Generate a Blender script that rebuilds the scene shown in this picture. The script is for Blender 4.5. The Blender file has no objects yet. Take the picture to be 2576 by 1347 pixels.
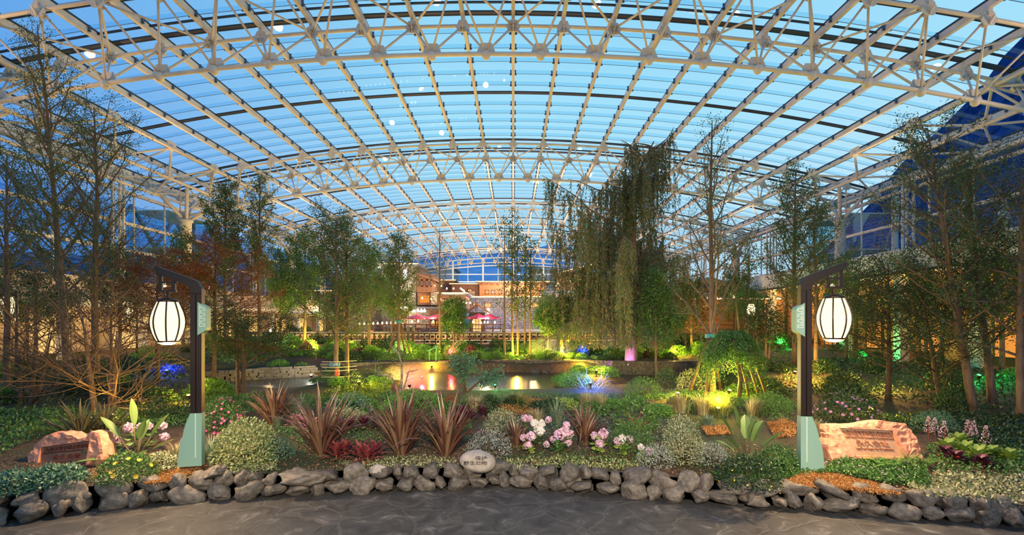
import bpy, bmesh, math, random
import numpy as np
from mathutils import Vector, Matrix, noise

S = bpy.context.scene
COL = S.collection
# ---------------------------------------------------------------- camera, sky, exposure
EYE = 2.8                      # camera height above the path
F = 1200.0                     # focal length in pixels of the 2576 wide frame
cam_d = bpy.data.cameras.new('camera')
cam = bpy.data.objects.new('camera', cam_d)
COL.objects.link(cam)
cam.location = (0, 0, EYE)
cam.rotation_euler = (math.pi / 2, 0, 0)
cam_d.sensor_width = 36
cam_d.lens = F / 2576 * 36
cam_d.shift_x = -3 / 2576
cam_d.shift_y = 136.5 / 2576
cam_d.clip_start = 0.05
cam_d.clip_end = 3000
S.camera = cam

w = bpy.data.worlds.new('dusk_sky')
S.world = w
w.use_nodes = True
nt = w.node_tree
nt.nodes.clear()
tc = nt.nodes.new('ShaderNodeTexCoord')
sx = nt.nodes.new('ShaderNodeSeparateXYZ')
nt.links.new(tc.outputs['Generated'], sx.inputs[0])
rp = nt.nodes.new('ShaderNodeValToRGB')
rp.color_ramp.elements[0].position = 0.0
rp.color_ramp.elements[0].color = (0.56, 0.78, 0.96, 1)
e = rp.color_ramp.elements[1]
e.position = 1.0
e.color = (0.04, 0.24, 0.72, 1)
for p_, c_ in ((0.2, (0.56, 0.84, 1.0, 1)), (0.38, (0.42, 0.80, 1.0, 1)), (0.56, (0.31, 0.71, 0.98, 1))):
    e = rp.color_ramp.elements.new(p_)
    e.color = c_
nt.links.new(sx.outputs['Z'], rp.inputs[0])
mr = nt.nodes.new('ShaderNodeMapRange')
mr.inputs['From Min'].default_value = -0.15
mr.inputs['From Max'].default_value = -0.85
nt.links.new(sx.outputs['X'], mr.inputs['Value'])
mx = nt.nodes.new('ShaderNodeMix')
mx.data_type = 'RGBA'
mx.inputs['B'].default_value = (0.05, 0.27, 0.80, 1)
nt.links.new(mr.outputs[0], mx.inputs['Factor'])
nt.links.new(rp.outputs[0], mx.inputs['A'])
bg = nt.nodes.new('ShaderNodeBackground')
bg.inputs['Strength'].default_value = 1.0
nt.links.new(mx.outputs['Result'], bg.inputs['Color'])
wo = nt.nodes.new('ShaderNodeOutputWorld')
nt.links.new(bg.outputs[0], wo.inputs[0])

vs = S.view_settings
vs.view_transform = 'Standard'
vs.look = 'None'
vs.exposure = 0.0
vs.gamma = 1.0
vs.use_curve_mapping = False
cy = S.cycles
cy.max_bounces = 6
cy.diffuse_bounces = 2
cy.glossy_bounces = 2
cy.transmission_bounces = 3
cy.transparent_max_bounces = 14
cy.sample_clamp_indirect = 4.0
cy.caustics_reflective = False
cy.caustics_refractive = False

# ---------------------------------------------------------------- helpers
R = random.Random(7)
NR = np.random.default_rng(7)


def X(px, Y):
    return (px - 1291.0) / F * Y


def Z(py, Y):
    return EYE + (810.0 - py) / F * Y


def P(px, py, Y):
    return np.array((X(px, Y), Y, Z(py, Y)))


class MB:
    """collects geometry for ONE mesh"""

    def __init__(self):
        self.v, self.f, self.n = [], [], 0

    def add(self, verts, faces, mat=0):
        verts = np.asarray(verts, dtype=np.float32).reshape(-1, 3)
        faces = np.asarray(faces, dtype=np.int32)
        self.f.append((faces + self.n, mat))
        self.v.append(verts)
        self.n += len(verts)

    def box(self, c, s, rz=0.0, mat=0, m=None):
        x, y, z = s[0] / 2, s[1] / 2, s[2] / 2
        v = np.array([(-x, -y, -z), (x, -y, -z), (x, y, -z), (-x, y, -z), (-x, -y, z), (x, -y, z), (x, y, z), (-x, y, z)])
        if m is not None:
            v = v @ np.asarray(m.to_3x3() if len(m) == 4 else m).T
        if rz:
            a, b = math.cos(rz), math.sin(rz)
            v = v @ np.array([(a, -b, 0), (b, a, 0), (0, 0, 1)]).T
        self.add(v + np.asarray(c, dtype=float), [(0, 3, 2, 1), (4, 5, 6, 7), (0, 1, 5, 4), (1, 2, 6, 5), (2, 3, 7, 6), (3, 0, 4, 7)], mat)

    def bb(self, x0, x1, y0, y1, z0, z1, mat=0):
        self.box(((x0 + x1) / 2, (y0 + y1) / 2, (z0 + z1) / 2), (abs(x1 - x0), abs(y1 - y0), abs(z1 - z0)), mat=mat)

    def beam(self, a, b, wd, ht, mat=0):
        a, b = Vector(a), Vector(b)
        d = (b - a)
        L = d.length
        if L < 1e-6:
            return
        d.normalize()
        up = Vector((0, 0, 1)) if abs(d.z) < 0.95 else Vector((0, 1, 0))
        s = d.cross(up).normalized()
        u = s.cross(d)
        m = Matrix((s, d, u)).transposed()
        self.box((a + b) / 2, (wd, L, ht), m=m, mat=mat)

    def tube(self, pts, rad, n=6, mat=0, cap=True):
        pts = np.asarray(pts, dtype=float)
        k = len(pts)
        rad = np.broadcast_to(np.asarray(rad, dtype=float), (k,))
        t = np.gradient(pts, axis=0)
        t /= np.linalg.norm(t, axis=1)[:, None] + 1e-9
        m = t.mean(axis=0)
        ref = np.array((0, 0, 1.0)) if abs(m[2]) < 0.8 * (np.linalg.norm(m) + 1e-9) else np.array((1.0, 0.2, 0))
        a = np.cross(t, ref)
        a /= np.linalg.norm(a, axis=1)[:, None] + 1e-9
        b = np.cross(t, a)
        th = np.arange(n) * 2 * math.pi / n
        ring = a[:, None, :] * np.cos(th)[None, :, None] + b[:, None, :] * np.sin(th)[None, :, None]
        v = pts[:, None, :] + ring * rad[:, None, None]
        i = np.arange(k - 1)[:, None] * n
        j = np.arange(n)[None, :]
        j2 = (j + 1) % n
        q = np.stack([i + j, i + n + j, i + n + j2, i + j2], axis=-1).reshape(-1, 4)
        base = self.n
        self.add(v.reshape(-1, 3), q, mat)
        if cap and n > 2:
            self.f.append((np.array([list(range(n))]) + base, mat))
            self.f.append((np.array([list(range(n))[::-1]]) + base + (k - 1) * n, mat))

    def ball(self, c, r, seg=12, ring=8, sc=(1, 1, 1), mat=0):
        prof = [(math.sin(math.pi * i / ring), -math.cos(math.pi * i / ring)) for i in range(ring + 1)]
        self.lathe([(max(p[0], 1e-4) * r, p[1] * r * sc[2]) for p in prof], seg, c, mat, sc[:2])

    def lathe(self, prof, n=16, c=(0, 0, 0), mat=0, sxy=(1, 1)):
        th = np.arange(n) * 2 * math.pi / n
        pr = np.asarray(prof, dtype=float)
        k = len(pr)
        v = np.zeros((k, n, 3))
        v[:, :, 0] = pr[:, 0, None] * np.cos(th)[None] * sxy[0]
        v[:, :, 1] = pr[:, 0, None] * np.sin(th)[None] * sxy[1]
        v[:, :, 2] = pr[:, 1, None]
        v += np.asarray(c, dtype=float)
        i = np.arange(k - 1)[:, None] * n
        j = np.arange(n)[None, :]
        j2 = (j + 1) % n
        self.add(v.reshape(-1, 3), np.stack([i + j, i + j2, i + n + j2, i + n + j], axis=-1).reshape(-1, 4), mat)

    def prism(self, poly, o, u, v_, d, mat=0):
        """polygon in the plane o + a*u + b*v_, extruded by vector d"""
        o, u, v_, d = (np.asarray(q, dtype=float) for q in (o, u, v_, d))
        p = np.array([o + a * u + b * v_ for a, b in poly])
        n = len(p)
        base = self.n
        self.add(np.vstack([p, p + d]), [(i, (i + 1) % n, n + (i + 1) % n, n + i) for i in range(n)], mat)
        self.f.append((np.array([list(range(n))[::-1]]) + base, mat))
        self.f.append((np.array([list(range(n, 2 * n))]) + base, mat))

    def leaves(self, pos, axis, nor, L, W, mat=0, cup=0.15):
        """pointed leaves: position of the foot, direction, normal, arrays"""
        pos = np.asarray(pos, dtype=float)
        n = len(pos)
        if n == 0:
            return
        axis = axis / (np.linalg.norm(axis, axis=1)[:, None] + 1e-9)
        side = np.cross(axis, nor)
        side /= np.linalg.norm(side, axis=1)[:, None] + 1e-9
        up = np.cross(side, axis)
        L = np.broadcast_to(np.asarray(L, dtype=float), (n,))[:, None]
        W = np.broadcast_to(np.asarray(W, dtype=float), (n,))[:, None]
        a = pos
        b = pos + axis * L * 0.5 + side * W * 0.5 + up * L * cup
        c = pos + axis * L
        d = pos + axis * L * 0.5 - side * W * 0.5 + up * L * cup
        v = np.stack([a, b, c, d], axis=1).reshape(-1, 3)
        f = np.arange(n * 4).reshape(-1, 4)
        self.add(v, f, mat)

    def blade(self, p, az, L, W, lean, bend, n=6, mat=0, fold=0.25, tip=0.5, twist=0.0):
        """a strap leaf that starts upright and arches over"""
        t = np.linspace(0, 1, n + 1)
        ang = lean + bend * t ** 1.5
        ds = L / n
        r = np.concatenate([[0], np.cumsum(np.sin(ang[:-1]) * ds)])
        z = np.concatenate([[0], np.cumsum(np.cos(ang[:-1]) * ds)])
        d = np.array((math.cos(az), math.sin(az), 0))
        s = np.array((-math.sin(az), math.cos(az), 0))
        c = np.asarray(p)[None] + r[:, None] * d + z[:, None] * np.array((0, 0, 1.0))
        wd = W * np.minimum(1.0, 0.55 + 2 * t) * np.clip((1 - t) / tip, 0.02, 1) ** 0.7
        nrm = np.stack([-np.cos(ang) * d[0], -np.cos(ang) * d[1], np.sin(ang)], axis=1)
        tw = twist * t
        sv = s[None] * np.cos(tw)[:, None] + nrm * np.sin(tw)[:, None]
        l = c + sv * wd[:, None] / 2 + nrm * wd[:, None] * fold
        r_ = c - sv * wd[:, None] / 2 + nrm * wd[:, None] * fold
        v = np.stack([l, c, r_], axis=1).reshape(-1, 3)
        f = []
        for i in range(n):
            a = i * 3
            f += [(a, a + 1, a + 4, a + 3), (a + 1, a + 2, a + 5, a + 4)]
        self.add(v, f, mat)

    def mesh(self, name, mats=(), smooth=False):
        me = bpy.data.meshes.new(name)
        if self.n:
            v = np.concatenate(self.v).astype(np.float32)
            me.vertices.add(len(v))
            me.vertices.foreach_set('co', v.ravel())
            idx = np.concatenate([f.ravel() for f, _ in self.f]).astype(np.int32)
            tot = np.concatenate([np.full(len(f), f.shape[1], dtype=np.int32) for f, _ in self.f])
            mi = np.concatenate([np.full(len(f), m_, dtype=np.int32) for f, m_ in self.f])
            st = np.concatenate([[0], np.cumsum(tot)[:-1]]).astype(np.int32)
            me.loops.add(len(idx))
            me.loops.foreach_set('vertex_index', idx)
            me.polygons.add(len(tot))
            me.polygons.foreach_set('loop_start', st)
            me.polygons.foreach_set('loop_total', tot)
            me.polygons.foreach_set('material_index', mi)
            me.polygons.foreach_set('use_smooth', np.full(len(tot), bool(smooth)))
            me.update(calc_edges=True)
            me.validate()
        for m_ in (mats if isinstance(mats, (list, tuple)) else [mats]):
            me.materials.append(m_)
        return me

    def build(self, name, mats=(), parent=None, smooth=False):
        return link(name, self.mesh(name, mats, smooth), parent)


def link(name, data, parent=None):
    o = bpy.data.objects.new(name, data)
    COL.objects.link(o)
    if parent is not None:
        o.parent = parent
    return o


def tag(o, label=None, cat=None, group=None, kind=None):
    if label:
        o['label'] = label
    if cat:
        o['category'] = cat
    if group:
        o['group'] = group
    if kind:
        o['kind'] = kind
    return o


def thing(name, label, cat, loc=(0, 0, 0), rz=0.0, group=None, kind=None):
    o = link(name, None)
    o.location = loc
    o.rotation_euler = (0, 0, rz)
    return tag(o, label, cat, group, kind)


def dup(o, parent=None, loc=None, rz=None, sc=None, label=None, group=None):
    c = o.copy()
    COL.objects.link(c)
    if parent is not None:
        c.parent = parent
    for ch in list(o.children):
        dup(ch, c)
    if loc is not None:
        c.location = loc
    if rz is not None:
        c.rotation_euler = (0, 0, rz)
    if sc is not None:
        c.scale = sc if isinstance(sc, (tuple, list)) else (sc, sc, sc)
    if label:
        c['label'] = label
    if group:
        c['group'] = group
    return c


# ---------------------------------------------------------------- materials
def new_mat(name):
    m = bpy.data.materials.new(name)
    m.use_nodes = True
    t = m.node_tree
    t.nodes.clear()
    return m, t, t.nodes, t.links


def pm(name, col, rough=0.6, metal=0.0, col2=None, scale=8.0, bump=0.0, spec=0.5, detail=4, emit=None, es=0.0, stretch=None, lo=0.35, hi=0.65):
    m, t, N, L = new_mat(name)
    o = N.new('ShaderNodeOutputMaterial')
    b = N.new('ShaderNodeBsdfPrincipled')
    L.new(b.outputs[0], o.inputs[0])
    b.inputs['Base Color'].default_value = (*col, 1)
    b.inputs['Roughness'].default_value = rough
    b.inputs['Metallic'].default_value = metal
    b.inputs['Specular IOR Level'].default_value = spec
    if emit:
        b.inputs['Emission Color'].default_value = (*emit, 1)
        b.inputs['Emission Strength'].default_value = es
    if col2 or bump:
        g = N.new('ShaderNodeNewGeometry') if False else N.new('ShaderNodeTexCoord')
        src = g.outputs['Object']
        if stretch:
            mp = N.new('ShaderNodeMapping')
            mp.inputs['Scale'].default_value = stretch
            L.new(src, mp.inputs[0])
            src = mp.outputs[0]
        n = N.new('ShaderNodeTexNoise')
        n.inputs['Scale'].default_value = scale
        n.inputs['Detail'].default_value = detail
        L.new(src, n.inputs['Vector'])
        if col2:
            r = N.new('ShaderNodeValToRGB')
            r.color_ramp.elements[0].position = lo
            r.color_ramp.elements[0].color = (*col, 1)
            r.color_ramp.elements[1].position = hi
            r.color_ramp.elements[1].color = (*col2, 1)
            L.new(n.outputs['Fac'], r.inputs[0])
            L.new(r.outputs[0], b.inputs['Base Color'])
        if bump:
            bm = N.new('ShaderNodeBump')
            bm.inputs['Strength'].default_value = bump
            bm.inputs['Distance'].default_value = 0.03
            L.new(n.outputs['Fac'], bm.inputs['Height'])
            L.new(bm.outputs[0], b.inputs['Normal'])
    return m


def leafm(name, *cols, tr=0.3, gloss=0.06):
    m, t, N, L = new_mat(name)
    o = N.new('ShaderNodeOutputMaterial')
    g = N.new('ShaderNodeNewGeometry')
    r = N.new('ShaderNodeValToRGB')
    el = r.color_ramp.elements
    el[0].color = (*cols[0], 1)
    el[1].color = (*cols[-1], 1)
    for i, c in enumerate(cols[1:-1]):
        e_ = el.new((i + 1) / (len(cols) - 1))
        e_.color = (*c, 1)
    L.new(g.outputs['Random Per Island'], r.inputs[0])
    d = N.new('ShaderNodeBsdfDiffuse')
    tl = N.new('ShaderNodeBsdfTranslucent')
    L.new(r.outputs[0], d.inputs[0])
    L.new(r.outputs[0], tl.inputs[0])
    mxs = N.new('ShaderNodeMixShader')
    mxs.inputs[0].default_value = tr
    L.new(d.outputs[0], mxs.inputs[1])
    L.new(tl.outputs[0], mxs.inputs[2])
    gl = N.new('ShaderNodeBsdfGlossy')
    gl.inputs['Roughness'].default_value = 0.45
    gl.inputs['Color'].default_value = (0.8, 0.8, 0.8, 1)
    m2 = N.new('ShaderNodeMixShader')
    m2.inputs[0].default_value = gloss
    L.new(mxs.outputs[0], m2.inputs[1])
    L.new(gl.outputs[0], m2.inputs[2])
    L.new(m2.outputs[0], o.inputs[0])
    return m


def glassm(name, tint, refl=0.06, rough=0.0):
    m, t, N, L = new_mat(name)
    o = N.new('ShaderNodeOutputMaterial')
    tr = N.new('ShaderNodeBsdfTransparent')
    tr.inputs[0].default_value = (*tint, 1)
    gl = N.new('ShaderNodeBsdfGlossy')
    gl.inputs['Roughness'].default_value = rough
    gl.inputs['Color'].default_value = (0.85, 0.93, 1, 1)
    mxs = N.new('ShaderNodeMixShader')
    mxs.inputs[0].default_value = refl
    L.new(tr.outputs[0], mxs.inputs[1])
    L.new(gl.outputs[0], mxs.inputs[2])
    L.new(mxs.outputs[0], o.inputs[0])
    return m


def emitm(name, col, s):
    m, t, N, L = new_mat(name)
    o = N.new('ShaderNodeOutputMaterial')
    e_ = N.new('ShaderNodeEmission')
    e_.inputs[0].default_value = (*col, 1)
    e_.inputs[1].default_value = s
    L.new(e_.outputs[0], o.inputs[0])
    return m


M = {}
M['steel'] = pm('white_painted_steel', (0.76, 0.68, 0.59), 0.45, col2=(0.67, 0.60, 0.52), scale=1.5)
M['dark_frame'] = pm('dark_anodised_frame', (0.02, 0.025, 0.04), 0.5)
M['bracket'] = pm('grey_steel_bracket', (0.10, 0.14, 0.22), 0.5, 0.3)
M['glass'] = glassm('roof_glass', (0.95, 0.98, 0.995), 0.03)
M['fin'] = glassm('blue_glass_fin', (0.66, 0.86, 0.96), 0.05)
M['wallglass'] = glassm('side_wall_glass', (0.86, 0.93, 0.97), 0.06)
M['cyan'] = glassm('cyan_glass', (0.50, 0.82, 0.92), 0.10)


def point(name, loc, col, watt, r=0.05, parent=None):
    l = bpy.data.lights.new(name, 'POINT')
    l.color = col
    l.energy = watt
    l.shadow_soft_size = r
    o = link(name, l, parent)
    o.location = loc
    return o


def spot(name, loc, target, col, watt, ang=70, blend=0.6, r=0.1, parent=None):
    l = bpy.data.lights.new(name, 'SPOT')
    l.color = col
    l.energy = watt
    l.spot_size = math.radians(ang)
    l.spot_blend = blend
    l.shadow_soft_size = r
    o = link(name, l, parent)
    o.location = loc
    o.rotation_euler = (Vector(target) - Vector(loc)).to_track_quat('-Z', 'Y').to_euler()
    return o

# added fill light behind the viewpoint that warms the front of the bed
spot('front_fill_light', (0.6, -4.2, 6.2), (0.3, 9.6, 0.6), (1.0, 0.76, 0.48), 10500, 66, 0.9, 0.3)
# added fill lights without fixtures that wash the roof steel (warm white, aimed up)
WARM = (1.0, 0.62, 0.33)
for y_ in (2, 14, 27, 43, 60, 77):            # level with the column heads, above most of the trees
    for sg_ in (-1, 1):
        spot('roof_fill_light', (sg_ * 22.5, y_, 9.6), (sg_ * 4, y_ + 2, 17.5), WARM if y_ < 40 else (1.0, 0.80, 0.60), 1700 if y_ < 40 else 2800, 120, 0.8, 0.25)
for x_, y_, w_, a_ in ((0, -3, 2300, 110), (0, 43.5, 5200, 150), (-8, 54, 3000, 150), (8, 54, 3000, 150), (0, 72, 5200, 150)):
    spot('roof_fill_light', (x_, y_, 3.0 if y_ < 50 else 9.0), (x_ * 0.9, y_ + 6, 14), WARM if y_ < 40 else (1.0, 0.80, 0.60), w_, a_, 0.8, 0.25)
# ================================================================ the vaulted glass roof
PS = 2.16                                     # purlin spacing
YA, YB = -5.0, 97.0
def ZR(x):                                    # underside of the glass
    return EYE + 13.35 - 0.0050 * (x + 0.9) ** 2
XK = [k * PS for k in range(-12, 13)]
roof = thing('ceiling', 'barrel vaulted glass roof with cream purlins and blue glass fins', 'ceiling', kind='structure')
mb = MB()
for i in range(24):
    a, b = XK[i], XK[i + 1]
    za, zb = ZR(a) + 0.03, ZR(b) + 0.03
    mb.add([(a, YA, za), (b, YA, zb), (b, YB, zb), (a, YB, za)], [(0, 1, 2, 3)])
mb.build('glazing', M['glass'], roof)
for x in XK:
    mb = MB()
    z = ZR(x)
    mb.bb(x - 0.075, x + 0.075, YA, YB, z - 0.32, z - 0.06)
    mb.bb(x - 0.035, x + 0.035, YA, YB, z - 0.06, z + 0.06, 1)
    mb.build('purlin', [M['steel'], M['dark_frame']], roof)
jj = 0
fin_o = brk_o = None
for jj in range(-20, 64):
    y = 20.5 + 1.19 * jj
    if y < YA or y > YB:
        continue
    q = jj % 14
    if q in (0, 6, 12):
        mb = MB()
        for i in range(24):
            a, b = XK[i] + 0.04, XK[i + 1] - 0.04
            mb.beam((a, y, ZR(a) - 0.03), (b, y, ZR(b) - 0.03), 0.16, 0.07)
            mb.beam((a, y + 0.18, ZR(a) - 0.0), (b, y + 0.18, ZR(b) - 0.0), 0.05, 0.1)
        if q == 0:
            for i in range(24):
                a, b = XK[i] + 0.04, XK[i + 1] - 0.04
                mb.beam((a, y - 0.75, ZR(a) - 0.10), (b, y - 0.75, ZR(b) - 0.10), 0.07, 0.07)
        mb.build('gutter_bar', M['dark_frame'], roof)
        continue
    mb = MB()
    mc = MB()
    for i in range(24):
        a, b = XK[i] + 0.09, XK[i + 1] - 0.09
        za, zb = ZR(a), ZR(b)
        mb.add([(a, y, za - 0.20), (b, y, zb - 0.20), (b, y, zb), (a, y, za)], [(0, 1, 2, 3)])
        mc.beam((a, y, za - 0.205), (b, y, zb - 0.205), 0.018, 0.014)
        for c_, z_ in ((a + 0.03, za), (b - 0.03, zb)):
            mc.box((c_, y, z_ - 0.13), (0.07, 0.06, 0.24))
            mc.box((c_, y, z_ - 0.25), (0.13, 0.06, 0.05))
    mb.build('glass_fin', M['fin'], roof)
    mc.build('fin_bracket', M['bracket'], roof)

# ---------------------------------------------------------------- arch trusses
NB = 12
def make_truss(name, label):
    t = thing(name, label, 'truss', (0, 18.95, 0), group='white tubular arch trusses under the glass roof')
    top = lambda k, s: np.array((XK[k], s * 1.55, ZR(XK[k]) - 0.62))
    bot = lambda k: np.array(((XK[k] + XK[k + 1]) / 2, 0.0, ZR((XK[k] + XK[k + 1]) / 2) - 2.70))
    for s in (-1, 1):
        mb = MB()
        mb.tube([top(k, s) for k in range(25)], 0.075, 10)
        mb.build('top_chord', M['steel'], t, True)
    mb = MB()
    mb.tube([bot(k) for k in range(24)], 0.085, 10)
    mb.build('bottom_chord', M['steel'], t, True)
    for k in range(24):
        b = bot(k)
        mb = MB()
        mb.ball(b + np.array((0, 0, -0.05)), 0.17, 14, 10, (1, 1, 1.15))
        mb.build('node_ball', M['steel'], t, True)
        mb = MB()
        mb.prism([(-0.42, 0.0), (0.42, 0.0), (0.22, 0.48), (-0.22, 0.48)], b + np.array((0, 0.10, 0.02)), (1, 0, 0), (0, 0, 1), (0, 0.03, 0))
        mb.build('gusset_plate', M['steel'], t)
        for kk in (k, k + 1):
            for s in (-1, 1):
                mb = MB()
                mb.tube([b + (0, 0, 0.05), top(kk, s)], 0.042 if s < 0 else 0.048, 8)
                mb.build('brace', M['steel'], t, True)
    for k in range(25):
        for s in (-1, 1):
            p = top(k, s)
            mb = MB()
            mb.prism([(-0.30, -0.12), (-0.16, -0.30), (0.16, -0.30), (0.30, -0.12), (0.16, 0.20), (-0.16, 0.20)], p + np.array((0, -0.1, 0)), (1, 0, 0), (0, 0, 1), (0, 0.035, 0))
            mb.prism([(-0.34, -0.05), (-0.12, -0.28), (0.12, -0.28), (0.34, -0.05)], p + np.array((-0.015, 0, 0)), (0, 1, 0), (0, 0, 1), (0.03, 0, 0))
            mb.ball(p + np.array((0, 0, -0.08)), 0.14, 10, 8)
            mb.box(p + np.array((0, 0, 0.2)), (0.14, 0.3, 0.32))
            mb.build('top_node', M['steel'], t)
    for k in range(1, 24):
        if k % 2 == 0:
            for d in (-1, 1):
                mb = MB()
                mb.tube([top(k, 1), top(k + d, -1)], 0.045, 8)
                mb.build('cross_tie', M['steel'], t, True)
    return t
proto = make_truss('roof_truss', 'white arch truss nearest the stone border, its ball joints largest')
for i, lb in enumerate(('second white arch truss, crossing above the willow top', 'third white arch truss beyond the willow',
                        'fourth white arch truss, small, in front of the last', 'last white arch truss, just before the far gable glass')):
    dup(proto, loc=(0, 18.95 + 16.65 * (i + 1), 0), label=lb)
# the nearer truss crosses overhead outside the picture
# ---------------------------------------------------------------- edge trusses along both eaves
def edge_truss(sg, label):
    t = thing('edge_truss', label, 'truss', (0, 0, 0), group='white lattice girders along the eaves')
    ca = lambda y: np.array((sg * 20.9, y, ZR(sg * 20.9) - 0.7))
    cb = lambda y: np.array((sg * 22.6, y, EYE + 9.45))
    cc = lambda y: np.array((sg * 25.2, y, EYE + 9.0))
    ys = np.arange(12.4, 96, 4.2)
    for f_, r_, nm in ((ca, 0.09, 'top_chord'), (cb, 0.11, 'inner_chord'), (cc, 0.11, 'outer_chord')):
        mb = MB()
        mb.tube([f_(y) for y in (6.0, *ys, 97)], r_, 8)
        mb.build(nm, M['steel'], t, True)
    for i, y in enumerate(ys):
        for f_, off in ((ca, 0), (cb, 2.1), (cc, 0)):
            mb = MB()
            p = f_(y + off)
            mb.ball(p, 0.19, 10, 8)
            mb.box(p + np.array((0, 0, 0.16)), (0.05, 0.75, 0.42))
            mb.build('node_ball', M['steel'], t)
        mb = MB()
        for y2 in (y - 2.1, y + 2.1):
            mb.tube([ca(y), cb(y2)], 0.065, 6)
            mb.tube([cc(y), cb(y2)], 0.06, 6)
        mb.tube([ca(y), cc(y)], 0.05, 6)
        mb.tube([cc(y), (sg * 26.3, y, ZR(26.3) - 0.4)], 0.05, 6)
        mb.build('brace_set', M['steel'], t)
    return t
edge_truss(-1, 'white lattice girder along the eave above the two tall ginkgo trees')
edge_truss(1, 'white lattice girder along the eave above the canopy building')
# ---------------------------------------------------------------- columns with branching heads
for sg, side in ((-1, 'behind the red maple side'), (1, 'beside the canopy building')):
    for i in range(5):
        y = 18.95 + 16.65 * i
        if i == 0 and sg < 0:
            y = 19.5
        t = thing('branching_column', '', 'column', (sg * 24.4, y, 0.3), group='round white columns with branching heads ' + side)
        t['label'] = 'round white column with branching head ' + side
        mb = MB()
        mb.lathe([(0.36, 0), (0.36, 9.9), (0.46, 9.95), (0.46, 10.1), (0.02, 10.1)], 16)
        mb.build('shaft', M['steel'], t, True)
        for dx, dy in ((-1.5 * sg, -2.1), (-1.5 * sg, 2.1), (0.8 * sg, -2.1), (0.8 * sg, 2.1)):
            mb = MB()
            mb.tube([(0, 0, 9.9), (dx, dy, 12.0)], 0.12, 8)
            mb.build('branch_arm', M['steel'], t, True)
# ---------------------------------------------------------------- side walls, gable
for sg, nm in ((-1, 'wall_left'), (1, 'wall_right')):
    xw = sg * 26.6
    wl = thing(nm, 'tall glazed side wall with white mullions ' + ('behind the ginkgo trees' if sg < 0 else 'behind the canopy building'), 'wall', kind='structure')
    mb = MB()
    mb.add([(xw, YA, 0), (xw, YB, 0), (xw, YB, ZR(xw) + 0.2), (xw, YA, ZR(xw) + 0.2)], [(0, 1, 2, 3)])
    mb.build('glazing', M['wallglass'], wl)
    for h in (0.9, 4.9, 6.75, 8.9):
        mb = MB()
        mb.bb(xw - 0.12, xw + 0.12, YA, YB, EYE + h - 0.1, EYE + h + 0.1)
        mb.build('transom', M['steel'], wl)
    mb = MB()
    mb.bb(xw - 0.25, xw + 0.25, YA, YB, ZR(xw) - 0.25, ZR(xw) + 0.05)
    mb.build('eave_beam', M['steel'], wl)
    y = 1.0
    while y < YB:
        mb = MB()
        mb.bb(xw - 0.05, xw + 0.05, y - 0.035, y + 0.035, 0, ZR(xw))
        mb.build('mullion', M['steel'], wl)
        y += 2.95
    for y in (14.5, 31.6, 48.5, 65.4, 82.3):
        mb = MB()
        a = xw - sg * 0.3
        for dx, dy in ((0, -0.28), (0, 0.28), (-sg * 0.5, 0)):
            mb.bb(a + dx - 0.06, a + dx + 0.06, y + dy - 0.06, y + dy + 0.06, 0, ZR(xw) - 0.2)
        for k in range(16):
            z = 0.8 * k
            s = 1 if k % 2 else -1
            mb.beam((a, y - 0.28 * s, z), (a, y + 0.28 * s, z + 0.8), 0.05, 0.05)
            mb.beam((a, y + 0.28 * s, z), (a - sg * 0.5, y, z + 0.8), 0.05, 0.05)
        mb.build('lattice_post', M['steel'], wl)
yg = 96.8
wl = thing('wall_back', 'far gable glass wall with arched white beams above the stone village', 'wall', kind='structure')
mb = MB()
pts = [(-26.5, yg, 0)] + [(x, yg, ZR(x)) for x in np.linspace(-26.5, 26.5, 25)] + [(26.5, yg, 0)]
mb.add(pts, [list(range(len(pts)))])
mb.build('glazing', M['wallglass'], wl)
for dz in (1.9, 0.35):
    mb = MB()
    mb.tube([(x, yg - 0.2, ZR(x) - dz) for x in np.linspace(-26.3, 26.3, 25)], 0.14, 6)
    mb.build('arched_beam', M['steel'], wl)
for z in (12.4, 10.9, 9.4, 7.0):
    mb = MB()
    mb.bb(-26.3, 26.3, yg - 0.2, yg, z - 0.1, z + 0.1)
    mb.build('transom', M['steel'], wl)
for i, x in enumerate(np.arange(-24.4, 26, 3.05)):
    mb = MB()
    r_ = 0.16 if i % 2 == 0 else 0.05
    mb.bb(x - r_, x + r_, yg - 0.3, yg, 0, ZR(x) - 0.4)
    mb.build('mullion', M['steel'], wl)
# the wall behind the viewer, closing the hall
wl = thing('wall_front', 'glazed end wall behind the viewpoint', 'wall', kind='structure')
mb = MB()
pts = [(-26.5, YA, 0)] + [(x, YA, ZR(x)) for x in np.linspace(-26.5, 26.5, 25)] + [(26.5, YA, 0)]
mb.add(pts, [list(range(len(pts)))])
mb.build('glazing', M['wallglass'], wl)

# ---------------------------------------------------------------- outside: hills, town blocks, masts
def hills(name, label, gx, gy, hf, mat):
    mb = MB()
    nx, ny = len(gx), len(gy)
    v = [(x, y, hf(x, y)) for y in gy for x in gx]
    mb.add(v, [(j * nx + i, j * nx + i + 1, (j + 1) * nx + i + 1, (j + 1) * nx + i) for j in range(ny - 1) for i in range(nx - 1)])
    o = mb.build(name, mat, None, True)
    return tag(o, label, 'mountain', kind='structure')
def fbm(x, y, s):
    return noise.fractal(Vector((x / s, y / s, 3.7)), 1.0, 2.0, 5)
M['hill'] = pm('wooded_hillside', (0.010, 0.035, 0.12), 0.95, col2=(0.035, 0.085, 0.24), scale=0.22, detail=10, spec=0.0, lo=0.38, hi=0.62)  # blue haze of the air is put into the base colour
M['farhill'] = pm('hazy_mountain', (0.20, 0.42, 0.72), 0.95, col2=(0.55, 0.70, 0.90), scale=0.02, detail=8, spec=0.0, lo=0.45, hi=0.7)  # paler distance haze, mixed into the mountain colour itself
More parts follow.
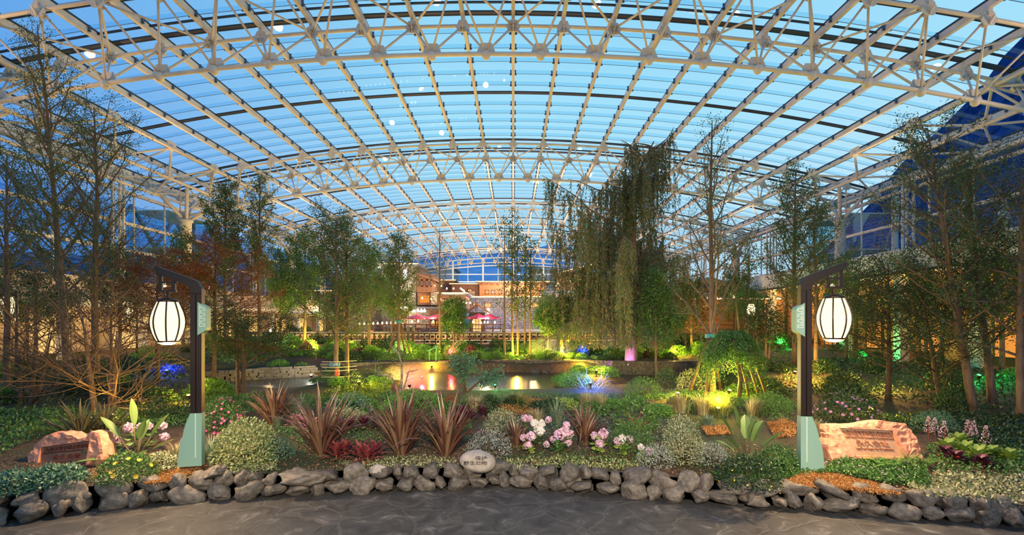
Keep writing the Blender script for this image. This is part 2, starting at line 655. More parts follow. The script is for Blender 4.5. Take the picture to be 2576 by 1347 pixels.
def sst(a, b, t):                             # smooth step, edges in either order
    t = min(1, max(0, (t - a) / (b - a)))
    return t * t * (3 - 2 * t)
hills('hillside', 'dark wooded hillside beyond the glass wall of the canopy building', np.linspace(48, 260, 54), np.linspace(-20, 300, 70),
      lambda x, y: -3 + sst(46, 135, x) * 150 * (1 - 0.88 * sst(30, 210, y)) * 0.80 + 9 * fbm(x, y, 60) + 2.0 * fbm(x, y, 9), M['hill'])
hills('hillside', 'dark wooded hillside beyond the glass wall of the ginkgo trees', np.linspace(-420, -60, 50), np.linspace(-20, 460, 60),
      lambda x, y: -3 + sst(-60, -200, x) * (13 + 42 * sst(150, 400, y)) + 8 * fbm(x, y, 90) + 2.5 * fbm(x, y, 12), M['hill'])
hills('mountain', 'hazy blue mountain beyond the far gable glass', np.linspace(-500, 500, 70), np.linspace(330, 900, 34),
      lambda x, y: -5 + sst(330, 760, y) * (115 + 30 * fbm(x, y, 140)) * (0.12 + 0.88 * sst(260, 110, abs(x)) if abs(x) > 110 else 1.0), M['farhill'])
M['outwall'] = pm('pale_outside_render', (0.42, 0.45, 0.52), 0.8)
M['outwin'] = pm('dark_outside_window', (0.02, 0.04, 0.10), 0.2)
M['earth'] = pm('outside_ground', (0.05, 0.07, 0.08), 0.95)
mb = MB()
mb.add([(-600, -200, -0.4), (600, -200, -0.4), (600, 900, -0.4), (-600, 900, -0.4)], [(0, 1, 2, 3)])
tag(mb.build('ground_outside', M['earth']), 'dark ground outside the glass hall', 'ground', kind='structure')
def town(label, x0, x1, y, z1, d=10):
    t = thing('town_block', label, 'building', ((x0 + x1) / 2, y, -0.4))
    w_ = (x1 - x0) / 2
    mb = MB(); mb.bb(-w_, w_, 0, d, 0, z1); mb.build('wall', M['outwall'], t)
    mb = MB(); mb.bb(-w_ - 0.6, w_ + 0.6, -0.8, d + 0.5, z1, z1 + 0.5); mb.build('roof', M['outwall'], t)
    for zz in np.arange(5.5, z1 - 1, 2.9):
        mb = MB(); mb.bb(-w_, w_, -1.2, 0, zz - 0.75, zz - 0.55); mb.build('balcony', M['outwall'], t)
        for xx in np.arange(-w_ + 1.2, w_ - 0.8, 2.2):
            mb = MB(); mb.box((xx, 0.0, zz + 0.5), (1.3, 0.1, 1.5)); mb.build('window', M['outwin'], t)
town('pale block with balconies seen through the gable, beside the stone tower', -21, -13.5, 108, 15.2)
town('pale block with balconies seen through the gable, beside the willow', 4.5, 15.5, 108, 14.8)
for i, (px, py, Y) in enumerate(((2253, 458, 36.0), (2425, 480, 31.0), (2525, 482, 29.0))):
    x = X(px, Y)
    t = thing('pointed_mast', '', 'mast', (x, Y, -0.4), group='white pointed masts outside the side glass')
    t['label'] = 'white pointed mast with stays outside the side glass'
    h = Z(py, Y) + 0.4
    mb = MB(); mb.lathe([(0.14, 0), (0.17, h * 0.5), (0.17, h - 1.9), (0.30, h - 1.7), (0.27, h - 1.4), (0.01, h)], 8); mb.build('shaft', M['steel'], t)
    for dy in (-4, 4):
        mb = MB(); mb.tube([(0, 0, h - 2.2), (0.6, dy, 3.0)], 0.03, 5); mb.build('stay_cable', M['steel'], t)
# glass corner turret
for sg, yy, lb in ((1, 41.0, 'cyan glass turret at the side wall near the pointed masts'), (-1, 40.0, 'cyan glass turret at the side wall behind the tall ginkgo trees')):
    t = thing('glass_turret', lb, 'turret', (sg * 28.6, yy, -0.4))
    mb = MB(); mb.bb(-1.6, 1.6, -2.6, 2.6, 0.0, 12.0); mb.build('glazing', M['cyan'], t)
    mb = MB()
    for z in (4.2, 6.6, 9, 11.9):
        mb.bb(-1.65, 1.65, -2.65, 2.65, z, z + 0.06)
    mb.build('ring_beam', M['steel'], t)
# glass block with dark diagrid outside on the ginkgo side
t = thing('diagrid_block', 'blue glass block with dark diagonal bars outside beyond the ginkgo trees', 'building', (-40, 30, -0.4))
mb = MB(); mb.bb(-8, 8, -20, 46, 0, 13); mb.build('glazing', glassm('blue_tinted_glass', (0.50, 0.74, 0.92), 0.12), t)
for k in range(13):
    mb = MB(); y0 = -20 + 5 * k
    mb.beam((8.05, y0, 0), (8.05, y0 + 5, 6.5), 0.22, 0.22); mb.beam((8.05, y0 + 5, 6.5), (8.05, y0, 13), 0.22, 0.22)
    mb.beam((8.05, y0 + 5, 0), (8.05, y0, 6.5), 0.22, 0.22); mb.beam((8.05, y0, 6.5), (8.05, y0 + 5, 13), 0.22, 0.22)
    mb.build('diagonal_bar', M['bracket'], t)
# ================================================================ ground, path, pond
CX = [-14, -10, -7.0, -6.08, -4.46, -2.16, -0.27, 1.1, 2.96, 4.41, 5.55, 6.83, 10, 14]
CY = [4.4, 5.6, 6.5, 7.01, 7.42, 7.72, 7.98, 7.72, 7.19, 6.94, 6.67, 6.38, 5.5, 4.3]
def yw(x):
    return float(np.interp(x, CX, CY))
PONDS = [(-2.5, 21.6, 9.0, 4.4), (5.0, 22.8, 4.6, 3.4), (-9.6, 21.0, 5.0, 3.0)]
ISLES = [(-6.0, 17.4, 2.3, 2.0), (3.3, 20.3, 1.9, 1.5), (-1.8, 26.2, 1.0, 1.4)]
def ss(a, b, t):
    t = np.clip((t - a) / (b - a), 0, 1)
    return t * t * (3 - 2 * t)
def gz(x, y):
    x, y = np.asarray(x, dtype=float), np.asarray(y, dtype=float)
    d = y - np.interp(x, CX, CY)
    z = 0.33 + 0.17 * ss(0.28, 1.5, d) + 0.04 * np.sin(x * 1.3 + 0.5) * np.sin(y * 0.9) * ss(0.5, 2, d)
    z = z - 0.16 * ss(11, 16, y) * (1 - ss(9, 13, np.abs(x)))
    z = z + 0.32 * ss(24, 27.2, y) + 0.30 * ss(9, 16, np.abs(x)) * ss(9, 14, y)
    p = np.zeros_like(z)
    for cx, cy_, rx, ry in PONDS:
        p = np.maximum(p, ss(0.0, 0.35, 1 - ((x - cx) / rx) ** 2 - ((y - cy_) / ry) ** 2))
    for cx, cy_, rx, ry in ISLES:
        p = p * (1 - ss(0.0, 0.5, 1 - ((x - cx) / rx) ** 2 - ((y - cy_) / ry) ** 2))
    z = z * (1 - p) + (-0.35) * p
    for cx, cy_, rx, ry in ISLES[:2]:
        z = z + 0.22 * ss(0, 1, 1 - ((x - cx) / rx) ** 2 - ((y - cy_) / ry) ** 2)
    z = z + 0.5 * ss(44, 52, y)
    return np.where(d < 0, -0.3, z)
def g1(x, y):
    return float(gz(x, y))
def onground(px, py):
    """the place on the ground that the photograph shows at this pixel"""
    Y = 8.0
    lo, hi = 6.0, 60.0
    best = None
    for Y in np.arange(6.0, 60.0, 0.1):
        x = X(px, Y)
        if Z(py, Y) <= g1(x, Y) and Y > yw(x):
            return (x, float(Y), g1(x, Y))
    x = X(px, 40)
    return (x, 40.0, g1(x, 40.0))

def soilmat():
    m, t, N, L = new_mat('bark_mulch_soil')
    o = N.new('ShaderNodeOutputMaterial'); b = N.new('ShaderNodeBsdfPrincipled'); L.new(b.outputs[0], o.inputs[0])
    g = N.new('ShaderNodeTexCoord')
    v = N.new('ShaderNodeTexVoronoi'); v.inputs['Scale'].default_value = 26; L.new(g.outputs['Object'], v.inputs['Vector'])
    n = N.new('ShaderNodeTexNoise'); n.inputs['Scale'].default_value = 0.35; n.inputs['Detail'].default_value = 6; L.new(g.outputs['Object'], n.inputs['Vector'])
    r = N.new('ShaderNodeValToRGB'); r.color_ramp.elements[0].color = (0.055, 0.028, 0.018, 1); r.color_ramp.elements[1].color = (0.19, 0.10, 0.065, 1)
    sc_ = N.new('ShaderNodeSeparateColor'); L.new(v.outputs['Color'], sc_.inputs[0]); L.new(sc_.outputs[0], r.inputs[0])
    r2 = N.new('ShaderNodeValToRGB'); r2.color_ramp.elements[0].position = 0.42; r2.color_ramp.elements[1].position = 0.6
    L.new(n.outputs['Fac'], r2.inputs[0])
    mx_ = N.new('ShaderNodeMix'); mx_.data_type = 'RGBA'; L.new(r2.outputs[0], mx_.inputs['Factor']); L.new(r.outputs[0], mx_.inputs['A']); mx_.inputs['B'].default_value = (0.030, 0.045, 0.016, 1)
    L.new(mx_.outputs['Result'], b.inputs['Base Color'])
    b.inputs['Roughness'].default_value = 0.9
    bm_ = N.new('ShaderNodeBump'); bm_.inputs['Strength'].default_value = 0.9; bm_.inputs['Distance'].default_value = 0.03; L.new(v.outputs['Distance'], bm_.inputs['Height']); L.new(bm_.outputs[0], b.inputs['Normal'])
    return m
M['soil'] = soilmat()
mb = MB()
gx = np.concatenate([np.arange(-27, -14, 0.8), np.arange(-14, 14.01, 0.25), np.arange(14.8, 27.3, 0.8)])
gs = np.concatenate([np.linspace(0.27, 8, 45), np.linspace(8.25, 24, 64), np.linspace(25, 92, 50)])
vv = [[(x, min(96.5, yw(x) + s), 0) for x in gx] for s in gs]
vv = np.array(vv)
vv[:, :, 2] = gz(vv[:, :, 0], vv[:, :, 1])
ny, nx = vv.shape[:2]
ii = np.arange(ny - 1)[:, None] * nx
jx = np.arange(nx - 1)[None]
mb.add(vv.reshape(-1, 3), np.stack([ii + jx, ii + jx + 1, ii + nx + jx + 1, ii + nx + jx], axis=-1).reshape(-1, 4))
tag(mb.build('ground', M['soil'], None, True), 'mulched planting bed and garden ground behind the stone border', 'ground', kind='structure')

def pathmat():
    m, t, N, L = new_mat('stamped_grey_concrete')
    o = N.new('ShaderNodeOutputMaterial'); b = N.new('ShaderNodeBsdfPrincipled'); L.new(b.outputs[0], o.inputs[0])
    g = N.new('ShaderNodeTexCoord')
    wp = N.new('ShaderNodeTexNoise'); wp.inputs['Scale'].default_value = 1.6; wp.inputs['Detail'].default_value = 6; L.new(g.outputs['Object'], wp.inputs['Vector'])
    ad = N.new('ShaderNodeVectorMath'); ad.operation = 'MULTIPLY_ADD'; ad.inputs[1].default_value = (0.5, 0.5, 0.5)
    L.new(wp.outputs['Color'], ad.inputs[0]); L.new(g.outputs['Object'], ad.inputs[2])
    v = N.new('ShaderNodeTexVoronoi'); v.feature = 'DISTANCE_TO_EDGE'; v.inputs['Scale'].default_value = 1.15; L.new(ad.outputs[0], v.inputs['Vector'])
    cr = N.new('ShaderNodeMapRange'); cr.inputs['From Max'].default_value = 0.035; L.new(v.outputs['Distance'], cr.inputs['Value'])
    n = N.new('ShaderNodeTexNoise'); n.inputs['Scale'].default_value = 2.6; n.inputs['Detail'].default_value = 12; n.inputs['Roughness'].default_value = 0.72; n.inputs['Distortion'].default_value = 0.8; L.new(g.outputs['Object'], n.inputs['Vector'])
    r = N.new('ShaderNodeValToRGB')
    r.color_ramp.elements[0].position = 0.36; r.color_ramp.elements[0].color = (0.030, 0.030, 0.031, 1)
    r.color_ramp.elements[1].position = 0.74; r.color_ramp.elements[1].color = (0.26, 0.255, 0.25, 1)
    e_ = r.color_ramp.elements.new(0.56); e_.color = (0.064, 0.063, 0.064, 1)
    L.new(n.outputs['Fac'], r.inputs[0])
    mx_ = N.new('ShaderNodeMix'); mx_.data_type = 'RGBA'; mx_.inputs['A'].default_value = (0.078, 0.076, 0.074, 1)
    L.new(cr.outputs[0], mx_.inputs['Factor']); L.new(r.outputs[0], mx_.inputs['B']); L.new(mx_.outputs['Result'], b.inputs['Base Color'])
    b.inputs['Roughness'].default_value = 0.55
    b.inputs['Specular IOR Level'].default_value = 0.35
    ma = N.new('ShaderNodeMath'); ma.operation = 'MULTIPLY_ADD'; ma.inputs[1].default_value = 0.35; L.new(cr.outputs[0], ma.inputs[0]); L.new(n.outputs['Fac'], ma.inputs[2])
    bm_ = N.new('ShaderNodeBump'); bm_.inputs['Strength'].default_value = 0.55; bm_.inputs['Distance'].default_value = 0.04; L.new(ma.outputs[0], bm_.inputs['Height']); L.new(bm_.outputs[0], b.inputs['Normal'])
    return m
M['path'] = pathmat()
mb = MB()
px_ = np.linspace(-27, 27, 109)
for a, b in zip(px_[:-1], px_[1:]):
    mb.add([(a, YA, 0), (b, YA, 0), (b, yw(b) + 0.25, 0), (a, yw(a) + 0.25, 0)], [(0, 1, 2, 3)])
tag(mb.build('floor', M['path']), 'dark grey stamped concrete path along the stone border', 'path', kind='structure')

def watermat():
    m, t, N, L = new_mat('dark_pond_water')
    o = N.new('ShaderNodeOutputMaterial'); b = N.new('ShaderNodeBsdfPrincipled'); L.new(b.outputs[0], o.inputs[0])
    b.inputs['Base Color'].default_value = (0.012, 0.022, 0.026, 1); b.inputs['Roughness'].default_value = 0.22
    b.inputs['Specular IOR Level'].default_value = 0.5
    g = N.new('ShaderNodeTexCoord'); n = N.new('ShaderNodeTexNoise'); n.inputs['Scale'].default_value = 5; n.inputs['Detail'].default_value = 3; L.new(g.outputs['Object'], n.inputs['Vector'])
    bm_ = N.new('ShaderNodeBump'); bm_.inputs['Strength'].default_value = 0.12; bm_.inputs['Distance'].default_value = 0.05; L.new(n.outputs['Fac'], bm_.inputs['Height']); L.new(bm_.outputs[0], b.inputs['Normal'])
    return m
mb = MB()
mb.add([(-16, 15, 0.10), (11, 15, 0.10), (11, 27.5, 0.10), (-16, 27.5, 0.10)], [(0, 1, 2, 3)])
tag(mb.build('pond_water', watermat()), 'dark still pond water between the planted banks', 'water', kind='structure')

# ================================================================ stone border: every stone by itself
M['rock'] = pm('grey_border_stone', (0.065, 0.056, 0.049), 0.6, col2=(0.20, 0.178, 0.158), scale=5.5, bump=0.7, detail=9, lo=0.3, hi=0.75, spec=0.4)
M['rock2'] = pm('dark_border_stone', (0.045, 0.040, 0.036), 0.6, col2=(0.14, 0.125, 0.112), scale=6.5, bump=0.8, detail=9, lo=0.3, hi=0.75, spec=0.4)
M['boulder'] = pm('pale_inscribed_boulder', (0.27, 0.24, 0.22), 0.7, col2=(0.38, 0.345, 0.315), scale=9, bump=0.35, detail=8)
def rockmesh(seed, name, amp=0.28, sub=3, mat=None, flat=0.55):
    bm_ = bmesh.new()
    bmesh.ops.create_icosphere(bm_, subdivisions=sub, radius=0.5)
    rr = random.Random(seed)
    off = Vector((rr.random() * 50, rr.random() * 50, rr.random() * 50))
    cuts = [(Vector((rr.gauss(0, 1), rr.gauss(0, 1), rr.gauss(0, 1))).normalized(), rr.uniform(0.24, 0.42)) for _ in range(9)]
    for v in bm_.verts:
        p = v.co.copy()
        for n_, d_ in cuts:
            k = p.dot(n_) - d_
            if k > 0:
                p -= n_ * k * 0.92
        p += v.co.normalized() * (noise.fractal(p * 2.6 + off, 1.0, 2.0, 4) * amp * 0.42)
        v.co = p
    me = bpy.data.meshes.new(name)
    bm_.to_mesh(me)
    bm_.free()
    for p in me.polygons:
        p.use_smooth = True
    me.materials.append(mat)
    return me
RM = [rockmesh(i, 'border_stone', mat=M['rock'] if i % 3 else M['rock2']) for i in range(22)]
ORD = ['first', 'second', 'third', 'fourth', 'fifth', 'sixth', 'seventh', 'eighth', 'ninth', 'tenth', 'eleventh', 'twelfth', 'thirteenth', 'fourteenth', 'fifteenth', 'sixteenth',
       'seventeenth', 'eighteenth', 'nineteenth', 'twentieth', '21st', '22nd', '23rd', '24th', '25th', '26th', '27th', '28th', '29th', '30th', '31st', '32nd', '33rd', '34th', '35th', '36th', '37th', '38th', '39th', '40th']
XB = X(1200, 8.1)                             # the inscribed boulder
def course(seed, z, h0, yoff, course_name, lo, hi, wlo, whi):
    rr = random.Random(seed)
    items = []
    x = lo
    while x < hi:
        wd = rr.uniform(wlo, whi) * (1.18 if abs(x) > 3 else 1.0)
        items.append((x + wd / 2, wd))
        x += wd * 0.93
    left = sorted([i for i in items if i[0] < XB], reverse=True)
    right = sorted([i for i in items if i[0] >= XB])
    for lst, toward in ((left, 'towards the gold shrub lamp'), (right, 'towards the strelitzia lamp')):
        for k, (xc, wd) in enumerate(lst):
            o = link('border_stone', RM[rr.randrange(22)])
            hh = h0 * rr.uniform(0.72, 1.32)
            dp = rr.uniform(0.26, 0.38)
            o.location = (xc, yw(xc) + yoff + rr.uniform(-0.03, 0.03), z + rr.uniform(-0.01, 0.02))
            sl = (yw(xc + 0.2) - yw(xc - 0.2)) / 0.4
            o.rotation_euler = (rr.uniform(-0.2, 0.2), rr.uniform(-0.45, 0.45), math.atan(sl) + rr.uniform(-0.15, 0.15) + (math.pi if rr.random() < 0.5 else 0))
            o.scale = (wd * 1.12, dp, hh * 1.22)
            tag(o, f'grey {course_name} course stone, {ORD[k]} from the inscribed boulder {toward}', 'stone', 'stones of the border wall')
course(3, 0.105, 0.24, 0.14, 'lower', -8.3, 8.3, 0.16, 0.46)
course(4, 0.275, 0.25, 0.22, 'upper', -8.3, 8.3, 0.16, 0.48)
def lone(px, py, Y, wx, dy, hz, name, label, cat, seed, mat=None, rot=0.0, tilt=0.0):
    o = link(name, rockmesh(seed, name, 0.25, 4, mat or M['rock']))
    p = P(px, py, Y)
    o.location = p
    o.scale = (wx, dy, hz)
    o.rotation_euler = (0, tilt, rot)
    return tag(o, label, cat)
lone(1440, 1207, 7.95, 0.52, 0.42, 0.62, 'border_boulder', 'tall angular boulder rising through both courses of the border', 'stone', 101, tilt=0.25)
lone(752, 1206, 7.65, 0.86, 0.42, 0.25, 'border_slab', 'long flat slab on the border top below the red flax', 'stone', 102, M['rock'], 0.03, -0.06)
lone(948, 1182, 7.95, 0.34, 0.30, 0.24, 'border_boulder', 'pale blocky stone perched on the border below the red foliage', 'stone', 104, M['boulder'])
lone(540, 1188, 7.55, 0.42, 0.34, 0.18, 'border_slab', 'flat mossy stone on the border top beside the orange sedum', 'stone', 105, M['rock'], 0.2, -0.3)
# shore stones around the pond
rr = random.Random(12)
for k in range(46):
    cx, cy_, rx, ry = PONDS[k % 3]
    a = rr.uniform(0, 2 * math.pi)
    x, y = cx + rx * 0.94 * math.cos(a), cy_ + ry * 0.94 * math.sin(a)
    if g1(x, y) < -0.1 or x > 9.5:
        continue
    o = link('shore_stone', RM[rr.randrange(22)])
    s = rr.uniform(0.3, 0.75)
    o.location = (x, y, 0.12)
    o.scale = (s, s * 0.8, s * 0.5)
    o.rotation_euler = (0, 0, rr.uniform(0, 6.3))
    tag(o, 'dark grey stone at the water edge of the pond', 'stone', 'shore stones of the pond')
# dry stone walls behind the pond
def drywall(label, pts, h, z0, seed):
    rr = random.Random(seed)
    mb = MB()
    pts = np.array(pts, dtype=float)
    for a, b in zip(pts[:-1], pts[1:]):
        L = np.linalg.norm(b - a)
        rz = math.atan2(b[1] - a[1], b[0] - a[0])
        z = z0
        while z < z0 + h:
            t = rr.uniform(0.05, 0.10)
            s = -0.1
            while s < L:
                wd = rr.uniform(0.18, 0.55)
                c = a + (b - a) * (s + wd / 2) / L
                mb.box((c[0] + rr.uniform(-.02, .02), c[1] + rr.uniform(-.06, .06), z + t / 2), (wd * 0.97, 0.4, t * 0.92), rz + rr.uniform(-.05, .05))
                s += wd
            z += t
    return tag(mb.build('dry_stone_wall', M['rock2']), label, 'stone wall')
drywall('low dry stone wall behind the pond below the lit twin trunk', [(-1.5, 26.6), (1.2, 26.2), (4.2, 26.4), (7.0, 25.4)], 0.62, 0.05, 1)
drywall('low dry stone wall behind the pond near the red lit water', [(-10, 25.0), (-7.0, 25.9), (-4.0, 26.2), (-2.4, 26.6)], 0.55, 0.05, 2)
drywall('low dry stone ledge under the purple lit willow', [(5.2, 24.6), (7.5, 24.3), (9.6, 24.8)], 0.7, 0.05, 3)
drywall('low dry stone wall at the far end of the pond beneath the dark maple', [(-14.0, 20.5), (-12.0, 22.6), (-10.0, 23.8)], 0.5, 0.05, 4)
# ---------------------------------------------------------------- inscribed boulder
def textmesh(body, name):
    c = bpy.data.curves.new(name, 'FONT')
    c.body = body
    c.size = 1.0
    c.extrude = 0.03
    c.resolution_u = 3
    o = bpy.data.objects.new(name, c)
    COL.objects.link(o)
    dg = bpy.context.evaluated_depsgraph_get()
    me = bpy.data.meshes.new_from_object(o.evaluated_get(dg))
    bpy.data.objects.remove(o)
    bpy.data.curves.remove(c)
    v = np.zeros(len(me.vertices) * 3, dtype=np.float32)
    me.vertices.foreach_get('co', v)
    return me, v.reshape(-1, 3)
def lettering(body, quad, nrm, mat, parent, name='lettering', depth=0.006):
    """text stretched over the quad (lower left, lower right, upper right, upper left)"""
    me, v = textmesh(body, name)
    if not len(v):
        return None
    x0, x1, y0, y1 = v[:, 0].min(), v[:, 0].max(), v[:, 1].min(), v[:, 1].max()
    u = ((v[:, 0] - x0) / (x1 - x0))[:, None]
    t = ((v[:, 1] - y0) / (y1 - y0))[:, None]
    q = [np.asarray(a, dtype=float) for a in quad]
    n = np.asarray(nrm, dtype=float)
    n /= np.linalg.norm(n)
    p = (1 - u) * (1 - t) * q[0] + u * (1 - t) * q[1] + u * t * q[2] + (1 - u) * t * q[3] + n * (v[:, 2:3] / 0.03 * depth)
    me.vertices.foreach_set('co', p.astype(np.float32).ravel())
    me.update()
    me.materials.clear()
    me.materials.append(mat)
    return link(name, me, parent)
M['ink'] = pm('dark_engraved_paint', (0.035, 0.03, 0.028), 0.8)
Yb = 8.05
bl = thing('inscribed_boulder', 'smooth pale boulder with engraved dark characters on top of the border', 'boulder', P(1202, 1186, Yb))
mb = MB()
bm_ = bmesh.new(); bmesh.ops.create_icosphere(bm_, subdivisions=4, radius=0.5)
for v in bm_.verts:
    p = v.co
    q = Vector((p.x * 1.0, p.y * 0.72, p.z))
    sx_ = 1 + 0.10 * noise.noise(p * 2.2 + Vector((3, 1, 2))) + 0.02 * noise.noise(p * 9)
    q *= sx_
    q.z -= 0.12 * abs(p.x) * (1 if p.x > 0 else 0.25)
    q.y = max(q.y, -0.30)
    v.co = Vector((q.x * 0.60, q.y * 0.58, q.z * 0.38 + 0.17))
me = bpy.data.meshes.new('stone_body'); bm_.to_mesh(me); bm_.free()
for p in me.polygons:
    p.use_smooth = True
me.materials.append(M['boulder'])
link('stone_body', me, bl)
sc_ = Yb / F
def bq(x0, y0, x1, y1):                       # pixel box on the boulder face -> local quad
    f = lambda px, py: ((px - 1202) * sc_, -0.178, (1186 - py) * sc_)
    return [f(x0, y1), f(x1, y1), f(x1, y0), f(x0, y0)]
lettering('保护', bq(1197, 1141, 1226, 1151), (0, -1, 0), M['ink'], bl, depth=0.004)
lettering('野生动物', bq(1169, 1153, 1227, 1163), (0, -1, 0), M['ink'], bl, depth=0.004)
# ---------------------------------------------------------------- the two rose granite monuments
M['granite'] = pm('rose_granite', (0.52, 0.20, 0.13), 0.75, col2=(0.70, 0.32, 0.22), scale=14, bump=0.5, detail=8)
M['plaque'] = pm('brown_polished_panel', (0.23, 0.105, 0.06), 0.5, col2=(0.33, 0.16, 0.09), scale=4)
M['plaque2'] = pm('tan_polished_panel', (0.44, 0.25, 0.16), 0.5, col2=(0.52, 0.31, 0.20), scale=4)
M['redink'] = pm('red_engraved_paint', (0.20, 0.035, 0.015), 0.7)
M['brownink'] = pm('brown_engraved_paint', (0.26, 0.09, 0.05), 0.7)
def monument(label, outline, panel, loc, rz, lean, depth, pmat, texts, ink, grooves=None, seed=1):
    """outline and panel: local (x, z) metres on the front face; the stone leans back"""
    t = thing('stone_monument', label, 'monument', loc, rz)
    bm_ = bmesh.new()
    o = [bm_.verts.new((a, 0, b)) for a, b in outline]
    pn = [bm_.verts.new((a, 0, b)) for a, b in panel]
    eo = [bm_.edges.new((o[i], o[(i + 1) % len(o)])) for i in range(len(o))]
    ep = [bm_.edges.new((pn[i], pn[(i + 1) % 4])) for i in range(4)]
    bmesh.ops.triangle_fill(bm_, use_beauty=True, edges=eo + ep, normal=(0, -1, 0))
    rec = [bm_.verts.new((a * 0.97 + sum(q[0] for q in panel) / 4 * 0.03, 0.055, b * 0.97 + sum(q[1] for q in panel) / 4 * 0.03)) for a, b in panel]
    for i in range(4):
        bm_.faces.new((pn[i], pn[(i + 1) % 4], rec[(i + 1) % 4], rec[i]))
    cxm = sum(a for a, b in outline) / len(outline)
    czm = sum(b for a, b in outline) / len(outline)
    b1 = [bm_.verts.new((cxm + (a - cxm) * 1.04, depth * 0.45, czm + (b - czm) * 1.03)) for a, b in outline]
    b2 = [bm_.verts.new((cxm + (a - cxm) * 0.9, depth, czm + (b - czm) * 0.9)) for a, b in outline]
    n = len(o)
    for r0, r1 in ((o, b1), (b1, b2)):
        for i in range(n):
            bm_.faces.new((r0[i], r0[(i + 1) % n], r1[(i + 1) % n], r1[i]))
    bm_.faces.new(b2)
    bmesh.ops.recalc_face_normals(bm_, faces=bm_.faces)
    keep = set(pn) | set(rec)
    bm_.verts.ensure_lookup_table()
    for _ in range(4):
        es = [e_ for e_ in bm_.edges if e_.calc_length() > 0.07]
        if not es:
            break
        bmesh.ops.subdivide_edges(bm_, edges=es, cuts=1, use_grid_fill=False)
        bmesh.ops.triangulate(bm_, faces=[f for f in bm_.faces if len(f.verts) > 4])
    x0, x1 = min(a for a, b in panel), max(a for a, b in panel)
    z0, z1 = min(b for a, b in panel), max(b for a, b in panel)
    for v in bm_.verts:
        inside = x0 - 0.01 < v.co.x < x1 + 0.01 and z0 - 0.01 < v.co.z < z1 + 0.01 and v.co.y < 0.06
        k = 0.15 if inside else 1.0
        d = noise.fractal(v.co * 7 + Vector((seed, 0, 0)), 1.0, 2.0, 4) * 0.028 * k
        v.co.y += d
        if not inside:
            v.co.x += noise.noise(v.co * 9 + Vector((0, seed, 5))) * 0.014
            v.co.z += noise.noise(v.co * 9 + Vector((7, seed, 0))) * 0.014
        if grooves and v.co.x > grooves[0] + (z1 - v.co.z) * 0.42:
            v.co.y += 0.035 * (1 if (v.co.z / grooves[1]) % 1.0 < 0.3 else 0)
    me = bpy.data.meshes.new('granite_body'); bm_.to_mesh(me); bm_.free()
    me.materials.append(M['granite'])
    mt = Matrix.Rotation(-lean, 4, 'X')
    me.transform(mt)
    link('granite_body', me, t)
    f = lambda a, y, b: tuple(mt @ Vector((a, y, b)))
    mb = MB()
    mb.add([f(v_[0], 0.045, v_[1]) for v_ in panel], [(0, 1, 2, 3)])
    pl = mb.build('inscription_panel', pmat, t)
    nrm = mt @ Vector((0, -1, 0))
    P0, P1, P2, P3 = [np.array(q) for q in panel]
    for body, u0, u1, v0, v1 in texts:        # u along the width, v up the panel
        def uv(u, v):
            q = (1 - u) * (1 - v) * P0 + u * (1 - v) * P1 + u * v * P2 + (1 - u) * v * P3
            return f(q[0], 0.038, q[1])
        lettering(body, [uv(u0, v0), uv(u1, v0), uv(u1, v1), uv(u0, v1)], nrm, ink, pl)
    return t
Ym = 7.75
k_ = Ym / F
zc = lambda a, b: ((20 + a / 10.304 - 150) * k_, (1178 - (1060 + b / 10.304)) * k_)
outl = [zc(a, b) for a, b in ((430, 1330), (400, 1200), (500, 1060), (480, 900), (560, 790), (600, 770), (580, 650), (760, 520), (920, 390), (1110, 315), (1350, 310), (1480, 382), (1590, 387), (1740, 485), (1960, 432), (2000, 330), (2090, 280), (2270, 330), (2330, 510), (2390, 650), (2450, 950), (2380, 1330))]
pan = [zc(a, b) for a, b in ((740, 1180), (2000, 1160), (2050, 520), (800, 690))]
x_, y_, z_ = X(150, Ym), Ym, g1(X(150, Ym), Ym)
monument('rose granite monument with notched top behind the front herbs, brown panel of two large rows', outl, pan, (x_, y_, Z(1178, Ym)), 0.0, 0.10, 0.34, M['plaque'],
         [('九寨天堂全球合作论坛', 0.06, 0.97, 0.72, 0.90), ('Jiuzhai Paradise Global Cooperation Forum', 0.04, 0.86, 0.60, 0.68), ('永久会址', 0.25, 0.82, 0.30, 0.52), ('Long Term Regular Site Of Conference', 0.10, 0.90, 0.12, 0.20)], M['redink'], seed=2)
Ym = 7.95
k_ = Ym / F
zc = lambda a, b: ((2060 + a / 9.2 - 2205) * k_, (1160 - (1050 + b / 9.2)) * k_)
outl = [zc(a, b) for a, b in ((300, 1090), (240, 650), (285, 500), (280, 410), (300, 380), (290, 300), (305, 195), (500, 188), (820, 198), (1170, 168), (1380, 125), (1550, 100), (1800, 135), (2090, 175), (2180, 250), (2250, 340), (2240, 372), (2310, 460), (2330, 520), (2355, 605), (2350, 640), (2385, 720), (2380, 770), (2410, 850), (2440, 970), (2400, 1090))]
pan = [zc(a, b) for a, b in ((880, 900), (2050, 930), (1790, 330), (540, 265))]
monument('long rose granite monument with bedded edge beside the ferns, tan slanted panel', outl, pan, (X(2205, Ym), Ym, Z(1160, Ym)), 0.0, 0.14, 0.42, M['plaque2'],
         [('九寨天堂世界环境与发展论坛', 0.05, 0.97, 0.74, 0.93), ('Jiuzhai Paradise World Environment & Development Forum', 0.04, 0.96, 0.62, 0.71), ('永久会址', 0.18, 0.80, 0.36, 0.58), ('Long Term Regular Site Of Conference', 0.12, 0.84, 0.20, 0.30)], M['brownink'], grooves=(0.36, 0.105), seed=5)
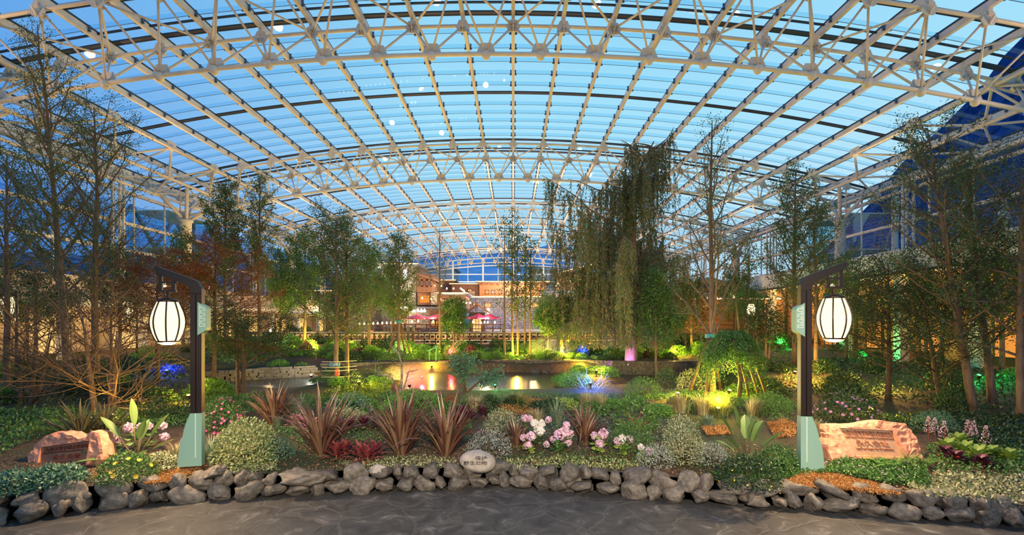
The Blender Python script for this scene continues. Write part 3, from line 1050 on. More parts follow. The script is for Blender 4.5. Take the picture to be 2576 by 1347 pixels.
# ---------------------------------------------------------------- lantern lamp posts
M['bronze'] = pm('dark_bronze_metal', (0.024, 0.012, 0.009), 0.42, 0.35, spec=0.6)
M['teal'] = pm('pale_teal_enamel', (0.26, 0.45, 0.36), 0.5)
M['key'] = pm('light_key_inlay', (0.62, 0.74, 0.68), 0.5)
M['lantern'] = emitm('glowing_lantern_shade', (1.0, 0.80, 0.42), 2.1)
M['bulb'] = emitm('bare_warm_bulb', (1.0, 0.62, 0.25), 9.0)
def lamp_post(label, loc, sg, rz, hgt=3.18, watt=620, group=None):
    """sg = side of the arm along x"""
    t = thing('lamp_post', label, 'lamp post', loc, rz, group)
    # teal foot with the curved fin
    prof = [(-0.085, -0.2), (0.265, -0.2), (0.25, 0.02), (0.235, 0.14), (0.215, 0.26), (0.19, 0.29), (0.175, 0.39), (0.145, 0.50), (0.10, 0.61), (0.085, 0.66), (-0.085, 0.66)]
    mb = MB(); mb.prism([(sg * a, b) for a, b in prof], (0, -0.07, 0), (1, 0, 0), (0, 0, 1), (0, 0.14, 0)); ft = mb.build('foot', M['teal'], t)
    mb = MB(); mb.box((0, -0.075, 0.3), (0.016, 0.012, 0.72)); mb.box((0, 0.075, 0.3), (0.016, 0.012, 0.72)); mb.build('seam', M['key'], ft)
    # twin blade post
    for a, b, nm in ((0.045, 0.075, 'post_blade'), (-0.045, 0.075, 'post_blade')):
        mb = MB(); mb.box((sg * a, 0, (0.66 + hgt - 0.42) / 2 + 0.0), (b, 0.13, hgt - 0.42 - 0.66)); mb.build(nm, M['bronze'], t)
    mb = MB(); mb.box((0, 0, 1.7), (0.03, 0.07, 2.1)); mb.build('post_core', M['bronze'], t)
    # bent arm
    arm = [(-0.083, hgt - 0.43), (-0.083, hgt - 0.34), (-0.02, hgt - 0.22), (0.10, hgt - 0.165), (0.56, hgt + 0.01), (0.60, hgt + 0.0), (0.58, hgt - 0.07), (0.54, hgt - 0.12), (0.16, hgt - 0.275), (0.09, hgt - 0.33), (0.083, hgt - 0.43)]
    mb = MB(); mb.prism([(sg * a, b) for a, b in arm], (0, -0.065, 0), (1, 0, 0), (0, 0, 1), (0, 0.13, 0)); mb.build('arm', M['bronze'], t)
    # hanger
    hx = 0.43
    mb = MB()
    mb.box((sg * (hx + 0.10), 0, hgt - 0.24), (0.05, 0.05, 0.30))
    mb.box((sg * (hx - 0.09), 0, hgt - 0.30), (0.05, 0.05, 0.17))
    mb.box((sg * hx, 0, hgt - 0.385), (0.26, 0.06, 0.03))
    mb.box((sg * (hx - 0.02), 0, hgt - 0.21 - 0.035), (0.24, 0.03, 0.03))
    mb.tube([(sg * hx, 0, hgt - 0.39), (sg * hx, 0, hgt - 0.56)], 0.022, 8)
    mb.build('hanger', M['bronze'], t)
    # lantern
    zt = hgt - 0.55
    ln = link('lantern', None, t)
    ln.location = (sg * hx, 0, zt)
    pf = lambda r: [(r * a, b) for a, b in ((0.60, 0.0), (0.72, -0.07), (0.88, -0.17), (0.98, -0.27), (1.0, -0.34), (0.97, -0.42), (0.86, -0.52), (0.72, -0.60), (0.62, -0.645))]
    mb = MB(); mb.lathe(pf(0.232), 28); mb.build('shade', M['lantern'], ln, True)
    for k in range(8):
        a = k * math.pi / 4 + 0.3
        mb = MB()
        mb.tube([(r * math.cos(a), r * math.sin(a), z) for r, z in pf(0.240)], 0.0125, 5)
        mb.build('rib', M['bronze'], ln)
    mb = MB(); mb.lathe([(0.02, 0.05), (0.10, 0.045), (0.155, 0.02), (0.155, -0.012), (0.02, -0.012)], 20); mb.build('top_cap', M['bronze'], ln)
    mb = MB(); mb.lathe([(0.085, -0.70), (0.10, -0.69), (0.155, -0.66), (0.155, -0.635), (0.085, -0.635), (0.085, -0.70)], 20); mb.build('bottom_rim', M['bronze'], ln)
    mb = MB(); mb.lathe([(0.001, -0.685), (0.084, -0.685)], 20); mb.build('bulb', M['bulb'], ln)
    point('lantern_light', (0, 0, -0.78), (1.0, 0.66, 0.33), watt, 0.09, ln)
    # plaque with the key pattern
    pq = [(-0.03, 1.93), (-0.03, 2.47), (-0.145, 2.40), (-0.165, 2.36), (-0.165, 2.06), (-0.15, 2.01)]
    mb = MB(); mb.prism([(sg * a, b) for a, b in pq], (0, -0.085, 0), (1, 0, 0), (0, 0, 1), (0, 0.17, 0)); q = mb.build('key_plaque', M['teal'], t)
    mb = MB()
    for sd in (-0.088, 0.088):
        for k in range(4):
            z = 2.075 + 0.085 * k
            for a, b, c, d in ((-0.098, z, 0.074, 0.013), (-0.135, z + 0.02, 0.013, 0.05), (-0.105, z + 0.042, 0.055, 0.013), (-0.061, z + 0.042, 0.013, 0.094), (-0.082, z + 0.062, 0.013, 0.03)):
                mb.box((sg * a, sd, b), (c, 0.006, d))
    mb.build('key_pattern', M['key'], q)
    return t
Yl = 7.82
lamp_post('lantern lamp post beside the rounded gold-green shrub, arm over the low monument', (X(497, Yl), Yl, Z(1140, Yl)), -1, 0.22, Z(675, Yl) - Z(1140, Yl))
Yr = 7.66
lamp_post('lantern lamp post beside the long rose granite monument and the strelitzia', (X(2024, Yr), Yr, Z(1150, Yr)), 1, -0.15, Z(664, Yr) - Z(1150, Yr))
for x_, y_, sg in ((-3.6, -1.4, 1), (3.8, -1.4, -1)):  # unseen posts, added as warm light from behind the viewpoint
    lamp_post('added lantern lamp post, unseen behind the viewpoint, for light on the near side', (x_, y_, 0.2), sg, 0.1, 3.9, 110, 'added lamp posts behind the viewpoint')
# ================================================================ plants: builders
M['bark'] = pm('grey_brown_bark', (0.11, 0.068, 0.048), 0.85, col2=(0.20, 0.135, 0.10), scale=10, bump=0.6, stretch=(1, 1, 0.25))
M['darkbark'] = pm('dark_bark', (0.065, 0.040, 0.028), 0.85, col2=(0.12, 0.075, 0.05), scale=10, bump=0.5)
M['barebark'] = pm('tan_bare_bark', (0.11, 0.062, 0.036), 0.8, col2=(0.19, 0.115, 0.07), scale=14, bump=0.4)
M['whitebark'] = pm('white_peeling_bark', (0.42, 0.38, 0.34), 0.8, col2=(0.16, 0.11, 0.08), scale=9, bump=0.3)
M['stem'] = pm('green_brown_stem', (0.09, 0.07, 0.03), 0.8)
M['redstem'] = pm('red_brown_stem', (0.25, 0.07, 0.03), 0.7)
LM = {
    'ginkgo': leafm('ginkgo_leaf', (0.03, 0.075, 0.02), (0.06, 0.13, 0.03), (0.11, 0.19, 0.045), tr=0.3),
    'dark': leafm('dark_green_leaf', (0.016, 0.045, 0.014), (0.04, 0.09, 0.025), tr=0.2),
    'mid': leafm('mid_green_leaf', (0.045, 0.125, 0.028), (0.11, 0.25, 0.05), tr=0.3),
    'bright': leafm('bright_green_leaf', (0.07, 0.20, 0.03), (0.17, 0.38, 0.06), tr=0.35),
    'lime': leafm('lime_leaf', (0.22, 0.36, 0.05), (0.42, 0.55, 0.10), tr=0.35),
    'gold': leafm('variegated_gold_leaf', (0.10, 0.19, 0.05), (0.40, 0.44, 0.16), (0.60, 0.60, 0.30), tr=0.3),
    'cream': leafm('variegated_cream_leaf', (0.10, 0.17, 0.06), (0.34, 0.36, 0.19), (0.60, 0.58, 0.38), tr=0.3),
    'silver': leafm('silver_leaf', (0.22, 0.28, 0.24), (0.52, 0.55, 0.48), tr=0.2),
    'blue': leafm('blue_green_leaf', (0.05, 0.14, 0.09), (0.14, 0.28, 0.19), tr=0.25),
    'maple': leafm('bronze_red_maple_leaf', (0.16, 0.055, 0.022), (0.34, 0.075, 0.035), (0.20, 0.13, 0.03), tr=0.35),
    'willow': leafm('willow_leaf', (0.06, 0.12, 0.035), (0.14, 0.21, 0.07), (0.32, 0.18, 0.10), tr=0.3),
    'flax': leafm('bronze_flax_leaf', (0.085, 0.030, 0.026), (0.17, 0.075, 0.050), (0.30, 0.20, 0.11), tr=0.12, gloss=0.10),
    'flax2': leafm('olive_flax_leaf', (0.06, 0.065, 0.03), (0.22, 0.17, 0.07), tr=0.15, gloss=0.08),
    'red': leafm('crimson_leaf', (0.22, 0.035, 0.045), (0.42, 0.10, 0.085), tr=0.3),
    'plum': leafm('plum_leaf', (0.06, 0.012, 0.025), (0.16, 0.03, 0.06), tr=0.2),
    'pinkleaf': leafm('rose_leaf', (0.45, 0.16, 0.19), (0.70, 0.34, 0.36), tr=0.3),
    'strel': leafm('banana_like_leaf', (0.10, 0.19, 0.05), (0.20, 0.31, 0.09), tr=0.3, gloss=0.06),
    'straw': leafm('straw_grass', (0.34, 0.29, 0.15), (0.60, 0.54, 0.32), tr=0.3),
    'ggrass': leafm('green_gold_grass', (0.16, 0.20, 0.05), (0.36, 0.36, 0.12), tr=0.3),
    'bgrass': leafm('blue_green_grass', (0.12, 0.20, 0.14), (0.26, 0.34, 0.22), tr=0.3),
    'sedum': leafm('orange_sedum', (0.30, 0.13, 0.035), (0.52, 0.27, 0.08), tr=0.2),
    'bluelit': leafm('blue_light_tinted_leaf', (0.02, 0.05, 0.20), (0.05, 0.10, 0.40), tr=0.3),  # blue of the spotlight painted into the leaf colour
    'moss': leafm('yellow_green_moss', (0.10, 0.19, 0.02), (0.22, 0.33, 0.04), tr=0.3),
    'pinkfl': leafm('magenta_petal', (0.62, 0.06, 0.22), (0.85, 0.22, 0.45), tr=0.3),
    'lilac': leafm('lilac_petal', (0.45, 0.16, 0.42), (0.70, 0.35, 0.66), tr=0.3),
    'yelfl': leafm('yellow_petal', (0.80, 0.52, 0.03), (0.95, 0.70, 0.06), tr=0.3),
    'hydpink': leafm('pink_hydrangea_petal', (0.80, 0.40, 0.55), (0.92, 0.66, 0.76), (0.78, 0.60, 0.86), tr=0.3),
    'hydwhite': leafm('white_hydrangea_petal', (0.85, 0.80, 0.74), (0.95, 0.90, 0.88), tr=0.3),
    'redfl': leafm('scarlet_petal', (0.75, 0.03, 0.02), (0.9, 0.10, 0.05), tr=0.3),
}
def rnd_dirs(rng, n, up=0.0):
    d = rng.normal(size=(n, 3))
    d[:, 2] += up
    return d / (np.linalg.norm(d, axis=1)[:, None] + 1e-9)
def wander(p0, d, L, n, rng, jit=0.12, lift=0.0):
    pts = [np.array(p0, dtype=float)]
    d = np.array(d, dtype=float)
    d /= np.linalg.norm(d)
    for i in range(n):
        d = d + rng.normal(size=3) * jit + np.array((0, 0, lift / n))
        d /= np.linalg.norm(d)
        pts.append(pts[-1] + d * L / n)
    return np.array(pts)
def lerp(pts, t):
    k = t * (len(pts) - 1)
    i = min(int(k), len(pts) - 2)
    return pts[i] + (pts[i + 1] - pts[i]) * (k - i), pts[i + 1] - pts[i]

def tree(name, label, cat, base, H, r0, crown, nb=36, start=0.25, asc=0.9, leaf='ginkgo', ls=0.09, nl=7000, bark='bark', lean=(0, 0), sub=7, seed=1,
         spread=0.10, lift=0.25, group=None, leaders=1, flat=0.0, extra=None, jit=0.10, subl=0.42):
    """crown(t) -> branch length at height t of the trunk (0 foot .. 1 top)"""
    rng = np.random.default_rng(seed)
    r0 *= 0.7
    rt = thing(name, label, cat, base, 0, group)
    tw, bw, cr = MB(), MB(), MB()
    S_pts = []
    for li in range(leaders):
        az = rng.uniform(0, 6.28)
        off = (0.0 if leaders == 1 else 0.22)
        sp = (0.0 if leaders == 1 else rng.uniform(0.05, 0.16))
        n = 12
        ts = np.linspace(0, 1, n + 1)
        hh = H * (1 if li == 0 else rng.uniform(0.75, 0.97))
        px_ = lean[0] * ts + off * math.cos(az) + sp * hh * ts * math.cos(az) + np.cumsum(rng.normal(size=n + 1) * 0.012 * hh / 8)
        py_ = lean[1] * ts + off * math.sin(az) + sp * hh * ts * math.sin(az) + np.cumsum(rng.normal(size=n + 1) * 0.012 * hh / 8)
        tp = np.stack([px_, py_, ts * hh - 0.12 * (1 - ts)], axis=1)
        rr_ = r0 * (1.0 if li == 0 else 0.8)
        rad = rr_ * (1 - ts) ** 0.8 * 0.95 + 0.012
        rad[0] *= 1.25
        tw.tube(tp, rad, 9)
        for b in range(nb // leaders):
            t = start + (1 - start) * ((b + rng.random()) / (nb // leaders)) ** 0.9 * 0.985
            p, d = lerp(tp, t)
            L = crown(t) * rng.uniform(0.75, 1.35) * 1.2
            if L < 0.08:
                continue
            a = b * 2.4 + rng.uniform(-0.5, 0.5)
            el = asc + rng.uniform(-0.25, 0.25)
            dr = np.array((math.cos(a) * math.cos(el), math.sin(a) * math.cos(el), math.sin(el)))
            bp = wander(p, dr, L, 6, rng, jit, lift)
            br = max(0.010, min(0.38 * rr_ * (1 - t) ** 0.5 + 0.006, L * 0.018 + 0.004))
            bw.tube(bp, np.linspace(br, 0.004, 7), 5, cap=False)
            S_pts.append(np.array([lerp(bp, q)[0] for q in np.linspace(0.25, 1, max(3, int(L * 7)))]))
            for s in range(max(2, int(sub * min(1.3, L / 1.5)))):
                q = rng.uniform(0.18, 0.97)
                sp_, sd = lerp(bp, q)
                sd = sd / (np.linalg.norm(sd) + 1e-9)
                d2 = sd * 0.9 + rng.normal(size=3) * np.array((0.8, 0.8, 0.55 * (1 - flat))) + np.array((0, 0, 0.15))
                L2 = L * subl * (1.15 - q) * rng.uniform(0.6, 1.3) + 0.08
                sp2 = wander(sp_, d2, L2, 4, rng, 0.15, 0.2)
                bw.tube(sp2, np.linspace(max(0.004, br * 0.4), 0.0025, 5), 3, cap=False)
                S_pts.append(np.array([lerp(sp2, q2)[0] for q2 in np.linspace(0.1, 1, max(3, int(L2 * 9)))]))
    tw.build('trunk', M[bark], rt, True)
    if bw.n:
        bw.build('branch', M[bark], rt, True)
    if nl:
        pts = np.concatenate(S_pts)
        idx = rng.integers(0, len(pts), nl)
        pos = pts[idx] + rng.normal(size=(nl, 3)) * np.array((spread, spread, spread * (1 - 0.5 * flat)))
        ax = rnd_dirs(rng, nl, 0.1)
        if flat:
            ax[:, 2] *= (1 - flat)
        cr.leaves(pos, ax, rnd_dirs(rng, nl, 1.0 + 3 * flat), ls * rng.uniform(0.6, 1.2, nl), ls * 0.75 * rng.uniform(0.6, 1.1, nl))
        cr.build('crown', LM[leaf], rt)
    return rt

def shrub(name, label, cat, base, w_, h, leaf='mid', ls=0.07, nl=900, seed=1, group=None, aspect=0.5, flowers=None, stems=6, wd=0.9, shell=0.55, upd=0.5, stemmat='stem', top=1.0, flat_top=0.0, fname='blossom'):
    """dome of leaves w_ wide and h high on its own stems; w_ may be (wx, wy)"""
    rng = np.random.default_rng(seed)
    wx, wy = w_ if isinstance(w_, tuple) else (w_, w_ * 0.85)
    rt = thing(name, label, cat, base, 0, group)
    lump = rng.normal(size=(9, 3))
    lump[:, 2] = np.abs(lump[:, 2])
    lump /= np.linalg.norm(lump, axis=1)[:, None]
    def dome(n, r0):
        d = rng.normal(size=(n, 3))
        d[:, 2] = np.abs(d[:, 2])
        d /= np.linalg.norm(d, axis=1)[:, None]
        k = 0.82 + 0.30 * (np.max(d @ lump.T, axis=1) - 0.6)
        r = (r0 + (1 - r0) * rng.random(n) ** 0.6) * k
        p = d * r[:, None] * np.array((wx / 2, wy / 2, h * 0.95))
        return p, d
    st = MB()
    for k in range(stems):
        p, d = dome(1, 0.75)
        q = p[0] * np.array((0.15, 0.15, 0))
        m = (q + p[0]) / 2 + np.array((0, 0, 0.08 * h))
        st.tube([q - (0, 0, 0.03), m, p[0] * 0.95], np.array((0.016, 0.011, 0.005)) * max(0.5, min(1.6, h)), 5, cap=False)
    if stems:
        st.build('stem', M[stemmat], rt, True)
    p, d = dome(nl, shell)
    p[:, 2] += 0.03
    ax = d * 0.6 + rnd_dirs(rng, nl) * 0.8
    ax[:, 2] += upd * 0.6
    mb = MB()
    mb.leaves(p, ax, d + rnd_dirs(rng, nl) * 0.5, ls * rng.uniform(0.65, 1.25, nl), ls * aspect * rng.uniform(0.8, 1.2, nl), cup=0.1)
    mb.build('foliage', LM[leaf], rt)
    if flowers:
        fl, nf, fs = flowers
        p, d = dome(nf, 0.93)
        mb = MB()
        for i in range(nf):
            k = 7
            a = np.arange(k) * 2 * math.pi / k + rng.random()
            u = np.cross(d[i], (0.3, 0.9, 0.2)); u /= np.linalg.norm(u)
            v = np.cross(d[i], u)
            ax = u[None] * np.cos(a)[:, None] + v[None] * np.sin(a)[:, None] + d[i][None] * 0.45
            mb.leaves(np.repeat(p[i][None] * 1.03, k, 0), ax, np.repeat(d[i][None], k, 0), fs * 0.55, fs * 0.42, cup=0.0)
        mb.build(fname, LM[fl], rt)
    return rt

def flax(label, base, w_, h, leaf='flax', n=56, seed=1, group=None, W=0.05, name='flax_plant'):
    rng = np.random.default_rng(seed)
    rt = thing(name, label, 'plant', base, 0, group)
    mb = MB()
    for i in range(n):
        az = i * 2.399 + rng.uniform(-0.3, 0.3)
        f = (i + 0.5) / n
        L = h * rng.uniform(0.75, 1.15) * (1.15 - 0.1 * f)
        lean_ = 0.05 + 0.62 * f * rng.uniform(0.8, 1.1) * min(1.3, w_ / h)
        bend = rng.uniform(0.1, 0.75) if rng.random() < 0.7 else rng.uniform(1.0, 2.3)
        mb.blade((0.07 * f * math.cos(az), 0.07 * f * math.sin(az), -0.03), az, L, W * rng.uniform(0.7, 1.15), lean_, bend, 7, twist=rng.uniform(-0.6, 0.6))
    mb.build('blade_rosette', LM[leaf], rt)
    mb = MB(); mb.lathe([(0.10, -0.05), (0.09, 0.05), (0.02, 0.12)], 8); mb.build('crown_base', M['stem'], rt)
    return rt

def grass(label, base, w_, h, leaf='straw', n=260, seed=1, group=None, W=0.008, wind=0.0, cat='grass tuft', name='grass_tuft'):
    rng = np.random.default_rng(seed)
    rt = thing(name, label, cat, base, 0, group)
    mb = MB()
    for i in range(n):
        az = rng.uniform(0, 6.28) if wind == 0 else rng.normal(0 if wind > 0 else math.pi, 0.9)
        r = abs(rng.normal()) * 0.12 * w_
        mb.blade((r * math.cos(az), r * math.sin(az), -0.02), az, h * rng.uniform(0.7, 1.3), W * rng.uniform(0.7, 1.4), rng.uniform(0.02, 0.35), rng.uniform(0.3, 1.7), 5, fold=0.0)
    mb.build('blade_tuft', LM[leaf], rt)
    return rt

def bigleaf(mb, base, az, stalk, L, W, lean_, bend=0.5, n=7):
    """a paddle leaf on a long stalk"""
    d = np.array((math.cos(az) * math.sin(lean_), math.sin(az) * math.sin(lean_), math.cos(lean_)))
    p = np.asarray(base) + d * stalk
    t = np.linspace(0, 1, n + 1)
    ang = lean_ + 0.1 + bend * t
    ds = L / n
    r = np.concatenate([[0], np.cumsum(np.sin(ang[:-1]) * ds)])
    z = np.concatenate([[0], np.cumsum(np.cos(ang[:-1]) * ds)])
    dh = np.array((math.cos(az), math.sin(az), 0)); s = np.array((-math.sin(az), math.cos(az), 0))
    c = p[None] + r[:, None] * dh + z[:, None] * np.array((0, 0, 1.0))
    nr = np.stack([-np.cos(ang) * dh[0], -np.cos(ang) * dh[1], np.sin(ang)], axis=1)
    wd = W * np.sin(np.clip(t * 0.93 + 0.06, 0, 1) * math.pi) ** 0.7
    v = np.stack([c + s * wd[:, None] / 2 + nr * wd[:, None] * 0.18, c, c - s * wd[:, None] / 2 + nr * wd[:, None] * 0.18], axis=1).reshape(-1, 3)
    f = []
    for i in range(n):
        a = i * 3
        f += [(a, a + 1, a + 4, a + 3), (a + 1, a + 2, a + 5, a + 4)]
    mb.add(v, f)
    return p

def carpet(name, label, poly_px, leaf, ls, n, h, seed=1, aspect=0.6, cat='ground cover', flowers=None, kind='stuff', lift=0.0):
    """a low carpet of leaves over an outline given on the ground (x, y)"""
    rng = np.random.default_rng(seed)
    pts = np.array([onground(a, b)[:2] for a, b in poly_px])
    lo, hi = pts.min(0), pts.max(0)
    out = []
    tot = 0
    x1, y1 = pts[:, 0], pts[:, 1]
    x2, y2 = np.roll(x1, -1), np.roll(y1, -1)
    while tot < n:
        q = rng.uniform(lo, hi, (n, 2))
        ins = np.zeros(n, dtype=bool)
        for a, b, c, d in zip(x1, y1, x2, y2):
            cond = ((b > q[:, 1]) != (d > q[:, 1])) & (q[:, 0] < (c - a) * (q[:, 1] - b) / (d - b + 1e-12) + a)
            ins ^= cond
        q = q[ins]
        if len(q) == 0:
            break
        out.append(q)
        tot += len(q)
    q = np.concatenate(out)[:n]
    m = len(q)
    hm = np.array([noise.noise(Vector((a * 1.7, b * 1.7, seed))) for a, b in q])
    z = gz(q[:, 0], q[:, 1]) + lift + h * (0.35 + 0.65 * np.clip(hm + 0.5, 0, 1)) * rng.random(m) ** 0.5
    ax = rnd_dirs(rng, m, 0.6)
    mb = MB()
    mb.leaves(np.column_stack([q, z]), ax, rnd_dirs(rng, m, 1.2), ls * rng.uniform(0.6, 1.3, m), ls * aspect, cup=0.1)
    mats = [LM[leaf]]
    if flowers:
        fl, nf, fs = flowers
        mats.append(LM[fl])
        k = rng.integers(0, m, nf)
        for i in k:
            p = np.array((q[i, 0], q[i, 1], gz(q[i, 0], q[i, 1]) + lift + h * rng.uniform(0.9, 1.2)))
            a = np.arange(8) * 0.785
            axx = np.stack([np.cos(a), np.sin(a), np.full(8, 0.25)], axis=1)
            mb.leaves(np.repeat(p[None], 8, 0), axx, np.tile((0, 0, 1.0), (8, 1)), fs * 0.5, fs * 0.3, 1, cup=0)
    return tag(mb.build(name, mats), label, cat, kind=kind)
def mwid(px, Y):                              # pixels to metres at a distance
    return px / F * Y
# ================================================================ planting: the front bed
def at(px, py):
    return onground(px, py)
def sh(name, label, px, py, wpx, hpx, leaf='mid', cat='shrub', group=None, ls=0.05, nl=900, seed=1, **k):
    b = at(px, py)
    return shrub(name, label, cat, b, mwid(wpx, b[1]), mwid(hpx, b[1]), leaf, ls, nl, seed, group, **k)
# flax
for i, (px, py, wpx, hpx, lb, lf) in enumerate((
        (690, 1068, 105, 92, 'bronze flax clump behind the gold-green shrub', 'flax'),
        (808, 1150, 165, 150, 'large dark bronze flax clump at the bark gap, nearest the gold-green shrub', 'flax'),
        (1010, 1146, 150, 150, 'bronze flax clump between crimson leaves and the arching flax', 'flax'),
        (1122, 1152, 150, 140, 'bronze flax clump with arching tan blades beside the inscribed boulder', 'flax'),
        (1470, 1112, 105, 92, 'small bronze flax clump behind the hydrangeas', 'flax'),
        (1300, 1125, 60, 70, 'thin bronze flax tuft at the first hydrangeas', 'flax'),
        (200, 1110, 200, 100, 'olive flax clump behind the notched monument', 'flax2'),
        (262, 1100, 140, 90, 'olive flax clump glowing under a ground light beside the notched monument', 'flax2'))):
    b = at(px, py)
    flax(lb, b, mwid(wpx, b[1]), mwid(hpx, b[1]), lf, 78 if i < 4 else 50, 20 + i, W=0.062 if i < 4 else 0.048)
# gold and variegated shrubs
sh('variegated_shrub', 'rounded gold-green shrub beside the lamp post with the arm over the monument', 618, 1172, 185, 125, 'gold', ls=0.055, nl=3200, seed=31, aspect=0.55)
sh('creeping_shrub', 'low teal-green shrub at the foot of the gold-green shrub', 694, 1160, 100, 62, 'blue', ls=0.035, nl=1500, seed=32)
sh('variegated_shrub', 'big airy cream variegated shrub beside the green spires', 1712, 1165, 125, 135, 'cream', ls=0.042, nl=3200, seed=33, aspect=0.45)
sh('silver_shrub', 'sprawling silver shrub at the foot of the cream variegated shrub', 1650, 1178, 110, 62, 'silver', ls=0.04, nl=1000, seed=34, aspect=0.35, stems=12)
sh('silver_shrub', 'sprawling silver shrub between the cream shrub and the strelitzia', 1788, 1172, 100, 60, 'silver', ls=0.04, nl=900, seed=35, aspect=0.35, stems=12)
sh('silver_shrub', 'tangled silver shrub behind the inscribed boulder', 1232, 1150, 140, 75, 'silver', ls=0.036, nl=1400, seed=36, aspect=0.35, stems=14)
sh('variegated_shrub', 'pale green mounded shrub above the tangled silver shrub', 1262, 1090, 110, 66, 'cream', ls=0.04, nl=1700, seed=37)
sh('spire_shrub', 'green shrub of upright leafy spires beside the last hydrangeas', 1588, 1140, 130, 88, 'mid', ls=0.05, nl=1900, seed=38, aspect=0.3, upd=1.6)
sh('broadleaf_shrub', 'glossy broad-leaved shrub on red stems behind the spires', 1600, 1085, 130, 92, 'mid', ls=0.11, nl=420, seed=39, aspect=0.45, stems=16, stemmat='redstem', shell=0.7)
sh('clipped_hedge', 'bright green mounded hedge in front of the pond', 1040, 1045, 190, 68, 'bright', ls=0.045, nl=3600, seed=40, shell=0.8)
sh('broadleaf_shrub', 'blue-green rhododendron-like shrub in front of the grassy islet', 878, 1045, 130, 62, 'blue', ls=0.11, nl=420, seed=41, aspect=0.3, stems=10)
sh('pale_shrub', 'pale grey-green low shrub behind the crimson leaves', 870, 1075, 150, 52, 'cream', ls=0.04, nl=1700, seed=42)
sh('pink_azalea', 'shrub covered in magenta blossom beside the gold-green shrub', 560, 1085, 120, 92, 'mid', ls=0.045, nl=1500, seed=43, flowers=('pinkfl', 90, 0.065))
sh('lilac_azalea', 'large dark shrub with lilac blossom behind the long monument', 2130, 1070, 175, 92, 'dark', ls=0.06, nl=2000, seed=44, flowers=('lilac', 75, 0.075))
sh('round_shrub', 'round grey-green shrub beside the long monument', 2350, 1090, 120, 58, 'blue', ls=0.04, nl=1500, seed=45)
sh('lantana_shrub', 'dark green shrub with tiny yellow flowers below the strelitzia', 1885, 1222, 170, 92, 'dark', ls=0.045, nl=2400, seed=46, flowers=('yelfl', 34, 0.03))
sh('lantana_shrub', 'green shrub around the strelitzia stems', 1960, 1190, 120, 70, 'mid', ls=0.045, nl=1500, seed=47)
sh('daisy_shrub', 'low green shrub with yellow daisies near the notched monument', 318, 1212, 150, 78, 'mid', ls=0.045, nl=1700, seed=48, flowers=('yelfl', 16, 0.075))
sh('herb_shrub', 'leafy green herb clump in front of the notched monument', 140, 1228, 150, 56, 'blue', ls=0.06, nl=1300, seed=49, aspect=0.55)
sh('herb_shrub', 'leafy green herb clump at the path edge of the notched monument', 40, 1242, 150, 56, 'blue', ls=0.06, nl=1300, seed=50, aspect=0.55)
sh('herb_shrub', 'small leafy herb between the daisies and the orange sedum', 400, 1190, 100, 48, 'cream', ls=0.05, nl=800, seed=51)
sh('round_shrub', 'green shrub behind the lamp post, beside the magenta blossom', 470, 1060, 110, 58, 'dark', ls=0.05, nl=1200, seed=52)
sh('round_shrub', 'dark leafy shrub beneath the bare branching shrub', 390, 1060, 130, 60, 'dark', ls=0.06, nl=1200, seed=53, flowers=('yelfl', 12, 0.06))
sh('sage_shrub', 'low shrub with pale leaves between broadleaf and grass mound', 1420, 1035, 90, 36, 'lime', ls=0.06, nl=500, seed=54)
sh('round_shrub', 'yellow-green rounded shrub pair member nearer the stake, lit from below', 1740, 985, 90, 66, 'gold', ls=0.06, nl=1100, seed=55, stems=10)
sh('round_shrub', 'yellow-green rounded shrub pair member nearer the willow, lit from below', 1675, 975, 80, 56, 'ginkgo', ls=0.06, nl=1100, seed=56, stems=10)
sh('low_juniper', 'spreading dark green shrub on the pond bank near the round pair', 1615, 995, 110, 52, 'mid', ls=0.05, nl=1600, seed=57)
sh('low_juniper', 'spreading green shrub behind the grasses near the lilac azalea', 1935, 1045, 120, 62, 'mid', ls=0.05, nl=1500, seed=58)
sh('low_juniper', 'spreading green shrub on the islet beside the blue lit twigs', 1445, 975, 110, 46, 'bright', ls=0.05, nl=1600, seed=59)
sh('ball_shrub', 'dark clipped ball shrub on the grassy islet', 893, 990, 76, 62, 'dark', ls=0.05, nl=1700, seed=60, shell=0.8)
sh('low_juniper', 'low bright shrub on the bank behind the flax', 560, 1030, 130, 40, 'mid', ls=0.05, nl=1200, seed=61)
sh('low_juniper', 'dark low shrub between magenta blossom and bronze flax', 640, 1030, 80, 50, 'mid', ls=0.05, nl=900, seed=62)
sh('bronze_shrub', 'small bronze shrub beside the bright hedge', 1135, 1040, 50, 50, 'maple', ls=0.05, nl=600, seed=63)
# crimson cordylines and coloured heucheras
def rosette(label, px, py, wpx, hpx, leaf, name='cordyline', n=26, W=0.055, seed=1, group=None, cat='plant'):
    b = at(px, py)
    rng = np.random.default_rng(seed)
    t = thing(name, label, cat, b, 0, group)
    h = mwid(hpx, b[1]); w_ = mwid(wpx, b[1])
    mb = MB()
    for i in range(n):
        az = i * 2.4
        f = i / n
        bigleaf(mb, (0, 0, h * 0.3 * (1 - f)), az, h * 0.25, max(0.08, w_ * 0.48) * rng.uniform(0.8, 1.1), W, 0.25 + 0.95 * f, 0.6, 5)
    mb.build('leaf_rosette', LM[leaf], t)
    mb = MB(); mb.tube([(0, 0, -0.04), (0, 0, h * 0.45)], 0.012, 6); mb.build('stem', M['redstem'], t)
    return t
for i, (px, py) in enumerate(((868, 1158), (905, 1162), (942, 1156), (846, 1166), (925, 1170))):
    rosette('crimson broad-leaved cordyline in the clump between two bronze flax', px, py, 62, 52, 'red', seed=i, group='crimson cordylines')
for i, (px, py) in enumerate(((760, 1078), (785, 1082), (742, 1074))):
    rosette('rose-pink coral bells behind the dark bronze flax', px, py, 46, 28, 'pinkleaf', 'coral_bells', 22, 0.06, 40 + i, 'rose-pink coral bells')
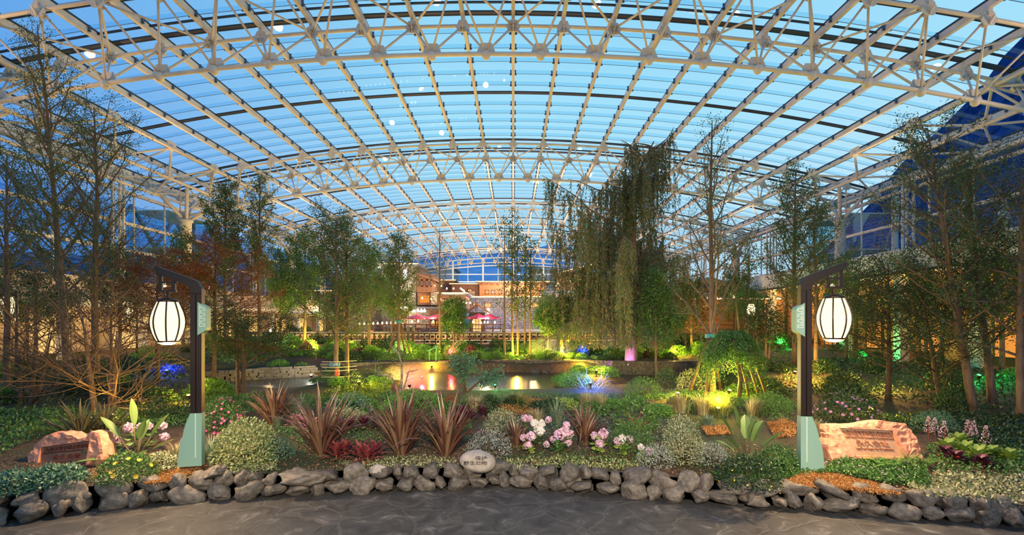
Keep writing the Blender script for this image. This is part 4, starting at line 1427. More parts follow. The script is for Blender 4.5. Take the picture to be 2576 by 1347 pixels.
for i, (px, py) in enumerate(((880, 1085), (915, 1082), (950, 1084), (860, 1092), (1150, 1070), (1180, 1062), (1215, 1052), (1165, 1050), (1200, 1040))):
    rosette('plum-leaved coral bells among the bronze flax', px, py, 50, 28, 'plum', 'coral_bells', 22, 0.07, 60 + i, 'plum coral bells')
for i, (px, py) in enumerate(((2385, 1142), (2410, 1128), (2460, 1160), (2495, 1156), (2430, 1150), (2540, 1165))):
    rosette('lime-leaved coral bells beside the long monument', px, py, 62, 26, 'lime', 'coral_bells', 24, 0.10, 80 + i, 'lime coral bells')
for i, (px, py) in enumerate(((2380, 1156), (2405, 1166), (2470, 1180))):
    rosette('plum-leaved coral bells under the lime ones near the long monument', px, py, 56, 24, 'plum', 'coral_bells', 22, 0.09, 90 + i, 'plum coral bells near the long monument')
for i, (px, py) in enumerate(((2335, 1108), (2352, 1112), (2375, 1122), (2435, 1118), (2448, 1124), (2480, 1138))):
    b = at(px, py)
    t = thing('astilbe', 'pink flower spire rising beside the long monument', 'flower', b, 0, 'pink flower spires')
    mb = MB(); mb.tube([(0, 0, -0.03), (0.01, 0, 0.42)], 0.006, 5); mb.build('stem', M['redstem'], t)
    rng = np.random.default_rng(i)
    n = 120
    z = rng.uniform(0.16, 0.46, n)
    r = 0.075 * (0.5 - z) / 0.34 + 0.004
    a = rng.uniform(0, 6.28, n)
    mb = MB(); mb.leaves(np.column_stack([r * np.cos(a), r * np.sin(a), z]), rnd_dirs(rng, n, 0.5), rnd_dirs(rng, n), 0.022, 0.02)
    mb.build('flower_spike', LM['hydpink'], t)
# strelitzias
def strel(label, px, py, leaves, seed=0):
    b = at(px, py)
    t = thing('strelitzia', label, 'plant', b)
    for az, stalk, L, W, ln, bd in leaves:
        mb = MB()
        p = bigleaf(mb, (0, 0, 0), az, stalk, L * 1.12, W * 1.35, ln, bd)
        lf = mb.build('leaf', LM['strel'], t)
        mb = MB(); mb.tube([(0, 0, -0.05), tuple(p * 0.5 + np.array((0, 0, 0.01))), tuple(p)], (0.018, 0.013, 0.010), 6); mb.build('leaf_stalk', M['stem'], lf, True)
    return t
strel('strelitzia with upright paddle leaves beside the lantern lamp post', 1878, 1180, [
    (3.0, 0.55, 0.50, 0.13, 0.42, 0.10), (3.1, 0.62, 0.46, 0.12, 0.18, 0.05), (-0.2, 0.45, 0.34, 0.16, 0.12, 0.2), (0.3, 0.42, 0.36, 0.15, 0.32, 0.35),
    (-0.4, 0.38, 0.40, 0.12, 0.62, 0.2), (3.3, 0.35, 0.30, 0.14, 0.55, 0.5), (2.6, 0.28, 0.30, 0.13, 0.75, 0.6), (-0.9, 0.25, 0.30, 0.12, 0.8, 0.6), (1.2, 0.45, 0.36, 0.13, 0.25, 0.2)])
strel('strelitzia with drooping paddle leaves beside the notched monument', 342, 1165, [
    (3.1, 0.50, 0.42, 0.12, 0.62, 0.1), (3.0, 0.62, 0.40, 0.11, 0.06, -0.1), (0.0, 0.52, 0.42, 0.11, 0.55, 0.05), (-0.2, 0.40, 0.30, 0.12, 0.2, 0.1), (3.4, 0.25, 0.52, 0.11, 1.15, 0.3),
    (3.7, 0.25, 0.50, 0.11, 1.3, 0.25), (0.1, 0.32, 0.34, 0.10, 0.95, 0.1), (-0.6, 0.2, 0.34, 0.08, 0.95, 0.2), (1.5, 0.38, 0.3, 0.11, 0.3, 0.2)])
# hydrangeas: every flower head a part
def hydrangea(label, px, py, heads, seed, group=None, foliage='mid'):
    b = at(px, py)
    Y = b[1]
    t = thing('hydrangea', label, 'flower', b, 0, group)
    rng = np.random.default_rng(seed)
    lv, st = MB(), MB()
    for hx, hy, r_, kind in heads:
        c = np.array((X(hx, Y) - b[0], rng.uniform(-0.08, 0.08), Z(hy, Y) - b[2]))
        st.tube([(c[0] * 0.2, 0, -0.03), (c[0] * 0.7, c[1], c[2] * 0.5), c], 0.006, 5)
        rad = mwid(r_, Y)
        n = 90
        d = rnd_dirs(rng, n, 0.35)
        mb = MB()
        mb.leaves(c + d * rad * 0.8, np.cross(d, rnd_dirs(rng, n)) + d * 0.3, d, rad * 0.62, rad * 0.5, cup=0.0)
        mb.leaves(c + d * rad * 0.7, np.cross(d, rnd_dirs(rng, n)) + d * 0.3, d, rad * 0.62, rad * 0.5, cup=0.0)
        mb.build('flower_head', LM[kind], t)
        m = 9
        pp = np.array([c * q for q in rng.uniform(0.25, 0.9, m)])
        a = rng.uniform(0, 6.28, m)
        lv.leaves(pp, np.column_stack([np.cos(a), np.sin(a), rng.uniform(-0.2, 0.4, m)]), rnd_dirs(rng, m, 2), rng.uniform(0.09, 0.15, m), 0.085, cup=-0.08)
    st.build('stem', M['stem'], t, True)
    lv.build('foliage', LM[foliage], t)
    return t
hp, hw = 'hydpink', 'hydwhite'
hydrangea('white hydrangea with four heads, tallest of the hydrangea row', 1352, 1135, [(1345, 1066, 10, hw), (1362, 1070, 10, hw), (1357, 1083, 12, hw), (1350, 1078, 8, hw)], 1)
hydrangea('pink hydrangea with yellowish leaves at the start of the row by the boulder', 1330, 1142, [(1336, 1097, 11, hp), (1317, 1103, 9, hp), (1328, 1120, 10, hp)], 2, foliage='lime')
hydrangea('lilac-pink hydrangea with a dense cluster of heads below the small flax', 1412, 1142, [(1407, 1093, 13, hp), (1421, 1086, 13, hp), (1430, 1090, 11, hp), (1427, 1114, 11, hp), (1392, 1107, 8, hp), (1375, 1120, 8, hp), (1424, 1070, 9, hp)], 3)
hydrangea('pink hydrangea with three heads on bare red stems right after the small flax', 1505, 1148, [(1497, 1099, 9, hp), (1518, 1092, 12, hp), (1508, 1116, 10, hp)], 4, foliage='lime')
hydrangea('pale pink hydrangea with broad lime leaves beside the spires', 1572, 1150, [(1555, 1113, 10, hp), (1564, 1104, 10, hw), (1586, 1108, 9, hp)], 5, foliage='lime')
hydrangea('small pale hydrangea with two heads beside the silver shrub', 1622, 1162, [(1612, 1126, 8, hw), (1631, 1135, 9, hp)], 6, foliage='lime')
hydrangea('lilac hydrangea behind the white one', 1320, 1095, [(1320, 1053, 9, hp), (1333, 1056, 8, hp), (1380, 1057, 8, hp)], 7)
hydrangea('pink hydrangea behind the drooping strelitzia', 345, 1140, [(330, 1076, 12, hp), (352, 1075, 9, hp), (366, 1075, 10, hp), (402, 1074, 10, hp), (407, 1102, 10, hp)], 8)
hydrangea('lilac hydrangea between the notched monument and the drooping strelitzia', 285, 1150, [(276, 1094, 12, hp), (281, 1111, 11, hp)], 9)
# grasses
for i, (px, py, wpx, hpx, lf, lb, n, wnd) in enumerate((
        (1305, 1028, 90, 40, 'ggrass', 'golden grass tuft on the brown mound', 420, 0), (1195, 1040, 60, 42, 'straw', 'pale feather grass tuft by the brown mound', 300, 0),
        (1478, 1030, 60, 44, 'straw', 'pale feather grass tuft beside the blue lit twigs', 280, 0), (1510, 1032, 40, 44, 'straw', 'narrow pale feather grass tuft beside the blue lit twigs', 220, 0),
        (1715, 1040, 95, 50, 'straw', 'pale wind-swept feather grass nearest the round shrub pair', 420, -1), (1768, 1045, 70, 52, 'straw', 'pale feather grass between the wind-swept tuft and the yellow lit one', 380, 0),
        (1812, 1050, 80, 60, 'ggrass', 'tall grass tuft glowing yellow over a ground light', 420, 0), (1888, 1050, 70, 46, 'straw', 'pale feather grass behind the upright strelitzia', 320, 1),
        (752, 1060, 60, 66, 'bgrass', 'blue-green grass tuft between two bronze flax', 260, 0), (700, 1075, 40, 30, 'bgrass', 'small blue-green grass at the foot of the rear bronze flax', 160, 0),
        (1400, 1075, 50, 70, 'bgrass', 'tall green sword grass behind the hydrangeas', 120, 0), (1350, 1060, 80, 30, 'straw', 'short pale grass in front of the brown mound', 220, 0),
        (530, 1170, 50, 62, 'bgrass', 'fine grass tuft between lamp foot and gold-green shrub', 160, 0), (2040, 1092, 70, 40, 'straw', 'pale dry grass between the lamp post and the long monument', 260, 0),
        (1880, 1075, 120, 26, 'bgrass', 'low grey-green grass in front of the yellow lit tuft', 320, 0), (1780, 1072, 90, 26, 'bgrass', 'low green grass in front of the feather grass', 300, 0),
        (440, 1160, 40, 40, 'straw', 'dry grass tuft beside the teal lamp foot', 120, 0))):
    b = at(px, py)
    grass(lb, b, mwid(wpx, b[1]), mwid(hpx, b[1]), lf, n, 200 + i, wind=wnd, W=0.009)
# carpets (stuff)
carpet('mulch_moss', 'orange-brown sedum carpet below the lamp with the gold-green shrub', [(350, 1212), (400, 1190), (470, 1172), (520, 1160), (515, 1185), (470, 1200), (420, 1222), (370, 1228)], 'sedum', 0.03, 6000, 0.05, 1)
carpet('mulch_moss', 'orange-brown sedum carpet along the border near the long monument', [(1975, 1222), (2010, 1200), (2070, 1190), (2140, 1205), (2200, 1225), (2270, 1258), (2200, 1250), (2100, 1235), (2020, 1232)], 'sedum', 0.03, 8000, 0.06, 2)
carpet('mulch_moss', 'orange-brown moss mound behind the strelitzia', [(1930, 1075), (1970, 1060), (2005, 1075), (2000, 1105), (1950, 1108)], 'sedum', 0.035, 3000, 0.10, 3)
carpet('mulch_moss', 'orange-brown moss patch behind the cream variegated shrub', [(1765, 1080), (1830, 1078), (1845, 1095), (1780, 1100)], 'sedum', 0.035, 2000, 0.07, 4)
carpet('mulch_moss', 'brown peat mound under the golden grass', [(1240, 1030), (1300, 1005), (1370, 1012), (1400, 1030), (1330, 1050), (1260, 1052)], 'sedum', 0.04, 3500, 0.16, 5)
carpet('leaf_carpet', 'cream variegated leaf carpet at the foot of the gold-green shrub', [(540, 1195), (600, 1172), (690, 1165), (700, 1185), (640, 1200), (560, 1205)], 'cream', 0.05, 900, 0.08, 6)
carpet('leaf_carpet', 'cream variegated leaf carpet below the bronze flax', [(850, 1172), (950, 1162), (1060, 1155), (1150, 1165), (1150, 1182), (1040, 1185), (900, 1190)], 'cream', 0.04, 1500, 0.06, 7)
carpet('leaf_carpet', 'mixed low leaf carpet below the hydrangeas', [(1260, 1165), (1400, 1155), (1500, 1160), (1640, 1172), (1600, 1190), (1450, 1182), (1300, 1182)], 'gold', 0.045, 1300, 0.07, 8, flowers=('redfl', 8, 0.03))
carpet('leaf_carpet', 'green leaf carpet with lilac flowers in front of the long monument', [(2050, 1200), (2120, 1165), (2200, 1168), (2330, 1190), (2340, 1235), (2200, 1222), (2100, 1205)], 'mid', 0.05, 4500, 0.13, 9, flowers=('lilac', 26, 0.04))
carpet('leaf_carpet', 'olive leaf carpet along the border beyond the long monument', [(2280, 1235), (2360, 1200), (2576, 1205), (2640, 1240), (2620, 1290), (2450, 1280), (2330, 1262)], 'cream', 0.06, 2400, 0.09, 10)
carpet('leaf_carpet', 'green leaf carpet beside the strelitzia and lamp foot', [(1790, 1200), (1850, 1180), (1990, 1170), (2060, 1180), (2040, 1205), (1960, 1215), (1850, 1225)], 'mid', 0.045, 3500, 0.12, 11, flowers=('lilac', 10, 0.04))
carpet('leaf_carpet', 'dark leaf carpet behind the notched monument', [(-60, 1190), (-60, 1050), (120, 1040), (300, 1045), (480, 1040), (500, 1075), (300, 1090), (100, 1110)], 'mid', 0.07, 6000, 0.22, 12)
carpet('leaf_carpet', 'pale leaf carpet between the daisies and the lamp foot', [(225, 1228), (300, 1200), (400, 1180), (460, 1165), (440, 1185), (360, 1205), (260, 1235)], 'cream', 0.045, 1500, 0.08, 13)
carpet('leaf_carpet', 'low green carpet along the near pond bank', [(740, 1020), (900, 1040), (1200, 1030), (1400, 1025), (1650, 1010), (1800, 1000), (2000, 1010), (2000, 990), (1650, 985), (1500, 995), (1150, 1000), (800, 1005)], 'mid', 0.06, 6000, 0.10, 14)
carpet('moss_turf', 'yellow-green mossy turf of the islet with the ball shrub', [(790, 1003), (830, 985), (880, 972), (960, 965), (985, 975), (980, 1000), (900, 1015), (830, 1018)], 'moss', 0.05, 6500, 0.08, 15)
carpet('leaf_carpet', 'dark leaf carpet beyond the long monument', [(2200, 1060), (2350, 1050), (2640, 1060), (2700, 1160), (2500, 1150), (2330, 1090)], 'dark', 0.07, 4500, 0.16, 16, flowers=('yelfl', 10, 0.06))
carpet('leaf_carpet', 'dark green ground cover under the weeping mound tree', [(1560, 1010), (1700, 990), (1950, 985), (2020, 1030), (1930, 1050), (1800, 1015), (1650, 1010)], 'mid', 0.06, 5000, 0.14, 17)
carpet('leaf_carpet', 'green and silver leaf carpet behind the hydrangeas and grasses', [(1200, 1085), (1330, 1050), (1500, 1045), (1680, 1060), (1760, 1075), (1700, 1120), (1520, 1125), (1330, 1110)], 'blue', 0.05, 2600, 0.10, 18)
carpet('leaf_carpet', 'green leaf carpet between the bronze flax and the pale low shrub', [(660, 1090), (760, 1070), (900, 1065), (1100, 1058), (1190, 1070), (1180, 1120), (1050, 1120), (900, 1125), (760, 1130)], 'mid', 0.05, 2600, 0.09, 19)
carpet('leaf_carpet', 'tufted green carpet along the rear of the front bed', [(500, 1100), (650, 1040), (900, 1035), (1200, 1040), (1500, 1038), (1800, 1050), (2000, 1070), (2000, 1050), (1500, 1015), (900, 1015), (500, 1030)], 'mid', 0.055, 4200, 0.11, 20)
carpet('leaf_carpet', 'scattered herb carpet between boulder, hydrangeas and silver shrubs', [(1240, 1158), (1400, 1140), (1600, 1148), (1800, 1165), (1850, 1190), (1600, 1180), (1400, 1168)], 'mid', 0.04, 1100, 0.08, 21)
carpet('leaf_carpet', 'green leaf carpet under the lime coral bells', [(2330, 1130), (2420, 1100), (2600, 1110), (2680, 1180), (2620, 1215), (2450, 1205), (2345, 1200)], 'mid', 0.06, 3200, 0.10, 22, flowers=('redfl', 7, 0.06))
carpet('leaf_carpet', 'green leaf carpet behind the long monument and the lilac azalea', [(2040, 1075), (2090, 1050), (2250, 1050), (2330, 1075), (2320, 1100), (2090, 1095)], 'dark', 0.06, 2000, 0.12, 23)
# ferns before the monument
for i, (px, py) in enumerate(((2205, 1176), (2290, 1172), (2325, 1180), (2250, 1182), (2195, 1190))):
    b = at(px, py)
    t = thing('fern', 'bright green fern in front of the long monument', 'fern', b, 0, 'ferns before the long monument')
    rng = np.random.default_rng(i)
    mb = MB()
    for k in range(13):
        az = k * 2.4
        ln = rng.uniform(0.15, 0.8)
        L = rng.uniform(0.24, 0.36)
        q = np.linspace(0.1, 1, 16)
        ang = ln + 0.7 * q
        r, z = np.cumsum(np.sin(ang)) * L / 16, np.cumsum(np.cos(ang)) * L / 16
        c = np.column_stack([r * math.cos(az), r * math.sin(az), z])
        s = np.array((-math.sin(az), math.cos(az), 0.15))
        for sd in (1, -1):
            mb.leaves(c, np.repeat((s * sd + np.array((math.cos(az) * .4, math.sin(az) * .4, 0.1)))[None], 16, 0), np.tile((0, 0, 1.0), (16, 1)), 0.06 * (1.1 - q), 0.018)
    mb.build('frond_rosette', LM['bright'], t)
    mb = MB(); mb.lathe([(0.03, -0.04), (0.02, 0.03), (0.005, 0.05)], 6); mb.build('crown_base', M['stem'], t)
# bark chips of the bare soil
rng = np.random.default_rng(5)
n = 9000
x = rng.uniform(-8.5, 8.5, n)
y = np.interp(x, CX, CY) + 0.36 + rng.random(n) ** 1.3 * 1.6
m_ = MB()
p = np.column_stack([x, y, gz(x, y) + 0.012])
m_.leaves(p, rnd_dirs(rng, n) * np.array((1, 1, 0.3)), rnd_dirs(rng, n, 1.5), rng.uniform(0.025, 0.06, n), rng.uniform(0.015, 0.03, n), cup=0.2)
LM['chip'] = leafm('bark_chip', (0.06, 0.028, 0.018), (0.17, 0.085, 0.055), (0.30, 0.18, 0.13), tr=0.0)
tag(m_.build('bark_mulch', LM['chip']), 'loose reddish bark mulch strewn over the front of the bed', 'mulch', kind='stuff')

# ================================================================ trees
def tb(px, py=None, Y=None):
    if Y is None:
        return at(px, py)
    x = X(px, Y)
    return (x, Y, g1(x, Y))
def top(py, b):
    return Z(py, b[1]) - b[2]
b = tb(178, Y=17.0)
tree('ginkgo_tree', 'tallest ginkgo tree, its tip reaching the roof truss, behind the bare shrub', 'tree', b, top(62, b), 0.17, lambda t: 3.6 * (1.0 - t) ** 0.9 * min(1, 3.2 * t) + 0.35, 48, 0.22, 0.75, nl=12800, ls=0.058, lean=(X(108, 17) - b[0], 0), seed=301, lift=0.7, sub=8)
b = tb(246, Y=15.0)
tree('ginkgo_tree', 'shorter ginkgo tree with wide upswept branches beside the tallest one', 'tree', b, top(268, b), 0.15, lambda t: 2.7 * (1.02 - t) ** 0.6 * min(1, 2.6 * t) + 0.3, 42, 0.2, 0.6, nl=12000, ls=0.053, lean=(-0.15, 0), seed=302, lift=0.8, sub=8)
b = tb(20, Y=13.0)
tree('ginkgo_tree', 'ginkgo tree cut by the picture edge beside the round wall lantern', 'tree', b, top(390, b), 0.11, lambda t: 2.0 * (1.02 - t) ** 0.6 * min(1, 2.6 * t) + 0.3, 34, 0.25, 0.6, nl=10400, ls=0.054, seed=303, lift=0.6)
b = tb(653, Y=27.0)
tree('ginkgo_tree', 'slender ginkgo tree with a bare tip behind the red maple', 'tree', b, top(448, b), 0.16, lambda t: 2.0 * (1.0 - t) ** 0.6 * min(1, 3 * t) + 0.25, 40, 0.35, 0.85, nl=6000, ls=0.093, seed=304, lift=0.6)
b = tb(567, Y=26.0)
tree('ginkgo_tree', 'bushy conical ginkgo tree directly behind the red maple', 'tree', b, top(462, b), 0.15, lambda t: 2.4 * (1.0 - t) ** 0.75 + 0.25, 48, 0.3, 0.7, nl=13200, ls=0.098, seed=305, lift=0.6)
b = tb(846, Y=17.6)
tree('ginkgo_tree', 'leafy twin-crowned ginkgo tree rising from the mossy islet', 'tree', b, top(548, b), 0.13, lambda t: 1.75 * (1.02 - t) ** 0.55 * min(1, 2.5 * t) + 0.3, 44, 0.25, 0.5, nl=17600, ls=0.058, seed=306, lift=0.5)
b = tb(872, Y=18.6)
tree('ginkgo_tree', 'second ginkgo trunk standing close behind the islet ginkgo', 'tree', b, top(580, b), 0.12, lambda t: 1.5 * (1.02 - t) ** 0.6 * min(1, 2.5 * t) + 0.25, 34, 0.3, 0.5, nl=11200, ls=0.058, seed=307, lift=0.5)
b = tb(1004, Y=27.5)
tree('ginkgo_tree', 'staked ginkgo tree in front of the stone tower', 'tree', b, top(600, b), 0.15, lambda t: 1.9 * (1.0 - t) ** 0.6 * min(1, 2.5 * t) + 0.25, 40, 0.28, 0.65, nl=7800, ls=0.093, seed=308, lift=0.6)
b = tb(1108, Y=31)
tree('bare_tree', 'thin bare tree with upswept limbs in front of the terrace building', 'tree', b, top(572, b), 0.13, lambda t: 2.0 * (1.0 - t) ** 0.6 * min(1, 2 * t) + 0.2, 18, 0.3, 0.85, nl=350, ls=0.1, seed=309, lift=0.6, sub=3)
for i, (px, Y, tp, r_, nl, lb) in enumerate(((1268, 27, 560, 0.075, 500, 'slim bare trunk of the central clump nearest the pavilion'), (1290, 28, 535, 0.090, 900, 'slim tall trunk at the heart of the central clump'), (1302, 28.6, 590, 0.083, 1500, 'slim trunk with leafy side tufts in the central clump'),
                                             (1318, 30, 600, 0.098, 700, 'reddish slim trunk of the central clump behind the others'), (1332, 29, 610, 0.090, 1500, 'slim orange-lit trunk of the central clump nearest the willow'))):
    b = tb(px, Y=Y)
    tree('bare_tree', lb, 'tree', b, top(tp, b), r_, lambda t: (0.9 + 1.0 * math.sin(t * 9 + i)) * (1.02 - t) ** 0.4 * 0.7 + 0.2, 20, 0.3, 0.55, nl=nl, ls=0.12, seed=320 + i, lift=0.3, sub=4, bark='barebark', spread=0.14)
# willow
def willow(label, base, H, r0, seed):
    rng = np.random.default_rng(seed)
    t = thing('weeping_willow', label, 'tree', base)
    tp = np.array([(0, 0, -0.1), (0.03, 0, 1.2), (0.12, 0, 2.6), (0.25, 0.1, 4.5), (0.15, 0.1, 6.5), (0.2, 0.1, 9.0), (0.6, 0.2, 11.0), (1.3, 0.2, H - 0.6)])
    tw, bw, cr = MB(), MB(), MB()
    tw.tube(tp, np.array((1.3, 1.05, 0.95, 0.8, 0.6, 0.42, 0.25, 0.1)) * r0, 10)
    strands = []
    limbs = []
    for k in range(72):
        q = 0.28 + 0.70 * rng.random() ** 1.35
        p, d = lerp(tp, q)
        a = rng.uniform(0, 6.28)
        L = (1.4 if math.cos(a) < 0 and p[2] < 9 else 0.95) * (4.3 if p[2] < 7.5 else 3.4 if p[2] < 10 else 2.0) * rng.uniform(0.5, 1.1)
        bp = wander(p, (math.cos(a), math.sin(a) * 0.8, 0.75), L, 6, rng, 0.12, -0.55)
        bw.tube(bp, np.linspace(0.06, 0.012, 7), 5, cap=False)
        limbs.append(bp)
        for j in range(int((9 + L * 6) * (1.0 if p[2] < 8 else 0.55))):
            s0, _ = lerp(bp, rng.uniform(0.25, 1.0))
            Ls = min(rng.uniform(0.9, 3.4), s0[2] - 1.2)
            if Ls < 0.4:
                continue
            n = 7
            tt = np.linspace(0, 1, n)
            out = rng.normal(size=2) * 0.22
            sp = np.column_stack([s0[0] + out[0] * np.sqrt(tt) + rng.normal() * 0.05 * tt, s0[1] + out[1] * np.sqrt(tt), s0[2] + 0.12 * np.sin(tt * 3) - Ls * tt])
            strands.append((sp, Ls))
    for sp, Ls in strands:
        cr_n = int(Ls * 30)
        u = rng.random(cr_n)
        i0 = np.minimum((u * 6).astype(int), 5)
        f = (u * 6 - i0)[:, None]
        p = sp[i0] * (1 - f) + sp[i0 + 1] * f + rng.normal(size=(cr_n, 3)) * 0.025
        ax = rng.normal(size=(cr_n, 3)) * 0.45 + np.array((0, 0, -1.0))
        cr.leaves(p, ax, rnd_dirs(rng, cr_n), rng.uniform(0.12, 0.22, cr_n), 0.045, cup=0.05)
        bw.tube(sp[::2], 0.004, 3, cap=False)
    tw.build('trunk', M['bark'], t, True)
    bw.build('branch', M['bark'], t, True)
    cr.build('crown', LM['willow'], t)
    return t
b = tb(1587, Y=25.8)
willow('great weeping willow with hanging curtains, trunk lit purple', b, top(325, b), 0.30, 77)
b = tb(1790, Y=16.3)
tree('ginkgo_tree', 'sparse ginkgo tree with long upswept limbs standing over the weeping mound tree', 'tree', b, top(300, b), 0.16, lambda t: 3.6 * (1.0 - t) ** 0.9 + 0.15, 26, 0.14, 0.85, nl=4800, ls=0.058, seed=331, lift=0.8, sub=6)
b = tb(1998, Y=23)
tree('ginkgo_tree', 'leafy ginkgo tree behind the lamp post next to the strelitzia', 'tree', b, top(425, b), 0.16, lambda t: 2.5 * (1.0 - t) ** 0.7 * min(1, 3 * t) + 0.3, 44, 0.25, 0.65, nl=9000, ls=0.089, seed=332, lift=0.7)
b = tb(2052, Y=20)
tree('ginkgo_tree', 'dense short ginkgo tree next to the lantern of the strelitzia lamp', 'tree', b, top(520, b), 0.12, lambda t: 1.7 * (1.0 - t) ** 0.5 * min(1, 3 * t) + 0.3, 36, 0.3, 0.55, nl=12000, ls=0.061, seed=333, lift=0.5)
b = tb(2452, Y=12)
tree('ginkgo_tree', 'tall ginkgo tree with leaning trunk behind the long monument', 'tree', b, top(318, b), 0.14, lambda t: 2.0 * (1.02 - t) ** 0.55 * min(1, 2.6 * t) + 0.25, 44, 0.25, 0.6, nl=15200, ls=0.051, seed=334, lean=(-1.0, 0.2), lift=0.6)
b = tb(2500, Y=12.6)
tree('ginkgo_tree', 'second leaning ginkgo trunk close behind the first one', 'tree', b, top(400, b), 0.13, lambda t: 2.0 * (1.02 - t) ** 0.5 * min(1, 2.4 * t) + 0.3, 38, 0.22, 0.5, nl=13600, ls=0.051, seed=335, lean=(-0.5, 0.3), lift=0.5)
b = tb(2570, Y=11)
tree('ginkgo_tree', 'ginkgo tree cut by the picture edge beyond the leaning trunks', 'tree', b, top(430, b), 0.12, lambda t: 1.8 * (1.02 - t) ** 0.5 * min(1, 2.4 * t) + 0.3, 34, 0.22, 0.5, nl=11200, ls=0.051, seed=336, lift=0.5)
b = tb(2235, Y=14)
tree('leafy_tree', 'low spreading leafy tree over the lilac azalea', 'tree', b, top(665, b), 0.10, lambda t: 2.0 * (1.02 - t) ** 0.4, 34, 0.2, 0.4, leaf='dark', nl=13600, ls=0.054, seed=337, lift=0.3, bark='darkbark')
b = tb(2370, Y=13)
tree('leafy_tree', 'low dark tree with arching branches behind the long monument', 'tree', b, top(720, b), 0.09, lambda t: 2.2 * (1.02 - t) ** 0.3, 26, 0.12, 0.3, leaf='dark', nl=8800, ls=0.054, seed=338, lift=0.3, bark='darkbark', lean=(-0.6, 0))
b = tb(2130, Y=24)
tree('leafy_tree', 'green leafy tree in front of the canopy building column', 'tree', b, top(660, b), 0.12, lambda t: 2.4 * (1.02 - t) ** 0.45, 34, 0.3, 0.5, leaf='ginkgo', nl=7800, ls=0.093, seed=339, lift=0.3)
# maples
b = tb(540, Y=16.0)
tree('maple_tree', 'bronze-red maple with layered foliage behind the gold-green shrub lamp', 'tree', b, top(600, b), 0.10, lambda t: 2.2 * (1.04 - t) ** 0.45, 40, 0.35, 0.25, leaf='maple', nl=20800, ls=0.058, seed=341, lift=0.1, flat=0.7, bark='darkbark')
b = tb(395, Y=17.0)
tree('maple_tree', 'bronze-red maple with layered foliage behind the lantern over the monument', 'tree', b, top(640, b), 0.10, lambda t: 2.0 * (1.04 - t) ** 0.45, 36, 0.35, 0.25, leaf='maple', nl=16000, ls=0.058, seed=342, lift=0.1, flat=0.7, bark='darkbark')
b = tb(605, Y=14.6)
tree('maple_tree', 'small dark green maple with umbrella crown behind the magenta blossom', 'tree', b, top(795, b), 0.08, lambda t: 1.6 * (1.1 - t) ** 0.25, 34, 0.45, 0.55, leaf='dark', nl=15200, ls=0.051, seed=343, lift=-0.1, flat=0.5, bark='darkbark', leaders=3)
# bare shrub
b = tb(272, Y=11.8)
tree('bare_shrub', 'wide leafless shrub with orange-lit branches behind the notched monument', 'shrub', b, top(800, b), 0.10, lambda t: 3.0 * (1.1 - t) ** 0.3, 30, 0.05, 0.42, nl=0, seed=351, lift=0.35, sub=16, bark='barebark', leaders=3, jit=0.2, subl=0.5)
b = tb(60, Y=12.5)
tree('bare_shrub', 'leafless shrub at the picture edge beside the wide leafless shrub', 'shrub', b, top(830, b), 0.08, lambda t: 2.0 * (1.1 - t) ** 0.3, 22, 0.05, 0.6, nl=0, seed=352, lift=0.35, sub=14, bark='darkbark', leaders=3, jit=0.2, subl=0.5)
# weeping mound tree
def mound(label, base, wd, H, seed):
    rng = np.random.default_rng(seed)
    t = thing('weeping_mound_tree', label, 'tree', base)
    tw = MB()
    tw.tube([(0.3, 0, -0.1), (0.35, 0, 0.6), (0.2, 0, H * 0.8)], (0.07, 0.06, 0.04), 8)
    tw.build('trunk', M['bark'], t, True)
    st = MB()
    n = 13000
    th = rng.uniform(0, 6.28, n)
    u = rng.random(n)
    k = rng.integers(0, 60, n)
    lr = rng.uniform(0.35, 1.0, 60)
    la = rng.uniform(0, 6.28, 60)
    r = lr[k] * wd / 2 * np.clip(0.25 + u, 0, 1)
    a = la[k] + rng.normal(size=n) * 0.16
    z = H * (1.0 - 0.85 * u ** 1.6 * (lr[k] ** 1.4)) - 0.14 * H * (lr[k] < 0.6)
    cr = MB()
    p = np.column_stack([r * np.cos(a) + 0.1, r * np.sin(a) * 0.8, z]) + rng.normal(size=(n, 3)) * 0.05
    ax = np.column_stack([np.cos(a), np.sin(a), np.full(n, -0.9)]) + rng.normal(size=(n, 3)) * 0.5
    cr.leaves(p, ax, np.column_stack([np.cos(a) * 0.5, np.sin(a) * 0.5, np.ones(n)]) + rng.normal(size=(n, 3)) * 0.3, rng.uniform(0.05, 0.09, n), 0.04)
    cr.build('crown', LM['mid'], t)
    for i in range(14):
        st.tube([(0.2, 0, H * 0.7), (lr[i] * 0.5 * math.cos(la[i]), lr[i] * 0.4 * math.sin(la[i]), H * 0.93), (lr[i] * wd * 0.4 * math.cos(la[i]), lr[i] * wd * 0.35 * math.sin(la[i]), H * 0.7)], (0.03, 0.02, 0.01), 5, cap=False)
    st.build('branch', M['bark'], t, True)
    for x1, x2 in ((0.62, 0.32), (0.95, 0.5), (1.2, 0.7)):
        mb = MB(); mb.tube([(x1, -0.1, -0.1), (x2, 0.1, H * 0.75)], 0.035, 7); mb.build('prop_stem', M['barebark'], t, True)
    return t
b = tb(1835, Y=15.2)
mound('weeping mound tree with a dense umbrella of fine green leaves on propped stems', b, 2.2, top(838, b), 9)
